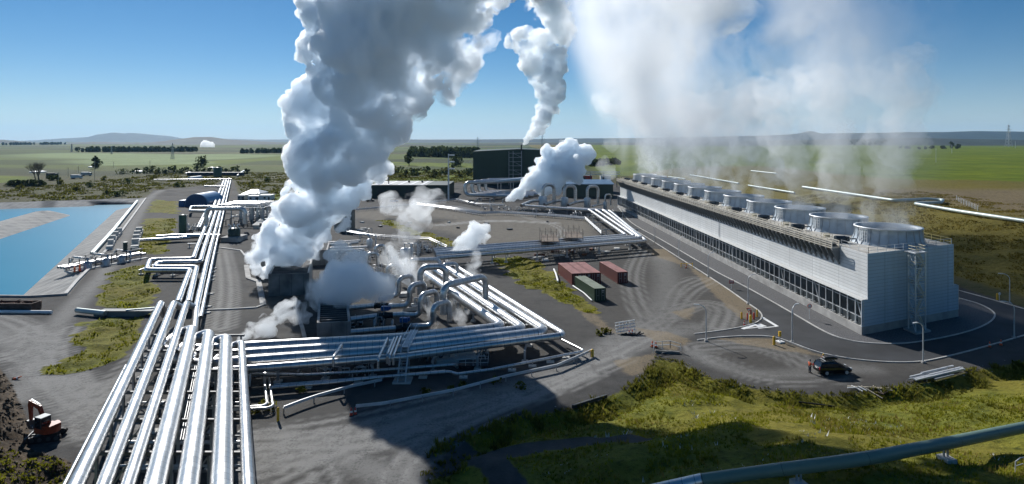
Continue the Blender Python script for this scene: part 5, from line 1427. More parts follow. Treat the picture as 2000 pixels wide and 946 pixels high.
# concrete silencers
def silencer(label, fl, fr, topy, dp, skew=-.28):
    p0 = G(*fl); p1 = G(*fr); s = p0.y / F; h = (fl[1] - topy) * s
    t = thing('concrete_silencer', label, 'concrete tank', p0)
    d = (p1 - p0); L = d.length; d.normalize(); n_ = V(skew, 1, 0).normalized()
    def q(a, b, z): return p0 + d * a + n_ * b + V(0, 0, z)
    th = .4
    for (a0, a1, b0, b1) in ((0, L, 0, th), (0, L, dp - th, dp), (0, th, th + .01, dp - th - .01), (L - th, L, th + .01, dp - th - .01)):
        mb = MB(); mb.hexa([q(a0, b0, 0), q(a1, b0, 0), q(a1, b1, 0), q(a0, b1, 0), q(a0, b0, h), q(a1, b0, h), q(a1, b1, h), q(a0, b1, h)]); mb.build('wall', CONC_D if (b1 - b0) < 1 else CONC, t)
    mb = MB()
    for k in range(int(L / 2.4)):
        a0 = 2.4 * k + 2.2; mb.bar(q(a0, -.04, .1), q(a0, -.04, h - .1), .05)
    mb.build('joint', STEEL_D, t)
    mb = MB()
    for k in range(int(dp / 1.3)): mb.bar(q(th, .8 + 1.3 * k, h - .3), q(L - th, .8 + 1.3 * k, h - .3), .3, .3)
    mb.build('grating_beam', STEEL_D, t)
    mb = MB(); mb.hexa([q(th, th, .2), q(L - th, th, .2), q(L - th, dp - th, .2), q(th, dp - th, .2), q(th, th, h - 1.2), q(L - th, th, h - 1.2), q(L - th, dp - th, h - 1.2), q(th, dp - th, h - 1.2)]); mb.build('baffle', STEEL_D, t)
    return t
silencer('grey concrete silencer box in the open under the main steam plume', (524, 579), (604, 576), 536, 16)
silencer('taller concrete silencer box behind, with steam pouring over its left corner', (499, 541), (530, 540), 501, 9, -.2)
silencer('dark concrete silencer box in front, half covered by the low steam cloud', (619, 671), (685, 668), 631, 30, -.30)
silencer('concrete silencer box inside the steam behind the open one', (570, 520), (640, 518), 490, 12, -.25)
for lab, pts, w_, m_ in (('pale concrete drain channel winding beside the silencers', [(481, 519), (485, 544), (505, 551), (510, 575), (514, 597)], 1.1, CONC), ('thin pale cable duct crossing the gravel to the drain channel', [(398, 607), (450, 605), (500, 602), (514, 597)], .4, CONC_L), ('pale concrete duct along the gravel near the separator plant', [(425, 484), (470, 490), (478, 500)], .5, CONC_L),
                         ('pale concrete duct leading from the silencer to the pipe bundle', [(575, 600), (590, 640), (600, 680)], .6, CONC)):
    mb = MB(); P = [G(*p) for p in pts]
    for a, b in zip(P[:-1], P[1:]): mb.bar(a + V(0, 0, .1), b + V(0, 0, .1), w_, .25)
    tag(mb.build('drain_channel', m_, loc=P[0]), lab, 'drain channel')
p0 = G(684, 448); mb = MB(); mb.box(p0 + V(-2, 0, 4.4), (6.5, 4, 8.8)); tag(mb.build('control_cabinet', M('grey_green_panel', (.09, .11, .11), .5, .1, .1), loc=p0), 'tall grey green cabinet standing at the right edge of the main steam plume', 'cabinet')
# ------------------------------------------------------------------ left side: blocks, pump station, culvert, skip
def blocks(label, pts, step, size, grp):
    P = [G(*p) for p in pts]
    for k, (p, d) in enumerate(along(P, step)):
        mb = MB(); mb.box(p + V(0, 0, size[2] / 2), size, math.atan2(d.y, d.x) + .05 * ((k * 7) % 3 - 1))
        if k % 2: mb.box(p + V(0, 0, size[2] * 1.5), (size[0] * .9, size[1] * .9, size[2] * .95), math.atan2(d.y, d.x))
        tag(mb.build('concrete_block', CONC_L, loc=p), label, 'concrete block', grp)
blocks('pale concrete block in the stepped row on the grass side of the gravel road', [(263, 489), (268, 468), (274, 455)], 4.6, (2.6, 2.0, 1.4), 'blocks on the grass side of the road')
blocks('pale concrete block in the row on the pond side of the gravel road', [(214, 488), (223, 470), (234, 458)], 4.6, (2.4, 1.6, 1.2), 'blocks on the pond side of the road')
kl = PG([(128, 577), (150, 551), (186, 515), (214, 483), (240, 450), (285, 388)])
mb = MB()
for a, b in zip(kl[:-1], kl[1:]): mb.bar(a + V(0, 0, .2), b + V(0, 0, .2), .7, .5)
tag(mb.build('pond_edge_beam', CONC_L, loc=kl[0]), 'white edge beam along the road side of the blue pond', 'edge beam')
mb = MB(); kb = [G(128, 577), G(60, 581), V(-160, 128, 0)]
for a, b in zip(kb[:-1], kb[1:]): mb.bar(a + V(0, 0, .15), b + V(0, 0, .15), .5, .5)
tag(mb.build('pond_edge_beam', CONC, loc=kb[0]), 'grey edge beam along the near end of the blue pond', 'edge beam')
mb = MB()
for k, off in enumerate((0, 1.0)):
    q = [G(196 + 4 * k, 495, .6) + V(0, off * 0, 0), G(232 + 4 * k, 452, .6), G(277 + 2 * k, 392, .6)]
    mb.tube([p - V(2.6, 0, 0) for p in q], .35, 10)
tag(mb.build('pond_pipe', PALEPIPE, loc=G(196, 495)), 'pale pair of pipes lying along the pond edge behind the pump station', 'pipe')
p0 = G(160, 528)
t = thing('pump_station', 'grey pump frame with pipes and railings at the edge of the blue pond', 'pump station', p0)
pp = lambda x, y, z: p0 + V(x * .66 - y * .0, 0, z) + V(-.35, 1, 0).normalized() * 0 + V(-.62 * y, .78 * y, 0) * -1 + V(0, 0, 0) if False else p0 + V(x, 0, z) + V(-.52, .85, 0) * y
pp = lambda x, y, z: p0 + V(-.42, .91, 0) * x * -1 + V(.91, .42, 0) * 0 + V(0, 0, z) + V(.91, .42, 0) * y * .5 if False else p0 + V(.40, .92, 0) * x + V(-.92, .40, 0) * y + V(0, 0, z)
mb = MB()
for x in (0, 4, 8, 12, 16):
    for y in (1, 5): mb.bar(pp(x, y, -.5), pp(x, y, 2.6), .18)
for y in (1, 5):
    for z in (1.4, 2.6): mb.bar(pp(0, y, z), pp(16, y, z), .14)
for x in (0, 4, 8, 12, 16): mb.bar(pp(x, 1, 2.6), pp(x, 5, 2.6), .14)
mb.build('frame', STEEL_D, t)
mb = MB()
for y in (2, 3.2, 4.4): mb.tube([pp(-3, y, .9), pp(18, y, .9)], .34, 10)
for x in (2, 7, 13): mb.tube([pp(x, 1, .6), pp(x, 1, 2.4), pp(x, 6.5, 2.4), pp(x, 10, -1.6)], .3, 10)
mb.build('pump_pipe', GALV2, t)
for x in (1.5, 6, 10):
    mb = MB(); mb.lathe(pp(x, .2, 0), [(.9, 0), (.9, 1.3), (.5, 1.8), (.1, 2.0)], 18, True, True, True); mb.build('pump', STEEL, t)
mb = MB(); mb.cyl(pp(13, 3, 2.6), .55, 2.2, 14); mb.build('motor', GREEN_D, t)
mb = MB(); mb.bar(pp(-1, -.8, 0), pp(-1, -.8, 1.6), .3); mb.bar(pp(-2.2, -.8, 0), pp(-2.2, -.8, 1.3), .3); mb.build('orange_post', ORANGE, t)
mb = MB(); mb.box(pp(7, .6, .1), (2.5, 20, .25), -.41); mb.build('concrete_pad', CONC_L, t)
# culvert box with a silver pipe
pa, pb = G(150, 614), G(302, 611)
t = thing('culvert_crossing', 'long grey box culvert with a pale pipe crossing the grass ditch', 'culvert', pa)
mb = MB(); mb.tube([pa + V(0, 0, .75), G(206, 612, .75)], .45, 14); mb.tube([G(246, 607, 1.0), pb + V(2, 0, 1.0)], .22, 10); mb.build('pipe', PALEPIPE, t)
c = G(226, 616); mb = MB(); mb.add([c + V(-3.6, -.8, .2), c + V(-2.9, -.8, -.6), c + V(4.6, -.8, -.3), c + V(7, -.8, .7), c + V(7, -.8, 1.0), c + V(-2.6, -.8, 1.0)] + [c + V(x, .8, z) for x, z in ((-3.6, .2), (-2.9, -.6), (4.6, -.3), (7, .7), (7, 1.0), (-2.6, 1.0))], [(0, 1, 2, 3, 4, 5), (11, 10, 9, 8, 7, 6)] + [(i, (i + 1) % 6, 6 + (i + 1) % 6, 6 + i) for i in range(6)]); mb.build('box_section', M('culvert_grey', (.16, .18, .18), .7, 0, .15), t)
mb = MB()
for dx in (-1.8, .2): mb.tube([c + V(dx, -1.2, -.35), c + V(dx, 1.2, -.35)], .55, 14)
mb.build('culvert_pipe', CONC_D, t)
p0 = G(30, 606)
t = thing('skip_bin', 'rusty brown open skip full of scrap beside the gravel road', 'skip', p0)
mb = MB(); L = 12
for (x, y, sx, sy) in ((0, -1.2, L, .12), (0, 1.2, L, .12), (-L / 2, 0, .12, 2.3), (L / 2, 0, .12, 2.3)): mb.box(p0 + V(x - 2, y, .8), (sx, sy, 1.5))
mb.box(p0 + V(-2, 0, .1), (L, 2.3, .12)); mb.build('body', M('skip_brown', (.10, .065, .05), .7, .2, .3, 1), t)
mb = MB(); rg = random.Random(5)
for k in range(40): 
    a = p0 + V(-2 + rg.uniform(-5.5, 5.5), rg.uniform(-.9, .9), rg.uniform(1.0, 1.6)); b = a + V(rg.uniform(-1.2, 1.2), rg.uniform(-.6, .6), rg.uniform(-.2, .4)); mb.bar(a, b, .12)
mb.build('scrap', RUST, t)
mb = MB(); mb.tube([V(G(0, 611).x - 12, G(0, 611).y, .3), G(101, 610, .3)], .32, 12); tag(mb.build('loose_pipe', WHITE, loc=G(50, 611)), 'long white pipe lying on the gravel in front of the rusty skip', 'pipe')

# ------------------------------------------------------------------ excavator
def excavator(label, p, rz, boom_rz):
    t = thing('excavator', label, 'excavator', (0, 0, 0))
    KR = M('excavator_orange', (.30, .045, .016), .45, .0, .15, 2)
    for sy in (-1, 1):
        mb = MB(); prof = [(-1.15, .0), (1.15, 0), (1.4, .14), (1.5, .36), (1.4, .58), (1.15, .7), (-1.15, .7), (-1.4, .58), (-1.5, .36), (-1.4, .14)]
        mb.extrude([(a, b) for a, b in prof], V(0, sy * .8, .0), V(1, sy * .8, 0), .42); tr = mb.build('track', BLACK, t)
        mb = MB()
        for x in (-1.1, -.4, .4, 1.1): mb.tube([V(x, sy * .57, .36), V(x, sy * 1.03, .36)], .22, 12)
        mb.build('track_wheel', STEEL_D, tr)
    mb = MB(); mb.box((0, 0, .5), (1.7, 1.2, .4)); mb.cyl((0, 0, .7), .6, .2, 20); mb.build('undercarriage', STEEL_D, t)
    mb = MB(); mb.box((1.75, 0, .35), (.1, 2.0, .5)); mb.bar(V(.9, -.4, .4), V(1.75, -.4, .4), .12); mb.bar(V(.9, .4, .4), V(1.75, .4, .4), .12); mb.build('dozer_blade', STEEL_D, t)
    up = bpy.data.objects.new('upper_body', None); COL.objects.link(up); up.parent = t; up.rotation_euler = (0, 0, boom_rz); ORIGIN[up.name] = V(0, 0, 0)
    # rounded house: boom points along +x
    mb = MB(); pl_ = []
    for k in range(9): a = math.pi / 2 + math.pi * k / 8; pl_.append((-.35 + .95 * math.cos(a), .95 * math.sin(a)))
    pl_ += [(.75, -.95), (.75, .95)]
    mb.prism(pl_, .9, 1.42); mb.prism([(x * .92 - .05, y * .9) for x, y in pl_ if x < .4] + [(-.1, -.8), (-.1, .8)], 1.42, 1.75) if False else mb.prism([(-1.15, -.6), (-.5, -.85), (-.2, -.85), (-.2, .85), (-.5, .85), (-1.15, .6)], 1.42, 1.7)
    up_house = mb.build('engine_house', KR, up)
    mb = MB(); mb.hexa([(-.25, -.1, 1.42), (.75, -.1, 1.42), (.75, .9, 1.42), (-.25, .9, 1.42), (-.2, -.06, 2.5), (.6, -.06, 2.5), (.6, .86, 2.5), (-.2, .86, 2.5)]); mb.build('cab', GLASS, up)
    mb = MB(); mb.box((.2, .4, 2.54), (1.0, 1.05, .1)); mb.build('cab_roof', M('cab_roof_grey', (.20, .25, .26), .4, 0, .1), up)
    mb = MB()
    for (x, y) in ((-.24, -.1), (.75, -.1), (.75, .9), (-.24, .9)): mb.bar(V(x, y, 1.42), V(x * .85, y, 2.5), .08)
    mb.build('cab_frame', STEEL_D, up)
    mb = MB(); mb.extrude([(.7, 1.1), (.95, 1.1), (2.0, 2.75), (3.35, 3.15), (3.3, 3.45), (1.75, 3.1)], V(0, -.35, 0), V(1, -.35, 0), .3); mb.build('boom', KR, up)
    mb = MB(); mb.extrude([(3.1, 3.45), (3.5, 3.5), (3.65, 3.0), (3.4, 1.3), (3.15, 1.3)], V(0, -.35, 0), V(1, -.35, 0), .24); mb.build('dipper_arm', KR, up)
    mb = MB(); mb.bar(V(1.0, -.35, 1.3), V(2.1, -.35, 2.7), .12); mb.bar(V(1.9, -.35, 3.25), V(3.2, -.35, 3.6), .12); mb.bar(V(3.65, -.35, 3.2), V(3.5, -.35, 1.7), .1); mb.build('hydraulic_ram', STEEL, up)
    mb = MB(); mb.extrude([(3.05, 1.35), (3.5, 1.4), (3.5, .9), (3.1, .5), (2.55, .55), (2.65, .8), (3.0, .9)], V(0, -.35, 0), V(1, -.35, 0), .7); mb.build('bucket', STEEL_D, up)
    t.location = p; t.rotation_euler = (0, 0, rz)
    return t
pe = G(94, 857)
excavator('small orange tracked excavator with its arm raised over the dirt bank', V(pe.x, pe.y, hz(pe.x, pe.y) + .0), R(196), R(-36))

# ------------------------------------------------------------------ parked car
def suv(label, p, rz):
    t = thing('parked_car', label, 'car', (0, 0, 0))
    PAINT = M('black_car_paint', (.012, .014, .017), .18, .2, .1, 1, 0, 6, .6)
    L, Wd = 4.75, 1.9
    # lower body: lofted cross sections along the length (rear -x, front +x)
    def loft(secs, mat, name, sm=True):
        mb = MB(); n = len(secs[0]); vs = [q for s_ in secs for q in s_]
        fs = [(i * n + k, i * n + (k + 1) % n, (i + 1) * n + (k + 1) % n, (i + 1) * n + k) for i in range(len(secs) - 1) for k in range(n)]
        fs += [tuple(range(n))[::-1], tuple(range((len(secs) - 1) * n, len(secs) * n))]
        mb.add(vs, fs, None, False); o = mb.build(name, mat, t)
        bv = o.modifiers.new('b', 'BEVEL'); bv.width = .05; bv.segments = 2; bv.limit_method = 'ANGLE'
        return o
    def sec(x, z0, z1, w, wt): return [(x, -w, z0), (x, w, z0), (x, w + .02, (z0 + z1) * .55), (x, wt, z1), (x, -wt, z1), (x, -w - .02, (z0 + z1) * .55)]
    body = loft([sec(-2.36, .5, .95, .80, .76), sec(-2.25, .34, 1.08, .90, .86), sec(-1.2, .30, 1.10, .94, .90), sec(.6, .30, 1.08, .94, .90), sec(1.25, .32, 1.05, .93, .86), sec(2.0, .34, .95, .90, .80), sec(2.34, .45, .78, .80, .70)], PAINT, 'body')
    loft([sec(-2.24, 1.09, 1.10, .84, .84), sec(-1.95, 1.08, 1.70, .84, .68), sec(-1.0, 1.08, 1.76, .85, .70), sec(.1, 1.08, 1.74, .85, .68), sec(.45, 1.08, 1.60, .85, .68), sec(1.25, 1.05, 1.07, .82, .80)], GLASS, 'greenhouse')
    mb = MB(); mb.hexa([(-2.0, -.69, 1.70), (.25, -.69, 1.72), (.25, .69, 1.72), (-2.0, .69, 1.70), (-1.95, -.62, 1.79), (.15, -.62, 1.79), (.15, .62, 1.79), (-1.95, .62, 1.79)]); mb.build('roof', PAINT, t)
    mb = MB()
    for sy in (-1, 1):
        for (x0, x1) in ((-1.98, -2.24), (-.95, -.95), (.05, .05), (.42, 1.22)): mb.bar(V(x0, sy * .70, 1.72), V(x1, sy * .86, 1.09), .09, .06)
    mb.build('pillar', PAINT, t)
    for x in (-1.42, 1.45):
        for sy in (-1, 1):
            mb = MB(); mb.tube([V(x, sy * .72, .36), V(x, sy * .96, .36)], .36, 24); wh = mb.build('wheel', BLACK, t)
            mb = MB(); mb.tube([V(x, sy * .955, .36), V(x, sy * .975, .36)], .24, 20); mb.build('rim', STEEL_L, wh)
    for sy in (-1, 1):
        mb = MB(); mb.box((2.22, sy * .62, .80), (.22, .34, .16)); mb.build('headlight', M('headlight_lens', (.6, .62, .64), .15, 0, .03), t)
        mb = MB(); mb.box((-2.33, sy * .74, .98), (.1, .16, .34)); mb.build('tail_light', M('tail_lens', (.45, .02, .02), .2, 0, .05), t)
        mb = MB(); mb.box((.55, sy * 1.02, 1.12), (.18, .2, .14)); mb.build('wing_mirror', PAINT, t)
        mb = MB(); mb.bar(V(-1.8, sy * .58, 1.86), V(.0, sy * .58, 1.86), .05); mb.build('roof_rail', STEEL, t)
    mb = MB(); mb.box((-2.38, 0, .9), (.04, .52, .13)); mb.build('number_plate', WHITE, t)
    mb = MB()
    for x in (-1.4, -.2): mb.bar(V(x, -.62, 1.9), V(x, .62, 1.9), .06)
    mb.build('roof_bar', STEEL_L, t)
    # roof box
    n = 10; vs = []
    prof = [(-1.35, .10), (-1.25, .30), (-.6, .38), (.2, .34), (.62, .18), (.68, .08)]
    secs = [[(x, .10 - .38, 1.93), (x, .10 + .38, 1.93), (x, .10 + .36, 1.93 + z * .7), (x, .10 + .22, 1.93 + z), (x, .10 - .22, 1.93 + z), (x, .10 - .36, 1.93 + z * .7)] for x, z in prof]
    loft(secs, M('roof_box_black', (.02, .02, .022), .35, 0, .1), 'roof_box')
    t.location = p; t.rotation_euler = (0, 0, rz)
    return t
pc = G(1629, 731)
suv('black estate car with a roof box parked on the gravel pad', pc + V(0, .4, 0), R(6))

# ------------------------------------------------------------------ people
SKIN = M('skin', (.42, .25, .17), .5, 0, .05); HIVIS = M('orange_jacket', (.75, .13, .04), .6, 0, .1, 4); TROUSER = M('dark_trousers', (.03, .035, .05), .8, 0, .1)
def skinned(name, joints, edges, mat, root, parent=None, sub=2):
    me = bpy.data.meshes.new(name); me.from_pydata([j[0] for j in joints], edges, []); me.update()
    o = bpy.data.objects.new(name, me); COL.objects.link(o)
    sk = o.modifiers.new('skin', 'SKIN'); sk.use_smooth_shade = True
    ly = me.skin_vertices[0].data if me.skin_vertices else None
    if ly is None:
        bpy.context.view_layer.objects.active = o
    for i, j in enumerate(joints):
        r_ = j[1] if isinstance(j[1], tuple) else (j[1], j[1]); ly[i].radius = r_
    ly[0].use_root = True
    s_ = o.modifiers.new('sub', 'SUBSURF'); s_.levels = s_.render_levels = sub
    dg = bpy.context.evaluated_depsgraph_get(); ev = o.evaluated_get(dg); m2 = bpy.data.meshes.new_from_object(ev)
    o.modifiers.clear(); o.data = m2; m2.materials.clear(); m2.materials.append(mat)
    for pl2 in m2.polygons: pl2.use_smooth = True
    if parent is not None: o.parent = parent
    ORIGIN[o.name] = V(0, 0, 0)
    return o
def person(label, p, rz, reach, helmet):
    """standing figure, facing +x; reach: how far the arms are held forward"""
    t = thing('person', label, 'person', (0, 0, 0))
    J = [((0, 0, .95), (.14, .16)), ((0, 0, 1.15), (.13, .16)), ((.02, 0, 1.40), (.13, .19)), ((.03, 0, 1.52), (.06, .06)), ((.05, 0, 1.66), (.095, .09)), ((.055, 0, 1.75), (.07, .07))]
    E_ = [(0, 1), (1, 2), (2, 3), (3, 4), (4, 5)]
    for sy in (-1, 1):
        b = len(J)
        J += [((.0, sy * .10, .86), .10), ((.03, sy * .12, .48), .07), ((-.02, sy * .13, .09), .05), ((.14, sy * .14, .045), .042)]
        E_ += [(0, b), (b, b + 1), (b + 1, b + 2), (b + 2, b + 3)]
        b = len(J); f = reach
        J += [((.02, sy * .22, 1.40), .065), ((.02 + .16 * f, sy * .27, 1.14 + .06 * f), .05), ((.08 + .36 * f, sy * .24, .92 + .24 * f), .037), ((.10 + .46 * f, sy * .23, .86 + .28 * f), .035)]
        E_ += [(2, b), (b, b + 1), (b + 1, b + 2), (b + 2, b + 3)]
    skinned('body', J, E_, SKIN, 0, t)
    K = [((0, 0, .92), (.165, .18)), ((0, 0, 1.15), (.15, .18)), ((.02, 0, 1.40), (.145, .20)), ((.03, 0, 1.49), (.08, .09))]
    E2 = [(0, 1), (1, 2), (2, 3)]
    for sy in (-1, 1):
        b = len(K); f = reach
        K += [((.02, sy * .22, 1.40), .085), ((.02 + .16 * f, sy * .27, 1.14 + .06 * f), .07), ((.07 + .33 * f, sy * .24, .95 + .22 * f), .055)]
        E2 += [(2, b), (b, b + 1), (b + 1, b + 2)]
    skinned('jacket', K, E2, HIVIS, 0, t)
    Q = [((0, 0, .96), (.15, .17))]; E3 = []
    for sy in (-1, 1):
        b = len(Q); Q += [((.0, sy * .10, .86), .12), ((.03, sy * .12, .48), .09), ((-.02, sy * .13, .12), .075)]; E3 += [(0, b), (b, b + 1), (b + 1, b + 2)]
    skinned('trousers', Q, E3, TROUSER, 0, t)
    mb = MB(); mb.lathe((.055, 0, 1.72), [(.15, 0), (.125, .03), (.12, .08), (.08, .13), (.01, .15)], 16, True, True, True); mb.build('hard_hat', helmet, t)
    for sy in (-1, 1):
        mb = MB(); mb.box((.08, sy * .135, .045), (.28, .1, .09)); mb.build('boot', BLACK, t)
        mb = MB()
        hb = V(.10 + .46 * reach, sy * .23, .86 + .28 * reach); mb.box(hb, (.09, .035, .09))
        for q in range(4): mb.bar(hb + V(.03, 0, .035 - .022 * q), hb + V(.11, -sy * .015 * q * .4, .03 - .024 * q), .018)
        mb.bar(hb + V(-.01, -sy * .02, .04), hb + V(.05, -sy * .06, .05), .02); mb.build('hand', SKIN, t)
    t.location = p; t.rotation_euler = (0, 0, rz)
    return t
pq = G(1590, 735)
person('person in an orange jacket and dark hat standing at the back of the black car', pq + V(.0, 1.2, 0), R(20), .7, M('dark_hat', (.03, .03, .035), .6))
person('person in an orange jacket and yellow hard hat standing behind the black car', G(1610, 718) + V(0, .3, 0), R(-80), .4, YELLOW)

# ------------------------------------------------------------------ cones, bollards, signs, barriers, odds and ends
def cone(label, p, scale=1.0, tilt=0, mat=None, grp=None):
    p = Vector(p); p.z = hz(p.x, p.y)
    t = thing('traffic_cone', label, 'traffic cone', (0, 0, 0), grp)
    mb = MB(); mb.box((0, 0, .03), (.42, .42, .06)); mb.build('base', BLACK, t)
    mb = MB(); mb.lathe((0, 0, .06), [(.17, 0), (.04, .72), (.0, .73)], 16, True); mb.build('body', mat or ORANGE, t)
    mb = MB(); mb.lathe((0, 0, .06), [(.127, .25), (.098, .42)], 16, True); mb.build('band', WHITE, t)
    t.location = p; t.scale = (scale,) * 3; t.rotation_euler = (0, tilt, .3); return t
cone('orange cone by the road kerb at far right, left of the pair', G(1933, 679), 1.2); cone('orange cone by the road kerb at far right, right of the pair', G(1955, 675), 1.2)
cone('orange cone beside the culvert headwall railing, left of the two', G(1274, 678), 1.25); cone('orange cone touching the culvert headwall railing', G(1281, 679), 1.25)
cone('orange cone in front of the white barriers, left of the pair', G(1229, 655), 1.1); cone('orange cone in front of the white barriers, right of the pair', G(1235, 654), 1.1)
cone('red cone at the left end of the long curved guard rail', G(686, 812), 1.2, mat=RED); cone('red cone among the yellow posts near the road corner', G(1454, 636), 1.1, mat=RED)
cone('orange cone lying on the gravel beside the dirt bank at far left', G(26, 742), 1.3, 1.2); cone('orange cone beside the yellow barrier posts in the brown yard', G(1340, 524), 1.1)
cone('red cone at the left end of the long guard rail, beside its twin', G(694, 810), 1.1, mat=RED)
def bollard(label, px, py, h, mat, r=.16, grp=None):
    p = G(px, py); mb = MB(); mb.lathe(p, [(r, 0), (r, h - .1), (r * .7, h), (.01, h + .03)], 14, True)
    tag(mb.build('bollard', mat, loc=p), label, 'bollard', grp)
bollard('short fat yellow bollard left of the tall yellow post by the lamp', 1512, 674, 1.35, YELLOW, .2)
bollard('yellow bollard at the left of the post cluster on the brown yard', 1448.5, 623, 1.2, YELLOW); bollard('red bollard at the left of the post cluster', 1460, 625, 1.2, RED, .14)
bollard('yellow bollard at the front of the post cluster', 1466, 630, 1.3, YELLOW, .22); bollard('red bollard at the right of the post cluster', 1472.5, 624, 1.2, RED)
bollard('yellow bollard at the right of the post cluster, next to the kerb', 1478.7, 619, 1.3, YELLOW); bollard('dark red bollard behind the others in the post cluster', 1466.5, 618, 1.2, M('dark_red', (.20, .02, .02), .5), .14)
bollard('yellow post standing at the end of the low guard rail near the thin pipes', 543, 822, 1.5, YELLOW, .15); bollard('yellow capped post at the right end of the long curved guard rail', 1157, 697, 1.1, YELLOW, .22)
bollard('yellow marker at the road edge under the brown hillside', 1948, 586, 1.3, YELLOW, .2)
p = G(1523, 669); t = thing('intercom_post', 'tall yellow post with a reader on a white slab by the road kerb', 'post', p)
mb = MB(); mb.box(p + V(0, 0, .1), (1.1, 1.0, .2), .4); mb.build('slab', WHITE, t)
mb = MB(); mb.bar(p + V(0, 0, .15), p + V(0, 0, 1.1), .14); mb.build('stem', STEEL, t)
mb = MB(); mb.box(p + V(0, 0, 1.35), (.34, .3, .8)); mb.build('reader', YELLOW, t)
def sign(label, px, py, h, mat, size, shape='rect', name='road_sign'):
    p = G(px, py); t = thing(name, label, 'sign', p)
    mb = MB(); mb.bar(p, p + V(0, 0, h), .08); mb.build('post', STEEL_L, t)
    c = p + V(0, -.06, h - size[1] / 2 + .1)
    mb = MB()
    if shape == 'rect': mb.box(c, (size[0], .04, size[1]))
    elif shape == 'round': mb.tube([c + V(0, .02, 0), c + V(0, -.02, 0)], size[0] / 2, 20)
    else: mb.extrude([(-size[0] / 2, size[1] / 2), (size[0] / 2, size[1] / 2), (0, -size[1] / 2)], c, c + V(1, 0, 0), .04)
    b_ = mb.build('board', mat, t)
    if shape != 'rect':
        mb = MB()
        if shape == 'round': mb.tube([c + V(0, -.022, 0), c + V(0, -.03, 0)], size[0] * .36, 20)
        else: mb.extrude([(-size[0] * .3, size[1] * .34), (size[0] * .3, size[1] * .34), (0, -size[1] * .26)], c + V(0, -.03, 0), c + V(1, -.03, 0), .02)
        mb.build('face', WHITE, b_)
    else:
        mb = MB(); mb.box(c + V(0, -.026, 0), (size[0] * .8, .01, size[1] * .16)); mb.box(c + V(0, -.026, size[1] * .28), (size[0] * .6, .01, size[1] * .12)); mb.build('face', WHITE, b_)
    return t
sign('dark red rectangular sign board on a post at the road edge', 1428.5, 564, 1.7, M('sign_dark_red', (.30, .02, .03), .5), (1.05, .7))
sign('round red and white sign on a post against the tower plinth', 1581, 624, 2.7, RED, (.8, .8), 'round'); sign('give way triangle sign on a post above the post cluster', 1462, 632, 2.6, RED, (.85, .75), 'tri')
sign('small square sign on a short post by the culvert headwall', 1952, 588, 1.6, WHITE, (.5, .5), 'round')
# floodlight on the plinth
# yellow barrier
p = G(1341, 522); t = thing('yellow_barrier', 'low yellow post and rail barrier at the edge of the brown yard', 'barrier', p)
mb = MB()
for dx in (-1.4, 0, 1.5): mb.bar(p + V(dx, 0, 0), p + V(dx, 0, 1.1), .14)
mb.build('post', YELLOW, t); mb = MB(); mb.bar(p + V(-1.4, 0, .9), p + V(1.5, 0, .9), .1); mb.build('rail', YELLOW, t)
# white barriers heap
p = G(1222, 652); t = thing('barrier_stack', 'heap of white ladder-like barriers on the gravel junction', 'barrier', p)
mb = MB()
for k, (dy, dz) in enumerate(((0, .25), (.5, .6), (.9, 1.0))):
    for z in (0, .55): mb.bar(p + V(-1.6, dy, dz + z * .9), p + V(1.7, dy + .3, dz + .35 + z), .10, .14)
    for q in range(6): x = -1.5 + .6 * q; mb.bar(p + V(x, dy + .05 * q, dz + .08 * q), p + V(x, dy + .05 * q, dz + .6 + .08 * q), .08)
mb.build('white_frame', WHITE, t)
mb = MB()
for k in range(5): mb.bar(p + V(-.8 + .7 * k, -.9, .12), p + V(.1 + .7 * k, -.6, .3), .14)
mb.tube([p + V(-.9, -.8, .15), p + V(1.6, -1.1, .15), p + V(2.3, -.6, .5)], .14, 8); mb.build('black_base', BLACK, t)
# culvert headwall
p = G(1302, 690); t = thing('culvert_headwall', 'concrete culvert headwall with a galvanised railing at the tip of the grass bank', 'culvert', p)
z0 = 0
mb = MB(); mb.box(p + V(.1, 0, -.1), (3.6, .5, .9), -.15); mb.build('wall', CONC_D, t)
mb = MB(); mb.tube([p + V(-.5, -.5, -.25), p + V(-.4, .4, -.25)], .5, 16); mb.build('pipe_mouth', M('pipe_mouth_blue', (.03, .05, .07), .5), t)
mb = MB(); rail(mb, p + V(-2.0, -.2, -.2), p + V(-1.7, .8, .3), 1.1, 1.0, .09); rail(mb, p + V(-1.7, .8, .3), p + V(.9, 1.4, .3), 1.1, 1.3, .09); rail(mb, p + V(.9, 1.4, .3), p + V(2.2, .3, .2), 1.1, 1.2, .09); mb.build('railing', STEEL_L, t)
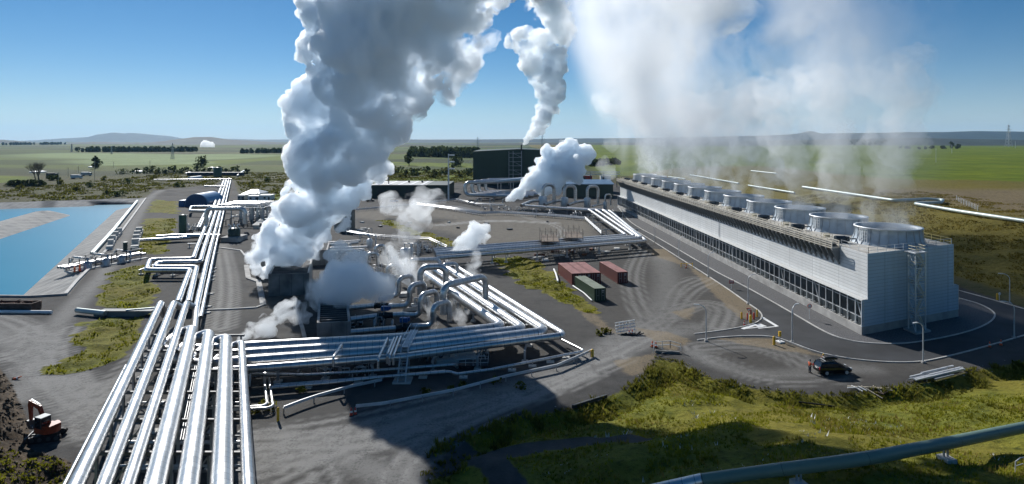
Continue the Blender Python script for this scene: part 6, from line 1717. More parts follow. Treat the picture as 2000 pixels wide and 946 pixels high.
# steel sections and timbers near the gravel pad edge
a, b_ = G(1766, 750), G(1893, 720)
t = thing('steel_stack', 'bundle of long pale steel sections lying along the edge of the gravel pad', 'steel sections', a)
rg = random.Random(2)
for k in range(9):
    off = V(rg.uniform(-.3, .5), .22 * k - .9, 0); st_ = rg.uniform(0, .35); en = rg.uniform(.6, 1.0)
    p, q = a.lerp(b_, st_) + off, a.lerp(b_, en) + off
    z1 = max(hz(p.x, p.y), .05) + .2 + .1 * (k % 3); z2 = max(hz(q.x, q.y), .05) + .2 + .1 * (k % 3)
    mb = MB(); mb.bar(V(p.x, p.y, z1), V(q.x, q.y, z2), .2, .16); mb.build('beam', STEEL_L if k % 3 else STEEL, t)
c = T(1695, 764); t = thing('timber_pile', 'scattered white timbers at the edge of the gravel pad', 'timber', c)
for k, (x0, y0, x1, y1) in enumerate(((-2.2, 0.7, 3.0, .5), (-1.6, .9, -1.0, -.6), (-.4, .8, .9, -1.6), (-.9, .6, -.4, -.4), (1.2, .9, 1.6, -.3), (-2.5, .2, -1.2, .3), (1.4, .3, 3.2, .1))):
    p, q = c + V(x0, y0, 0), c + V(x1, y1, 0); p.z = hz(p.x, p.y) + .25; q.z = hz(q.x, q.y) + .25
    mb = MB(); mb.bar(p, q, .14, .1); mb.build('plank', WHITE if k % 2 else TIMBER, t)
c = T(1722, 768); mb = MB(); mb.box(c + V(0, 0, .1), (1.5, 1.0, .12), .6); tag(mb.build('timber_sheet', M('brown_sheet', (.10, .07, .05), .8, 0, .2), loc=c), 'small dark brown board lying on the grass right of the white timbers', 'board')
a, b_ = T(1560, 789), T(1630, 797); mb = MB(); mb.tube([a + V(0, 0, .15), b_ + V(0, 0, .15)], .1, 8); tag(mb.build('hose_pipe', BLACK, loc=a), 'black pipe lying in the ditch below the gravel pad', 'pipe')
a, b_ = G(1118, 797), G(1185, 776); mb = MB(); mb.bar(a + V(0, 0, .15), b_ + V(0, 0, .15), .25, .4); tag(mb.build('retaining_board', STEEL_D, loc=a), 'dark retaining board along the gravel road at the foot of the grass bank', 'board')
P = [G(1082, 531), G(1086, 540), G(1090, 555)]; mb = MB(); mb.tube([p + V(0, 0, .6) for p in P], .22, 10); tag(mb.build('bent_pipe', WHITE, loc=P[0]), 'short bent white pipe lying on the grass left of the red containers', 'pipe')
P = [G(1119, 561), G(1140, 575), G(1156, 590)]; mb = MB(); mb.tube([p + V(0, 0, .3) for p in P], .14, 8); tag(mb.build('kerb_pipe', WHITE, loc=P[0]), 'thin white pipe along the foot of the green container', 'pipe')
# tubular marker with chain by the far right foreground
c = T(1996, 925); t = thing('pipe_gate', 'small galvanised hoop barrier at the lower right corner', 'barrier', c)
mb = MB(); mb.tube([c + V(-.5, 0, 0), c + V(-.5, 0, .9), c + V(-.1, 0, 1.2), c + V(.5, .1, 1.2)], .04, 8); mb.tube([c + V(-.5, 0, .55), c + V(.1, 0, .75)], .03, 8); mb.build('hoop', STEEL_L, t)
# parked vehicles far off by the workshop and farm yard
def far_car(label, px, py, mat, rz=0, kind='car', z=None):
    p = G(px, py)
    p.z = hz(p.x, p.y)
    t = thing('parked_' + ('truck' if kind == 'truck' else 'car'), label, kind, (0, 0, 0))
    if kind == 'truck':
        mb = MB(); mb.box((-.8, 0, 2.0), (6.5, 2.4, 2.6)); mb.build('cargo_box', mat, t)
        mb = MB(); mb.hexa([(2.7, -1.1, .6), (4.6, -1.1, .6), (4.6, 1.1, .6), (2.7, 1.1, .6), (2.7, -1.1, 2.9), (4.2, -1.1, 2.9), (4.2, 1.1, 2.9), (2.7, 1.1, 2.9)]); mb.build('cab', mat, t)
        mb = MB(); mb.box((4.5, 0, 2.1), (.25, 2.0, .9)); mb.build('windscreen', GLASS, t)
        ws = (-3, -1.8, 3.6); r = .5
    else:
        mb = MB(); mb.hexa([(-2.2, -.88, .35), (2.2, -.88, .35), (2.2, .88, .35), (-2.2, .88, .35), (-2.15, -.86, 1.0), (2.0, -.84, .9), (2.0, .84, .9), (-2.15, .86, 1.0)]); mb.build('body', mat, t)
        mb = MB(); mb.hexa([(-2.0, -.8, 1.0), (1.1, -.8, .95), (1.1, .8, .95), (-2.0, .8, 1.0), (-1.7, -.65, 1.55), (.3, -.65, 1.55), (.3, .65, 1.55), (-1.7, .65, 1.55)]); mb.build('greenhouse', GLASS, t)
        ws = (-1.35, 1.35); r = .34
    for x in ws:
        for sy in (-1, 1): mb = MB(); mb.tube([V(x, sy * .7, r), V(x, sy * .95, r)], r, 14); mb.build('wheel', BLACK, t)
    t.location = p; t.rotation_euler = (0, 0, rz)
far_car('dark pickup sized car parked at the left end of the green workshop', 723, 394, BLACK, .3); far_car('blue car parked in front of the green workshop', 770, 395, BLUE_P, .1)
far_car('dark truck parked on the distant yard beside the bare tree', 101, 345, STEEL_D, .2, 'truck'); far_car('grey truck parked on the distant yard nearer the round bush', 168, 344, STEEL, .1, 'truck'); far_car('white truck parked at the right of the distant yard', 149, 349, WHITE, .1, 'truck')
far_car('white car parked on the pale pad beside the steam', 533, 404, WHITE, .2); far_car('small blue car parked on the pale pad beside the steam', 526, 405, BLUE_P, .5)
p = G(525, 403); mb = MB(); mb.box(p + V(0, 0, .06), (9, 8, .12)); tag(mb.build('concrete_slab', WHITE, loc=p), 'bright pale slab under the small cars beside the steam', 'slab')
for j, (px, py, w_, lab) in enumerate(((172, 329, 12, 'white roofed shed far off left of the round tree'), (57, 339, 8, 'white shed behind the bare tree, left part'), (72, 338.5, 7, 'white shed behind the bare tree, right part'), (406, 331, 9, 'white roofed hut on the far works pad'), (258, 338, 14, 'long white low shed near the far hedge'), (362, 341, 8, 'pale mound-like store beside the far works pad'))):
    cabin(lab, px, py, w_, 3, 8, WHITE, WHITE_R, .8, 'farm_shed', 0, 'shed')
p = G(425, 345); mb = MB(); mb.lathe(p, [(3.5, 0), (3.5, 7.5), (3.2, 8), (.1, 8.4)], 20, True); tag(mb.build('far_tank', GREEN_T, loc=p), 'green cylindrical tank on the far works pad', 'tank')
p = G(365, 343.5); mb = MB(); mb.box(p + V(25, 3, 1.5), (50, 6, 3)); tag(mb.build('far_tank_wall', M('dark_blue_wall', (.03, .05, .07), .6, 0, .15), loc=p), 'long dark walled basin on the far works pad', 'basin')
P = [G(463, 344, 1.0), G(470, 338, 1.0), G(477, 334, 1.0)]; mb = MB(); mb.tube(P, .8, 10); tag(mb.build('far_pipe', GALV, loc=P[0]), 'short bright pipe slanting on the far works pad', 'pipe')
P = [G(372, 351, 2), G(390, 347, 3), G(384, 349, 2)]; mb = MB(); mb.tube([G(370, 349.5, 1.2), G(392, 347, 1.2)], 1.6, 12); tag(mb.build('far_vessel', WHITE, loc=P[0]), 'white horizontal vessel far left of the long run', 'vessel')
# floodlight mast
p = G(876, 391); s = p.y / F; hh = 90 * s
t = thing('floodlight_mast', 'tall slim floodlight mast with three heads at the end of the green workshop', 'light mast', p)
mb = MB(); mb.tube([p, p + V(0, 0, hh)], [.55, .25], 10); mb.build('pole', STEEL_L, t)
for z in (hh - .6, hh * .83, hh * .68): mb = MB(); mb.box(p + V(1.6, 0, z), (3.2, 1.2, .6)); mb.build('floodlight', WHITE, t)

# clutter of the well pad: manifolds of small pipes, valves and gauges
def manifold(label, px, py, wx, wy, seed, hgt=1.8, n=14):
    rg = random.Random(seed); p = G(px, py); t = thing('valve_manifold', label, 'valve manifold', p, 'valve manifolds on the well pad')
    for k in range(n):
        a = p + V(rg.uniform(-wx, wx), rg.uniform(-wy, wy), 0); h = rg.uniform(.6, hgt)
        b = a + V(rg.choice((-1, 1)) * rg.uniform(.5, 1.6), 0, h) if rg.random() < .6 else a + V(0, rg.choice((-1, 1)) * rg.uniform(.5, 1.4), h)
        m1 = MB(); m1.tube([a, V(a.x, a.y, h), b, V(b.x, b.y, .1)], rg.uniform(.06, .16), 8); q = m1.build('pipe_loop', GALV2, t)
        if k % 2: m2 = MB(); m2.tube([V(a.x, a.y, h * .5 - .2), V(a.x, a.y, h * .5 + .2)], .28, 10); m2.bar(V(a.x, a.y, h * .5), V(a.x, a.y + .02, h + .3), .06); m2.bar(V(a.x - .3, a.y, h + .3), V(a.x + .3, a.y, h + .3), .06); m2.build('hand_valve', BLKV, q)
        if k % 3 == 0: m3 = MB(); m3.bar(a + V(.4, .3, 0), a + V(.4, .3, hgt + .4), .07); m3.bar(a + V(-.6, .3, hgt * .6), a + V(.6, .3, hgt * .6), .06); m3.build('post', STEEL, t)
manifold('dark valve manifold at the right end of the long silver line', 838, 490, 3.5, 3.5, 1, 2.6, 22); manifold('dark valve manifold on the lines feeding the silencers', 666, 492, 1.2, 6, 2, 2.4, 16)
manifold('small manifold among the loops beside the cream block', 812, 600, 2.5, 2.5, 3); manifold('small manifold under the widest loop', 880, 590, 2.5, 2.5, 4)
manifold('small manifold in front of the low steam cloud, left of the valves', 720, 640, 4, 2, 5, 1.6, 12); manifold('tangle of small valves beneath the climbing pipes', 425, 745, 4.5, 3.0, 6, 2.2, 22)
manifold('tangle of small pipes below the front run, left of the steps', 650, 728, 5, 1.5, 7, 1.4, 14); manifold('tangle of small pipes below the right part of the front run', 890, 700, 5, 1.6, 8, 1.6, 14)
manifold('row of small valves under the separator pipe leg', 1110, 424, 14, 6, 9, 3.0, 26); manifold('row of small valves behind the dark basin', 1000, 412, 14, 6, 10, 2.6, 22)
manifold('low clutter of pipe ends under the yard pipes', 1095, 492, 10, 3.5, 12, 1.5, 20); manifold('small pipework left of the long straight run beside the green tank', 385, 452, 5, 4, 13, 2.4, 18)
manifold('small pipework at the far foot of the square dark cabinet', 700, 455, 5, 2, 14, 1.5, 10)
rg = random.Random(9)
for k in range(14):
    q = G(rg.uniform(700, 1120), rg.uniform(432, 470)); w_ = rg.uniform(.5, 1.4); mb = MB(); mb.box(q + V(0, 0, .25), (w_ * 1.6, w_, .5), rg.random() * 3)
    tag(mb.build('loose_block', CONC_L if k % 3 else STEEL_D, loc=q), 'small loose block lying on the open gravel yard', 'block', 'loose blocks on the gravel yard')
for k in range(10):
    q = G(rg.uniform(1000, 1200), rg.uniform(488, 500)); mb = MB(); mb.box(q + V(0, 0, .3), (rg.uniform(1, 3), .8, .5), rg.random())
    tag(mb.build('steel_offcut', RUST, loc=q), 'rusty red steel offcut lying in the shade under the yard pipes', 'steel offcut', 'rusty offcuts under the yard pipes')

manifold('tangle of pipework at the right of the low steam cloud', 748, 535, 7, 6, 21, 3.2, 30); manifold('tangle of pipework behind the low steam cloud toward the long silver line', 760, 505, 9, 7, 22, 2.8, 30); manifold('low tangle of pipework right of the rear silencer', 640, 512, 5, 5, 23, 2.2, 18)
for k, (px, py, r_, hh) in enumerate(((790, 515, 1.1, 4.2), (802, 508, .8, 3.4), (722, 490, .9, 3.6))):
    g = G(px, py); t = thing('flash_vessel', 'upright silver flash vessel among the pipework behind the low cloud, ' + ('widest', 'right of the widest', 'farthest left')[k], 'vessel', g, 'flash vessels on the well pad')
    mb = MB(); mb.lathe(g, [(r_ * .6, .4), (r_, .9), (r_, hh - .5), (r_ * .6, hh - .1), (.05, hh)], 20, True); mb.build('drum', STEEL_L, t)
    mb = MB(); mb.tube([g + V(0, 0, hh - .2), g + V(0, 0, hh + 1), g + V(1.8, 0, hh + 1), g + V(1.8, 0, .3)], .2, 8); mb.build('vent_pipe', GALV2, t)
    mb = MB(); rail(mb, g + V(-r_ - .6, -r_ - .5, hh * .6), g + V(r_ + .6, -r_ - .5, hh * .6), 1.1, 1.0, .06); mb.build('platform_rail', STEEL_L, t)
# ------------------------------------------------------------------ vegetation
LEAF = leaf_mat('leaf_dark', (.055, .075, .026), .5, .35); LEAF2 = leaf_mat('leaf_olive', (.075, .080, .028), .5, .4); TWIG = M('bare_twig', (.10, .085, .065), .8, 0, .2, 1); BARK = M('bark', (.07, .055, .04), .85, 0, .3, 2)
GRASSM = leaf_mat('grass_tuft', (.21, .21, .02), .5, .22); DRYM = leaf_mat('dry_tuft', (.26, .20, .06), .4, .3); SCRUBM = leaf_mat('scrub_leaf', (.14, .138, .026), .5, .3)

def quads(centres, size, normals=None, rng=RNG):
    """random leaf-clump faces round the centres"""
    n = len(centres)
    a = rng.normal(size=(n, 3)); a /= np.linalg.norm(a, axis=1)[:, None]
    b = rng.normal(size=(n, 3)); b -= a * (a * b).sum(1)[:, None]; b /= np.linalg.norm(b, axis=1)[:, None]
    s = np.asarray(size).reshape(-1, 1) * rng.uniform(.6, 1.3, (n, 1))
    v = np.stack([centres - a * s - b * s * .5, centres + a * s - b * s * .6, centres + a * s * .7 + b * s * .7, centres - a * s * .8 + b * s * .5], 1).reshape(-1, 3)
    return v, [(4 * i, 4 * i + 1, 4 * i + 2, 4 * i + 3) for i in range(n)]

def crown_pts(h0, h1, r, n, rng, clumps=9, conic=0.0):
    out = []
    for k in range(clumps):
        t = (k + rng.random()) / clumps
        z = h0 + (h1 - h0) * t
        rr = r * (1 - conic * t) * (.55 + .6 * rng.random()) * (math.sin(math.pi * (.15 + .8 * t)) if not conic else 1)
        a = rng.random() * 6.28; d = rr * .55
        c = np.array([math.cos(a) * d, math.sin(a) * d, z])
        q = rng.normal(size=(n // clumps, 3)); q /= np.linalg.norm(q, axis=1)[:, None]
        out.append(c + q * rr * .62 * (.55 + .45 * rng.random((len(q), 1)) ** .4) * np.array([1, 1, .8]))
    return np.concatenate(out)

def tree(label, p, h, r, trunk=.2, n=500, leaf=None, size=.5, name='tree', conic=0.0, group=None, cat='tree', seed=None, trunk_r=.025):
    rng = np.random.default_rng(abs(hash((round(p[0], 1), round(p[1], 1)))) % 99999 if seed is None else seed)
    z = hz(p[0], p[1])
    t = thing(name, label, cat, (p[0], p[1], z), group)
    base = V(p[0], p[1], z)
    mb = MB(); mb.tube([base, base + V(.1, 0, h * .45), base + V(0, .1, h * .8)], [h * trunk_r, h * trunk_r * .6, h * .006], 8)
    for k in range(5):
        a = rng.random() * 6.28; zz = h * (.3 + .1 * k); mb.tube([base + V(0, 0, zz), base + V(math.cos(a) * r * .5, math.sin(a) * r * .5, zz + h * .12)], [h * .01, h * .004], 5)
    mb.build('trunk', BARK, t)
    pts = crown_pts(h * trunk, h * .92, r, n, rng, 11, conic) + np.array(base)
    v, f = quads(pts, np.full(len(pts), size), rng=rng)
    mb = MB(); mb.add(v.tolist(), f); mb.build('crown', leaf or LEAF, t)
    return t
def shrub(label, p, h, r, n=140, leaf=None, size=.3, group=None, name='shrub'):
    rng = np.random.default_rng(int(abs(p[0] * 31 + p[1] * 17)) % 9999)
    z = hz(p[0], p[1]); base = V(p[0], p[1], z)
    t = thing(name, label, 'shrub', base, group)
    pts = crown_pts(0, h, r, n, rng, 6) + np.array(base)
    v, f = quads(pts, np.full(len(pts), size), rng=rng)
    mb = MB(); mb.add(v.tolist(), f); mb.build('foliage', leaf or LEAF, t)
    mb = MB(); mb.tube([base, base + V(0, 0, h * .6)], h * .03, 6); mb.build('stem', BARK, t)
    return t
# named trees
p = G(73, 352); z0 = hz(p.x, p.y)
t = thing('bare_tree', 'large leafless tree with a broad twiggy crown beside the distant yard', 'tree', (p.x, p.y, z0))
rg = random.Random(4); mbt, mbc = MB(), MB()
def branch(a, d, L, r, lev):
    b = a + d * L
    (mbt if lev < 2 else mbc).tube([a, a.lerp(b, .5) + V(rg.uniform(-.1, .1), rg.uniform(-.1, .1), 0) * L * .3, b], [r, r * .8, r * .55], 5, False)
    if lev < 5:
        for k in range(4 if lev < 1 else 3 if lev < 4 else 2):
            n_ = V(rg.uniform(-1, 1), rg.uniform(-1, 1), rg.uniform(-.1, .9)).normalized()
            branch(b if k else a.lerp(b, .7), (d * .9 + n_ * .75).normalized(), L * rg.uniform(.62, .8), r * .55, lev + 1)
for k in range(5): branch(V(p.x + rg.uniform(-2, 2), p.y, z0), V(rg.uniform(-.4, .4), rg.uniform(-.3, .3), 1).normalized(), 5.2, .4, 0)
mbt.build('trunk', TWIG, t); mbc.build('crown', TWIG, t)
tree('dark round tree with a leaning crown by the white roofed shed', G(186, 331), 15, 6.5, .12, 700, LEAF, .8, seed=3); tree('small dark tree beside the far works pad', G(392, 328), 12, 8, .1, 600, LEAF, .8, 'tree', .3)
tree('lone dark tree standing in front of the far wood', G(799, 322), 20, 7, .2, 700, LEAF, .9, seed=8); tree('low broad tree left of the dark green hall', G(890, 324), 13, 10, .08, 700, LEAF, .9, seed=9)
for j, (px, py, h, r, lab) in enumerate(((1858, 291, 24, 10, 'tallest dark tree on the field ridge at the right'), (1870, 291, 16, 9, 'broad dark tree just right of the tallest ridge tree'), (1842, 291, 9, 12, 'low dark tree left of the tallest ridge tree'), (1820, 291, 10, 7, 'dark ridge tree fourth from the right'), (1808, 292, 9, 5, 'small dark ridge tree next to the gap'), (1795, 292, 7, 5, 'tiny dark ridge tree left of the gap'), (1772, 291, 8, 9, 'wide low dark tree at the edge of the tower mist'), (1759, 290, 9, 7, 'dark tree partly veiled by the tower mist'))):
    q = T(px, py); tree(lab, q, h, r, .15, 420, LEAF, 1.3, seed=20 + j)
# shrubs and hedges on the left middle distance
for j, (px, py, h, r) in enumerate(((203, 352, 3, 4), (250, 360, 4, 5), (300, 350, 3, 4), (236, 341, 3.5, 8), (305, 341, 4, 3), (322, 341, 4, 3), (40, 371, 3, 5), (175, 366, 3, 4), (120, 360, 3, 4), (345, 366, 2.6, 5), (495, 362, 2.5, 6), (520, 356, 2.5, 6), (150, 372, 2.4, 4), (230, 384, 2.2, 4), (205, 379, 2, 3.5))):
    shrub('dark rounded shrub in the rough ground between the pond and the distant yard', G(px, py), h, r, 160, LEAF if j % 2 else SCRUBM, .55, 'shrubs in the rough ground')
for j, (x0, x1, py) in enumerate(((18, 92, 364), (96, 118, 352))):
    for k in range(int((x1 - x0) / 7)):
        shrub('dark clipped bush in the hedge in front of the bare tree', G(x0 + 7 * k + (k % 3), py), 4.2, 3.6, 160, LEAF, .6, 'hedge in front of the bare tree')
for k in range(16):
    shrub('dark bush in the long hedge across the far fields', G(268 + 14 * k + (k * 5) % 7, 340 - (k % 3) * .6), 5 + (k % 3), 5.5, 110, LEAF, .8, 'long hedge across the far fields')
for k in range(14):
    shrub('dark bush along the gully behind the green workshop', G(735 + 13.5 * k + (k * 5) % 6, 347 - (k % 4) * 3.5), 4.5 + (k % 3), 8, 120, LEAF if k % 2 else LEAF2, 1.0, 'bushes along the gully')
for k, (px, py, r) in enumerate(((965, 748, 1.0), (1015, 758, .9), (905, 758, .8), (830, 770, .8), (585, 766, 1.0), (520, 800, 1.2), (500, 806, 1.0), (880, 766, .7), (1180, 650, 1.0), (1170, 655, .8))):
    q = G(px, py); shrub('small dark weed clump on the gravel in front of the bundle', q, .7, r, 90, SCRUBM, .16, 'weed clumps on the gravel', 'weed')
# far woods: one mass each
def wood(label, base, h, n, dpth, leaf=LEAF, size=3.0, name='far_wood', seed=1):
    rng = np.random.default_rng(seed)
    (x0, y0), (x1, y1) = base
    pts = []
    for k in range(n):
        t = rng.random(); q = T(x0 + (x1 - x0) * t, y0 + (y1 - y0) * t)
        c = np.array([q.x, q.y + rng.random() * dpth, q.z]); hh = h * rng.uniform(.55, 1.05); r = hh * rng.uniform(.22, .36)
        m = 46; s = rng.normal(size=(m, 3)); s /= np.linalg.norm(s, axis=1)[:, None]
        pts.append(c + np.array([0, 0, hh * .55]) + s * np.array([r, r, hh * .45]))
    pts = np.concatenate(pts); v, f = quads(pts, np.full(len(pts), size), rng=rng)
    mb = MB(); mb.add(v.tolist(), f); o = mb.build(name, leaf); tag(o, label, 'wood', kind='stuff')
wood('dark belt of trees across the far left fields', ((150, 297.5), (372, 297)), 15, 150, 60, seed=1)
wood('dark far wood at the right of the pale green field', ((470, 300), (575, 299)), 13, 70, 60, seed=2)
wood('square dark wood left of the dark green hall', ((796, 307), (930, 309)), 19, 150, 90, size=2.2, seed=3)
wood('distant belt of trees beyond the fields at far left', ((-40, 284), (110, 283)), 22, 60, 200, size=5, seed=4)
wood('dark distant forest on the rising ground at far right', ((1905, 283), (2060, 282)), 32, 80, 300, size=6, seed=5)
wood('distant band of forest behind the ridge trees', ((1700, 284), (1912, 281)), 34, 110, 500, size=7, seed=6)
wood('rows of dark trees behind the tower head', ((1100, 330), (1215, 322)), 8, 60, 60, size=1.6, seed=7)
wood('dark scrub on the terrace behind the works', ((560, 372), (700, 378)), 4, 40, 12, size=.9, seed=8)

# ------------------------------------------------------------------ grass
def tufts(name, label, polyfn, n, box, h, mat, blades=5, seed=0, wid=.06, lean=.5):
    rng = np.random.default_rng(seed)
    X = rng.uniform(box[0], box[1], n); Y = rng.uniform(box[2], box[3], n)
    k = polyfn(X, Y); X, Y = X[k], Y[k]; Z = height(X, Y); n = len(X)
    sc = rng.uniform(.5, 1.4, n) * (vnoise(X, Y, 3.1) + .35)
    V_, F_ = [], []
    ang = rng.uniform(0, 6.28, (n, blades)); ln = rng.uniform(.1, lean, (n, blades)); hh = h * sc[:, None] * rng.uniform(.6, 1.2, (n, blades))
    w_ = wid * (1 + sc[:, None] * .8)
    dx, dy = np.cos(ang), np.sin(ang)
    ox = X[:, None] + dx * .10 * sc[:, None]; oy = Y[:, None] + dy * .10 * sc[:, None]
    a = np.stack([ox - dy * w_, oy + dx * w_, np.repeat(Z[:, None] - .05, blades, 1)], -1)
    b = np.stack([ox + dy * w_, oy - dx * w_, np.repeat(Z[:, None] - .05, blades, 1)], -1)
    c = np.stack([ox + dx * hh * ln, oy + dy * hh * ln, Z[:, None] + hh], -1)
    v = np.stack([a, b, c], 2).reshape(-1, 3)
    m = n * blades
    me = bpy.data.meshes.new(name); me.vertices.add(m * 3); me.vertices.foreach_set('co', v.ravel())
    me.loops.add(m * 3); me.polygons.add(m); me.loops.foreach_set('vertex_index', np.arange(m * 3)); me.polygons.foreach_set('loop_start', np.arange(m) * 3); me.polygons.foreach_set('loop_total', np.full(m, 3))
    me.update(calc_edges=True); me.materials.append(mat)
    o = bpy.data.objects.new(name, me); COL.objects.link(o); tag(o, label, 'grass', kind='stuff')
bx = (-15, 100, 34, 100)
inb = lambda X, Y: (sdist(BERM, X, Y) > .3) & (vnoise(X, Y, 4.3) > .30) & (np.minimum.reduce([ldist(p, X, Y) for p in PATH_B]) > 1.6)
tufts('grass', 'rough green grass on the bank in the lower right', inb, 42000, bx, .26, GRASSM, 5, 1, .035)
tufts('dry_grass', 'pale dry grass stalks among the green on the lower right bank', lambda X, Y: inb(X, Y) & (vnoise(X, Y, 6.1) > .52), 22000, bx, .34, DRYM, 4, 2, .022)
tufts('grass', 'dark weeds in the ditch along the edge of the gravel pad', lambda X, Y: (np.abs(sdist(BERM, X, Y) - 2.2) < 2.2) & (vnoise(X, Y, 2.0) > .42), 40000, bx, .45, SCRUBM, 5, 3, .06, .8)
dfn = lambda X, Y: np.maximum.reduce([sdist(d, X, Y) for d in DITCH]) + (vnoise(X, Y, 3.1) - .5) * 3.4 > .3
tufts('grass', 'green grass in the ditches on the left and by the containers', lambda X, Y: dfn(X, Y) & (vnoise(X, Y, 2.6) > .35), 130000, (-140, 30, 70, 320), .28, GRASSM, 5, 4, .06)
tufts('grass', 'bright grass in the lower left corner', lambda X, Y: sdist(GRASS_L, X, Y) > 0, 30000, (-90, -28, 30, 66), .13, GRASSM, 5, 5)
tufts('dry_grass', 'dry brownish grass on the hillside beyond the tower', lambda X, Y: (X > SLOPE_X0 + 1) & (vnoise(X, Y, 5) > .38), 40000, (96, 200, 60, 300), .42, leaf_mat('hillside_grass', (.19, .15, .035), .5, .3), 4, 6, .08, .7)
tufts('scrub_grass', 'low dark scrub on the rough ground left of the works', lambda X, Y: (sdist(SITE, X, Y) < -2) & (sdist(POND, X, Y) < -2) & (vnoise(X, Y, 7) > .45), 40000, (-330, 0, 300, 620), .8, SCRUBM, 4, 7, .3, .8)
# white flowering weeds
tufts('white_flowers', 'white flower heads scattered over the shaded bank', lambda X, Y: (sdist(BERM, X, Y) > 8) & (vnoise(X, Y, 3.3) > .66), 2600, (0, 80, 36, 75), .28, WHITE, 2, 8, .03, .9)
# stones and clods on the dirt bank
def clods(name, label, polyfn, n, box, r, mat, seed):
    rng = np.random.default_rng(seed)
    X = rng.uniform(box[0], box[1], n); Y = rng.uniform(box[2], box[3], n); k = polyfn(X, Y); X, Y = X[k], Y[k]; Z = height(X, Y)
    base = np.array([(1, 0, 0), (-1, 0, 0), (0, 1, 0), (0, -1, 0), (0, 0, 1), (0, 0, -1)], float)
    tri = [(0, 2, 4), (2, 1, 4), (1, 3, 4), (3, 0, 4), (2, 0, 5), (1, 2, 5), (3, 1, 5), (0, 3, 5)]
    mb = MB()
    for x, y, z in zip(X, Y, Z):
        s = r * rng.uniform(.3, 1.2) * (base * rng.uniform(.6, 1.2, (6, 1))); a = rng.random() * 6.28
        c_, s_ = math.cos(a), math.sin(a)
        mb.add([(x + q[0] * c_ - q[1] * s_, y + q[0] * s_ + q[1] * c_, z + q[2] * .7) for q in s], tri)
    o = mb.build(name, mat); tag(o, label, 'ground litter', kind='stuff')
clods('soil_clods', 'clods of earth on the dirt bank by the excavator', lambda X, Y: sdist(DIRT_L, X, Y) > 0, 9000, (-90, -36, 44, 96), .30, M('clod', (.075, .055, .035), .9, 0, .4, 2), 1)
clods('stones', 'loose pale stones along the road edge of the grass bank', lambda X, Y: (np.abs(sdist(BERM, X, Y) - .4) < .9), 2600, (-14, 90, 50, 100), .14, CONC, 2)

# ------------------------------------------------------------------ power pylons and poles
def pylon(label, px, base, top, arms=3, wide=.16):
    q = T(px, base); s = math.hypot(q.y, 0) / F; h = (base - top) * s; b = h * wide / 2
    t = thing('power_pylon', label, 'pylon', q)
    mb = MB(); th = max(.25, s * .32)
    lv = 7
    def leg(k, f): 
        w_ = b * (1 - .88 * f); sx, sy = ((-1, -1), (1, -1), (1, 1), (-1, 1))[k]; return q + V(sx * w_, sy * w_, h * f)
    for k in range(4):
        mb.bar(leg(k, 0), leg(k, 1), th)
        for j in range(lv):
            f0, f1 = j / lv, (j + 1) / lv
            mb.bar(leg(k, f0), leg((k + 1) % 4, f1), th * .6); mb.bar(leg((k + 1) % 4, f0), leg(k, f1), th * .6)
    mb.build('lattice', STEEL, t)
    mb = MB()
    for j in range(arms): z = h * (.66 + .12 * j); L = h * .17 * (1 - .15 * j); mb.bar(q + V(-L, 0, z), q + V(L, 0, z), th)
    mb.build('crossarm', STEEL, t)
pylon('lattice pylon seen left of the dark green hall roof', 933, 300, 268); pylon('lattice pylon rising behind the dark green hall', 1059, 300, 263); pylon('tall lattice pylon on the far right skyline', 1970, 287, 244, 3, .2)
pylon('lattice pylon in the pale field near the steaming hill', 337, 311, 280); pylon('small lattice pylon in the far left fields', 140, 297, 281); pylon('faint lattice pylon before the tree belt', 218, 301, 285); pylon('faint slim pylon behind the tower mist', 1475, 274, 250, 2, .1)
for j, (px, by, ty) in enumerate(((114, 364, 337), (185, 356, 314), (133, 346, 328), (153, 338, 326), (293, 331, 314), (222, 327, 317), (1859, 300, 283), (1828, 318, 290), (1983, 290, 276))):
    q = T(px, by); s = q.y / F; mb = MB(); mb.tube([q, q + V(0, 0, (by - ty) * s)], max(.14, s * .3), 6); mb.bar(q + V(-1, 0, (by - ty) * s * .93), q + V(1, 0, (by - ty) * s * .93), .2)
    tag(mb.build('utility_pole', TIMBER if j < 6 else STEEL_L, loc=q), ('slim wooden pole in the rough ground left of the pond road', 'tall slim pole beside the round tree', 'slim pole behind the distant yard', 'short pole near the white roofed shed', 'slim pole in the left fields near the far hedge', 'short pole in the left fields', 'slim pale pole below the tallest ridge tree', 'slim pale pole in the right green field', 'thin pale pole near the tall right pylon')[j], 'pole')
# fence of thin posts on the hillside
a, b_ = T(1868, 392), T(1910, 412)
t = thing('wire_fence', 'short grey mesh fence on the brown hillside beside the pipeline bend', 'fence', a)
for k in range(9):
    q = a.lerp(b_, k / 8); q.z = hz(q.x, q.y); mb = MB(); mb.bar(q, q + V(0, 0, 2.0), .1); mb.build('post', STEEL_L, t)
mb = MB()
for z in np.linspace(.2, 1.9, 7): mb.bar(a + V(0, 0, z), b_ + V(0, 0, z), .03)
mb.build('wire', STEEL_L, t)
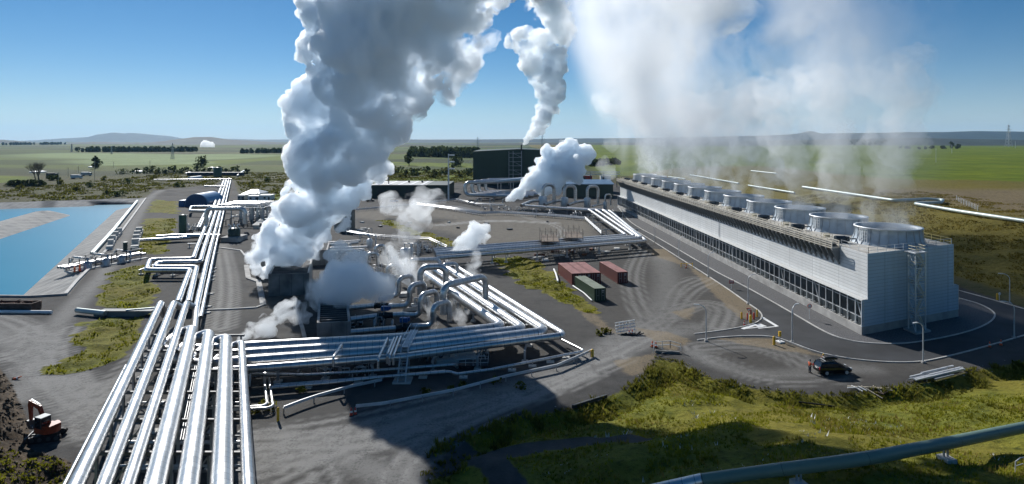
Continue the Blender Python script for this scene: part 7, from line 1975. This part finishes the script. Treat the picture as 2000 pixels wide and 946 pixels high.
# ------------------------------------------------------------------ steam
def vol_mat(name, density, col=(.955, .978, .995), aniso=.45):  # white steam; the default tint puts its blue shade into the colour
    m = bpy.data.materials.new(name); nt, ns, lk = nodes(m)
    out = N(nt, 'ShaderNodeOutputMaterial'); v = N(nt, 'ShaderNodeVolumePrincipled')
    v.inputs['Color'].default_value = (*col, 1); v.inputs['Density'].default_value = density; v.inputs['Anisotropy'].default_value = aniso
    lk.new(v.outputs[0], out.inputs['Volume'])
    return m
def rag_mat(name, density, scale, lo=.40, hi=.62):
    """ragged steam: density broken up by noise"""
    m = vol_mat(name, density); nt = m.node_tree; v = next(n for n in nt.nodes if n.type == 'PRINCIPLED_VOLUME')
    g = N(nt, 'ShaderNodeTexCoord'); no = N(nt, 'ShaderNodeTexNoise'); no.inputs['Scale'].default_value = scale; no.inputs['Detail'].default_value = 5; no.inputs['Roughness'].default_value = .65; no.inputs['Distortion'].default_value = .6
    nt.links.new(g.outputs['Object'], no.inputs['Vector'])
    r_ = N(nt, 'ShaderNodeMapRange'); r_.interpolation_type = 'SMOOTHSTEP'
    for i, q in enumerate((lo, hi, 0.0, density)): r_.inputs[i + 1].default_value = q
    nt.links.new(no.outputs['Fac'], r_.inputs[0]); nt.links.new(r_.outputs[0], v.inputs['Density'])
    m.cycles.volume_step_rate = .3
    return m
def D(px, py, d): return V((px - 1000) / F * d, d, H - (py - HOR) * d / F)
def ico(sub):
    bm = bmesh.new(); bmesh.ops.create_icosphere(bm, subdivisions=sub, radius=1)
    v = np.array([q.co[:] for q in bm.verts]); f = np.array([[q.index for q in g.verts] for g in bm.faces]); bm.free(); return v, f
ICO = {k: ico(k) for k in (1, 2, 3)}
def fib(n):
    i = np.arange(n) + .5; ph = np.arccos(1 - 2 * i / n); th = math.pi * (1 + 5 ** .5) * i
    return np.stack([np.cos(th) * np.sin(ph), np.sin(th) * np.sin(ph), np.cos(ph)], 1)
def puffs(path, seed, step=.55, n1=10, r1=.45, n2=6, r2=.45, jit=.25, squash=1.0):
    """billows: balls strung along a path [(point, radius)], smaller balls budding on them, smaller still on those"""
    rng = np.random.default_rng(seed); out = []
    for (p, r), (q, s) in zip(path[:-1], path[1:]):
        L = (q - p).length; n = max(1, int(L / (step * (r + s) / 2)))
        for k in range(n):
            t = k / n; c = np.array(p.lerp(q, t)); rr = r + (s - r) * t
            out.append((c + rng.normal(size=3) * rr * jit, rr * rng.uniform(.75, 1.05)))
    out.append((np.array(path[-1][0]), path[-1][1]))
    lv1 = []
    for c, r in out:
        for d in fib(n1):
            d = d + rng.normal(size=3) * .35; d /= np.linalg.norm(d)
            lv1.append((c + d * r * rng.uniform(.75, 1.0), r * r1 * rng.uniform(.6, 1.25)))
    lv2 = []
    for c, r in lv1:
        for k in range(n2):
            d = rng.normal(size=3); d /= np.linalg.norm(d)
            lv2.append((c + d * r * rng.uniform(.8, 1.0), r * r2 * rng.uniform(.6, 1.3)))
    return out, lv1, lv2
def steam(name, label, levels, voxel, mat, noise=(), group=None):
    V_, F_, n = [], [], 0
    for lv, sub in zip(levels, (2, 2, 1)):
        v, f = ICO[sub]
        for c, r in lv:
            V_.append(v * r + c); F_.append(f + n); n += len(v)
    v = np.concatenate(V_); f = np.concatenate(F_)
    me = bpy.data.meshes.new(name); me.from_pydata(v.tolist(), [], f.tolist()); me.update()
    o = bpy.data.objects.new(name, me); COL.objects.link(o)
    rm = o.modifiers.new('remesh', 'REMESH'); rm.mode = 'VOXEL'; rm.voxel_size = voxel
    for i, (size, strength) in enumerate(noise):
        tx = bpy.data.textures.new(name + str(i), 'CLOUDS'); tx.noise_scale = size; tx.noise_depth = 3
        d = o.modifiers.new('d', 'DISPLACE'); d.texture = tx; d.strength = strength; d.mid_level = .5; d.texture_coords = 'GLOBAL'
    dg = bpy.context.evaluated_depsgraph_get(); m2 = bpy.data.meshes.new_from_object(o.evaluated_get(dg))
    o.modifiers.clear(); old = o.data; o.data = m2; bpy.data.meshes.remove(old); m2.name = name
    m2.materials.clear(); m2.materials.append(mat)
    m2.polygons.foreach_set('use_smooth', np.ones(len(m2.polygons), bool))
    print(name, len(m2.vertices))
    return tag(o, label, 'steam', group)
def PP(lst, d0, d1=None):
    """[(px, py, radius px)] at distances d0..d1 -> [(point, radius)]"""
    d1 = d1 or d0; n = len(lst); out = []
    for i, (x, y, r) in enumerate(lst):
        d = d0 + (d1 - d0) * i / max(1, n - 1); out.append((D(x, y, d), r * d / F))
    return out
DENSE = rag_mat('dense_steam', 1.7, .16, .41, .54); _v = next(n for n in DENSE.node_tree.nodes if n.type == 'PRINCIPLED_VOLUME'); _v.inputs['Color'].default_value = (.964, .984, 1.0, 1); DENSE.cycles.volume_step_rate = .11; MED = vol_mat('steam_medium', .35); THIN = vol_mat('steam_thin', .10); WISP = rag_mat('steam_wisp', .16, .13)  # bluish tint on the dense steam stands in for blue shade inside it
# the main plume: foot over the silencers, leaning up to the right and towards the camera, on above the frame
main = PP([(545, 525, 26), (558, 495, 32), (582, 450, 40), (612, 400, 50), (645, 350, 56), (662, 290, 62), (690, 230, 72), (718, 160, 88), (745, 90, 100), (780, 20, 112)], 138, 116)
main += PP([(900, -60, 85), (1010, -120, 90), (1140, -200, 100)], 115, 112)
sets = [puffs(main, 5, .5, 10, .46, 8, .45, .25),
        puffs(PP([(495, 515, 12), (512, 485, 18), (535, 448, 22)], 136), 6, .5, 10, .5, 6, .45),
        puffs(PP([(592, 255, 30), (596, 195, 28), (632, 135, 40), (640, 50, 44), (650, -30, 54)], 126), 7, .5, 9, .5, 7, .45),
        puffs(PP([(640, 300, 54), (690, 318, 46), (728, 312, 30)], 126), 8, .5, 9, .5, 8, .45),
        puffs(PP([(765, 230, 36), (800, 200, 36), (825, 160, 36)], 120), 21, .5, 9, .5, 8, .45),
        puffs(PP([(650, 425, 16), (678, 372, 22), (700, 345, 24)], 136), 22, .5, 9, .5, 7, .45),
        puffs(PP([(860, 55, 42), (930, 15, 36), (975, -10, 28), (1012, -22, 26), (1070, -60, 45), (1140, -100, 60)], 116), 23, .5, 9, .5, 7, .45)]
lv = [sum((q[i] for q in sets), []) for i in range(3)]
steam('steam_plume', 'huge grey white steam plume billowing up from the concrete silencers', lv, .36, DENSE, ((4.0, 1.8), (1.3, 1.0), (.55, .45)))
wisp = puffs(PP([(882, 180, 14), (888, 145, 24), (905, 110, 32), (925, 120, 22), (930, 75, 30), (968, 70, 8)], 117), 9, .6, 12, .5, 8, .5, .5)
steam('steam_wisp', 'bright torn wisp of steam hanging right of the huge plume', wisp, .5, rag_mat('torn_steam', 1.0, .16), ((6, 3.0), (2, 1.6)))
# low cloud over the front silencer
lowc = puffs(PP([(605, 590, 18), (635, 572, 34), (680, 550, 42), (715, 548, 36), (745, 568, 26)], 113, 108), 11, .5, 10, .45, 6, .45, .25)
l2 = puffs(PP([(690, 520, 28), (665, 500, 26)], 118), 12, .5, 10, .45, 6, .4)
steam('steam_cloud', 'low bluish steam cloud lying over the front concrete silencer', [lowc[i] + l2[i] for i in range(3)], .4, rag_mat('low_steam', .9, .17, .36, .60), ((3.0, 1.2), (1.0, .5)))
w1 = puffs(PP([(458, 678, 6), (490, 655, 12), (520, 640, 16), (545, 615, 15), (575, 600, 17), (590, 620, 12)], 98, 104), 13, .6, 10, .5, 6, .45, .35)
steam('steam_wisp', 'small ragged steam wisp drifting above the climbing pipe tops', w1, .25, rag_mat('small_wisp_steam', .9, .4), ((2.0, .8), (.6, .4)))
w2 = puffs(PP([(874, 508, 5), (890, 490, 10), (908, 472, 15), (930, 455, 20)], 158, 160), 14, .55, 10, .5, 6, .45, .3)
steam('steam_wisp', 'bright slanting steam jet behind the widest upright loop', w2, .3, rag_mat('jet_steam', 1.0, .3, .34, .58), ((2.0, .9), (.7, .5)))
w3 = puffs(PP([(790, 470, 18), (810, 445, 22), (805, 420, 26), (830, 405, 16)], 180, 200), 15, .6, 10, .5, 5, .45, .4)
steam('steam_wisp', 'thin steam veil rising over the yard grass', w3, .6, WISP, ((4, 2.0), (1.5, 1.0)))
w3b = puffs(PP([(760, 500, 22), (775, 525, 22), (830, 535, 18)], 130, 122), 25, .6, 10, .5, 5, .45, .4)
steam('steam_wisp', 'thin steam veil among the loops behind the low cloud', w3b, .5, rag_mat('veil_steam', .28, .16), ((4, 2.0), (1.5, 1.0)))
for j, (pts, d, lab) in enumerate((([(905, 640, 9), (895, 615, 11), (885, 595, 9)], 104, 'faint steam wisp between the widest loop and the bundle corner'), ([(820, 648, 10), (845, 640, 12), (840, 610, 8), (830, 585, 8)], 104, 'faint steam wisp curling round the nearest loops'), ([(925, 545, 8), (920, 520, 12), (930, 500, 10)], 135, 'faint steam puff at the right of the widest loop'), ([(760, 405, 26), (800, 398, 28), (850, 385, 18)], 260, 'thin veil of steam in front of the green workshop'))):
    wq = puffs(PP(pts, d), 30 + j, .6, 10, .5, 5, .45, .4)
    steam('steam_wisp', lab, wq, .3 if j < 3 else .8, rag_mat('faint_steam%s' % 'abcd'[j], (.6, .6, .5, .13)[j], (.4, .4, .3, .09)[j]), ((2, 1.0), (.7, .6)))
# middle plume over the separators
mp_ = puffs(PP([(990, 393, 4), (1010, 378, 9), (1035, 355, 15), (1060, 335, 21), (1085, 315, 26), (1110, 300, 25), (1142, 300, 20)], 288, 300), 16, .5, 11, .45, 7, .45, .25)
m2_ = puffs(PP([(1060, 365, 18), (1095, 345, 24), (1120, 330, 24)], 292), 17, .5, 10, .45, 6, .45, .25)
steam('steam_plume', 'white rolling steam plume over the separator drums', [mp_[i] + m2_[i] for i in range(3)], .55, rag_mat('separator_steam', 1.2, .20, .33, .54), ((4, 1.4), (1.3, .7)))
# stack plume
sp_ = puffs(PP([(1020, 283, 1.5), (1030, 274, 6), (1050, 250, 13), (1068, 222, 18), (1080, 180, 22), (1085, 140, 22), (1088, 108, 20)], 440, 450), 18, .5, 10, .45, 6, .45, .2)
steam('steam_plume', 'narrow twisting grey steam plume rising from the slender vent stack', sp_, .8, rag_mat('stack_steam', .5, .13, .33, .56), ((6, 2.4), (2, 1.0)))
s2 = puffs(PP([(1050, 190, 8), (1050, 150, 12), (1030, 95, 22), (1060, 75, 24), (1085, 60, 30), (1080, 20, 32), (1060, -20, 28)], 450, 460), 19, .6, 12, .5, 7, .5, .4)
s3 = puffs(PP([(1000, 85, 14), (1020, 70, 18)], 455), 20, .6, 10, .5, 6, .5, .4)
steam('steam_wisp', 'bright torn cloud of steam above the narrow stack plume', [s2[i] + s3[i] for i in range(3)], 1.2, rag_mat('stack_cloud_steam', .32, .06, .38, .58), ((9, 5), (3, 2.4)))
for j, (pts, d, vx, lab) in enumerate((([(400, 293, 7), (404, 286, 9), (398, 280, 6), (412, 284, 7)], 3000, 3.2, 'distant white steam puff in front of the rounded hill'), ([(514, 296, 2.5), (516, 292, 2.5)], 3400, 3, 'tiny distant steam puff near the edge of the huge plume'), ([(1195, 290, 10), (1195, 278, 12)], 700, 1.5, 'faint steam puff above the tower head'), ([(1190, 335, 14), (1180, 320, 12)], 330, .9, 'faint grey steam beside the tower head'))):
    q = puffs(PP(pts, d), 40 + j, .5, 10, .45, 5, .45, .3)
    steam('steam_puff', lab, q, vx, vol_mat('far_steam%s' % 'abcd'[j], (.06, .06, .02, .05)[j]), ((vx * 6, vx * 2.5),))

curl = puffs(PP([(1168, 214, 10), (1190, 205, 22), (1225, 190, 32), (1250, 140, 34), (1268, 80, 34), (1290, 20, 40), (1310, -40, 40)], 285), 51, .6, 11, .5, 7, .5, .45)
cur2 = puffs(PP([(1205, 255, 14), (1225, 225, 24), (1275, 190, 34), (1310, 120, 40), (1350, 60, 44), (1400, 0, 50)], 270), 52, .6, 10, .5, 7, .5, .45)
steam('steam_cloud', 'bright curling left edge of the mist over the far end of the cooling tower', [curl[i] + cur2[i] for i in range(3)], .9, rag_mat('curl_steam', .10, .05, .38, .64), ((8, 5), (2.5, 2.2)))
cr = rag_mat('right_curl_steam', .05, .06, .40, .66)
for lab, pts, d in (('soft bright billow in the middle of the mist above the tower', [(1400, 255, 16), (1420, 215, 30), (1450, 150, 46), (1490, 80, 56), (1520, 0, 60), (1530, -60, 60)], 190), ('soft fading billow at the right of the mist above the nearest fan stacks', [(1600, 255, 20), (1615, 200, 34), (1640, 130, 46), (1630, 60, 52), (1600, -20, 60)], 140)):
    q = puffs(PP(pts, d), int(d), .6, 10, .5, 6, .5, .45)
    steam('steam_cloud', lab, q, .9, cr, ((8, 5), (2.5, 2.2)))
fs_ = rag_mat('fan_stream', .10, .16, .36, .64)
for k in range(NF):
    c = fan_centre(k); rg = random.Random(k + 70); dx, dy = rg.uniform(-2.5, 1.0), rg.uniform(-2, 2)
    q = puffs([(V(c.x, c.y, ZD + 3.6), 2.6), (V(c.x + dx * .4, c.y + dy * .4, ZD + 10), 3.4), (V(c.x + dx, c.y + dy, ZD + 18), 4.4), (V(c.x + dx * 2.2, c.y + dy * 1.6, ZD + 30), 5.8)], k + 80, .6, 9, .5, 4, .5, .3)
    steam('fan_vapour', 'thin pale column of mist rising out of one of the round fan stacks', q, .6, fs_, ((4, 2.4), (1.4, 1.0)), 'mist columns over the fan stacks')
# mist from the fan stacks: one tall body of air along the tower, density driven by noise
def mist():
    u = TU; ang = math.atan2(u.y, u.x)
    base = W(0, TWID / 2, 0)
    mb = MB()
    zs = [(13.6, 9), (30, 17), (60, 34), (120, 60)]
    L0, L1 = -14, TLEN + 30
    vs = []
    for z, r in zs:
        for (x, y) in ((L0 - (z - 13) * .25, -r), (L1 + (z - 13) * .3, -r), (L1 + (z - 13) * .3, r), (L0 - (z - 13) * .25, r)): vs.append((x, y, z))
    fs = [(3, 2, 1, 0), (12, 13, 14, 15)]
    for i in range(3):
        for k in range(4): fs.append((i * 4 + k, i * 4 + (k + 1) % 4, i * 4 + 4 + (k + 1) % 4, i * 4 + 4 + k))
    mb.add(vs, fs)
    m = bpy.data.materials.new('tower_mist'); nt, ns, lk = nodes(m)
    out = N(nt, 'ShaderNodeOutputMaterial'); v = N(nt, 'ShaderNodeVolumePrincipled'); v.inputs['Color'].default_value = (.96, .98, 1.0, 1); v.inputs['Anisotropy'].default_value = .5
    tc = N(nt, 'ShaderNodeTexCoord'); sp = N(nt, 'ShaderNodeSeparateXYZ'); lk.new(tc.outputs['Object'], sp.inputs[0])
    def op(o, a, b=None, c=None):
        n = N(nt, 'ShaderNodeMath', operation=o)
        for i, q in enumerate((a, b, c)):
            if q is None: continue
            if isinstance(q, (int, float)): n.inputs[i].default_value = q
            else: lk.new(q, n.inputs[i])
        return n.outputs[0]
    def mr(x, a, b, c=0., d=1., smooth=True):
        n = N(nt, 'ShaderNodeMapRange'); n.interpolation_type = 'SMOOTHSTEP' if smooth else 'LINEAR'
        lk.new(x, n.inputs[0])
        for i, q in enumerate((a, b, c, d)): n.inputs[i + 1].default_value = q
        return n.outputs[0]
    X, Y, Z = sp.outputs
    half = mr(Z, 13, 120, 8.5, 56, False)
    edge = mr(op('DIVIDE', op('ABSOLUTE', Y), half), 1.0, .35)
    n1 = N(nt, 'ShaderNodeTexNoise'); n1.inputs['Scale'].default_value = .024; n1.inputs['Detail'].default_value = 7; n1.inputs['Roughness'].default_value = .6
    mp = N(nt, 'ShaderNodeMapping'); mp.inputs['Scale'].default_value = (1, 1, .85); lk.new(tc.outputs['Object'], mp.inputs[0]); lk.new(mp.outputs[0], n1.inputs['Vector'])
    cloud = mr(n1.outputs['Fac'], .45, .64)
    n2 = N(nt, 'ShaderNodeTexNoise'); n2.inputs['Scale'].default_value = .11; n2.inputs['Detail'].default_value = 2
    mp2 = N(nt, 'ShaderNodeMapping'); mp2.inputs['Scale'].default_value = (1, 1, .16); lk.new(tc.outputs['Object'], mp2.inputs[0]); lk.new(mp2.outputs[0], n2.inputs['Vector'])
    streak = mr(n2.outputs['Fac'], .38, .68)
    # one stream over each stack near the deck
    ph = op('DIVIDE', op('ADD', X, -(FU[0])), TLEN / NF)
    stream = mr(op('PINGPONG', ph, .5), .36, .08)
    lowk = mr(Z, 22, 48)
    body = op('ADD', op('MULTIPLY', op('MULTIPLY', streak, stream), op('SUBTRACT', 1.0, lowk)), op('MULTIPLY', cloud, op('MULTIPLY', lowk, 1.0)))
    amt = mr(X, -5, 110, .022, .055, False)
    zden = mr(Z, 14, 42, .42, 1.0)
    fade = op('MULTIPLY', mr(X, L1 + 26, L1 - 26), mr(Z, 120, 95))
    d = op('MULTIPLY', op('MULTIPLY', op('MULTIPLY', body, edge), amt), op('MULTIPLY', zden, fade))
    d = op('MULTIPLY', d, mr(X, -16, 14))
    lk.new(d, v.inputs['Density']); lk.new(v.outputs[0], out.inputs['Volume'])
    o = mb.build('tower_mist', m); o.location = (base.x, base.y, 0); o.rotation_euler = (0, 0, ang)
    tag(o, 'broad veil of white mist rising from the row of fan stacks', 'steam')
    m.cycles.volume_step_rate = .25
mist()

# ------------------------------------------------------------------ haze: even air round everything built
hm = vol_mat('haze', 2.2e-5, (.36, .66, 1.0), .25)
mb = MB(); mb.hexa([(-29000, -3000, -30), (29000, -3000, -30), (29000, 29000, -30), (-29000, 29000, -30), (-29000, -3000, 700), (29000, -3000, 700), (29000, 29000, 700), (-29000, 29000, 700)])
hz_o = mb.build('haze', hm); tag(hz_o, kind='stuff')
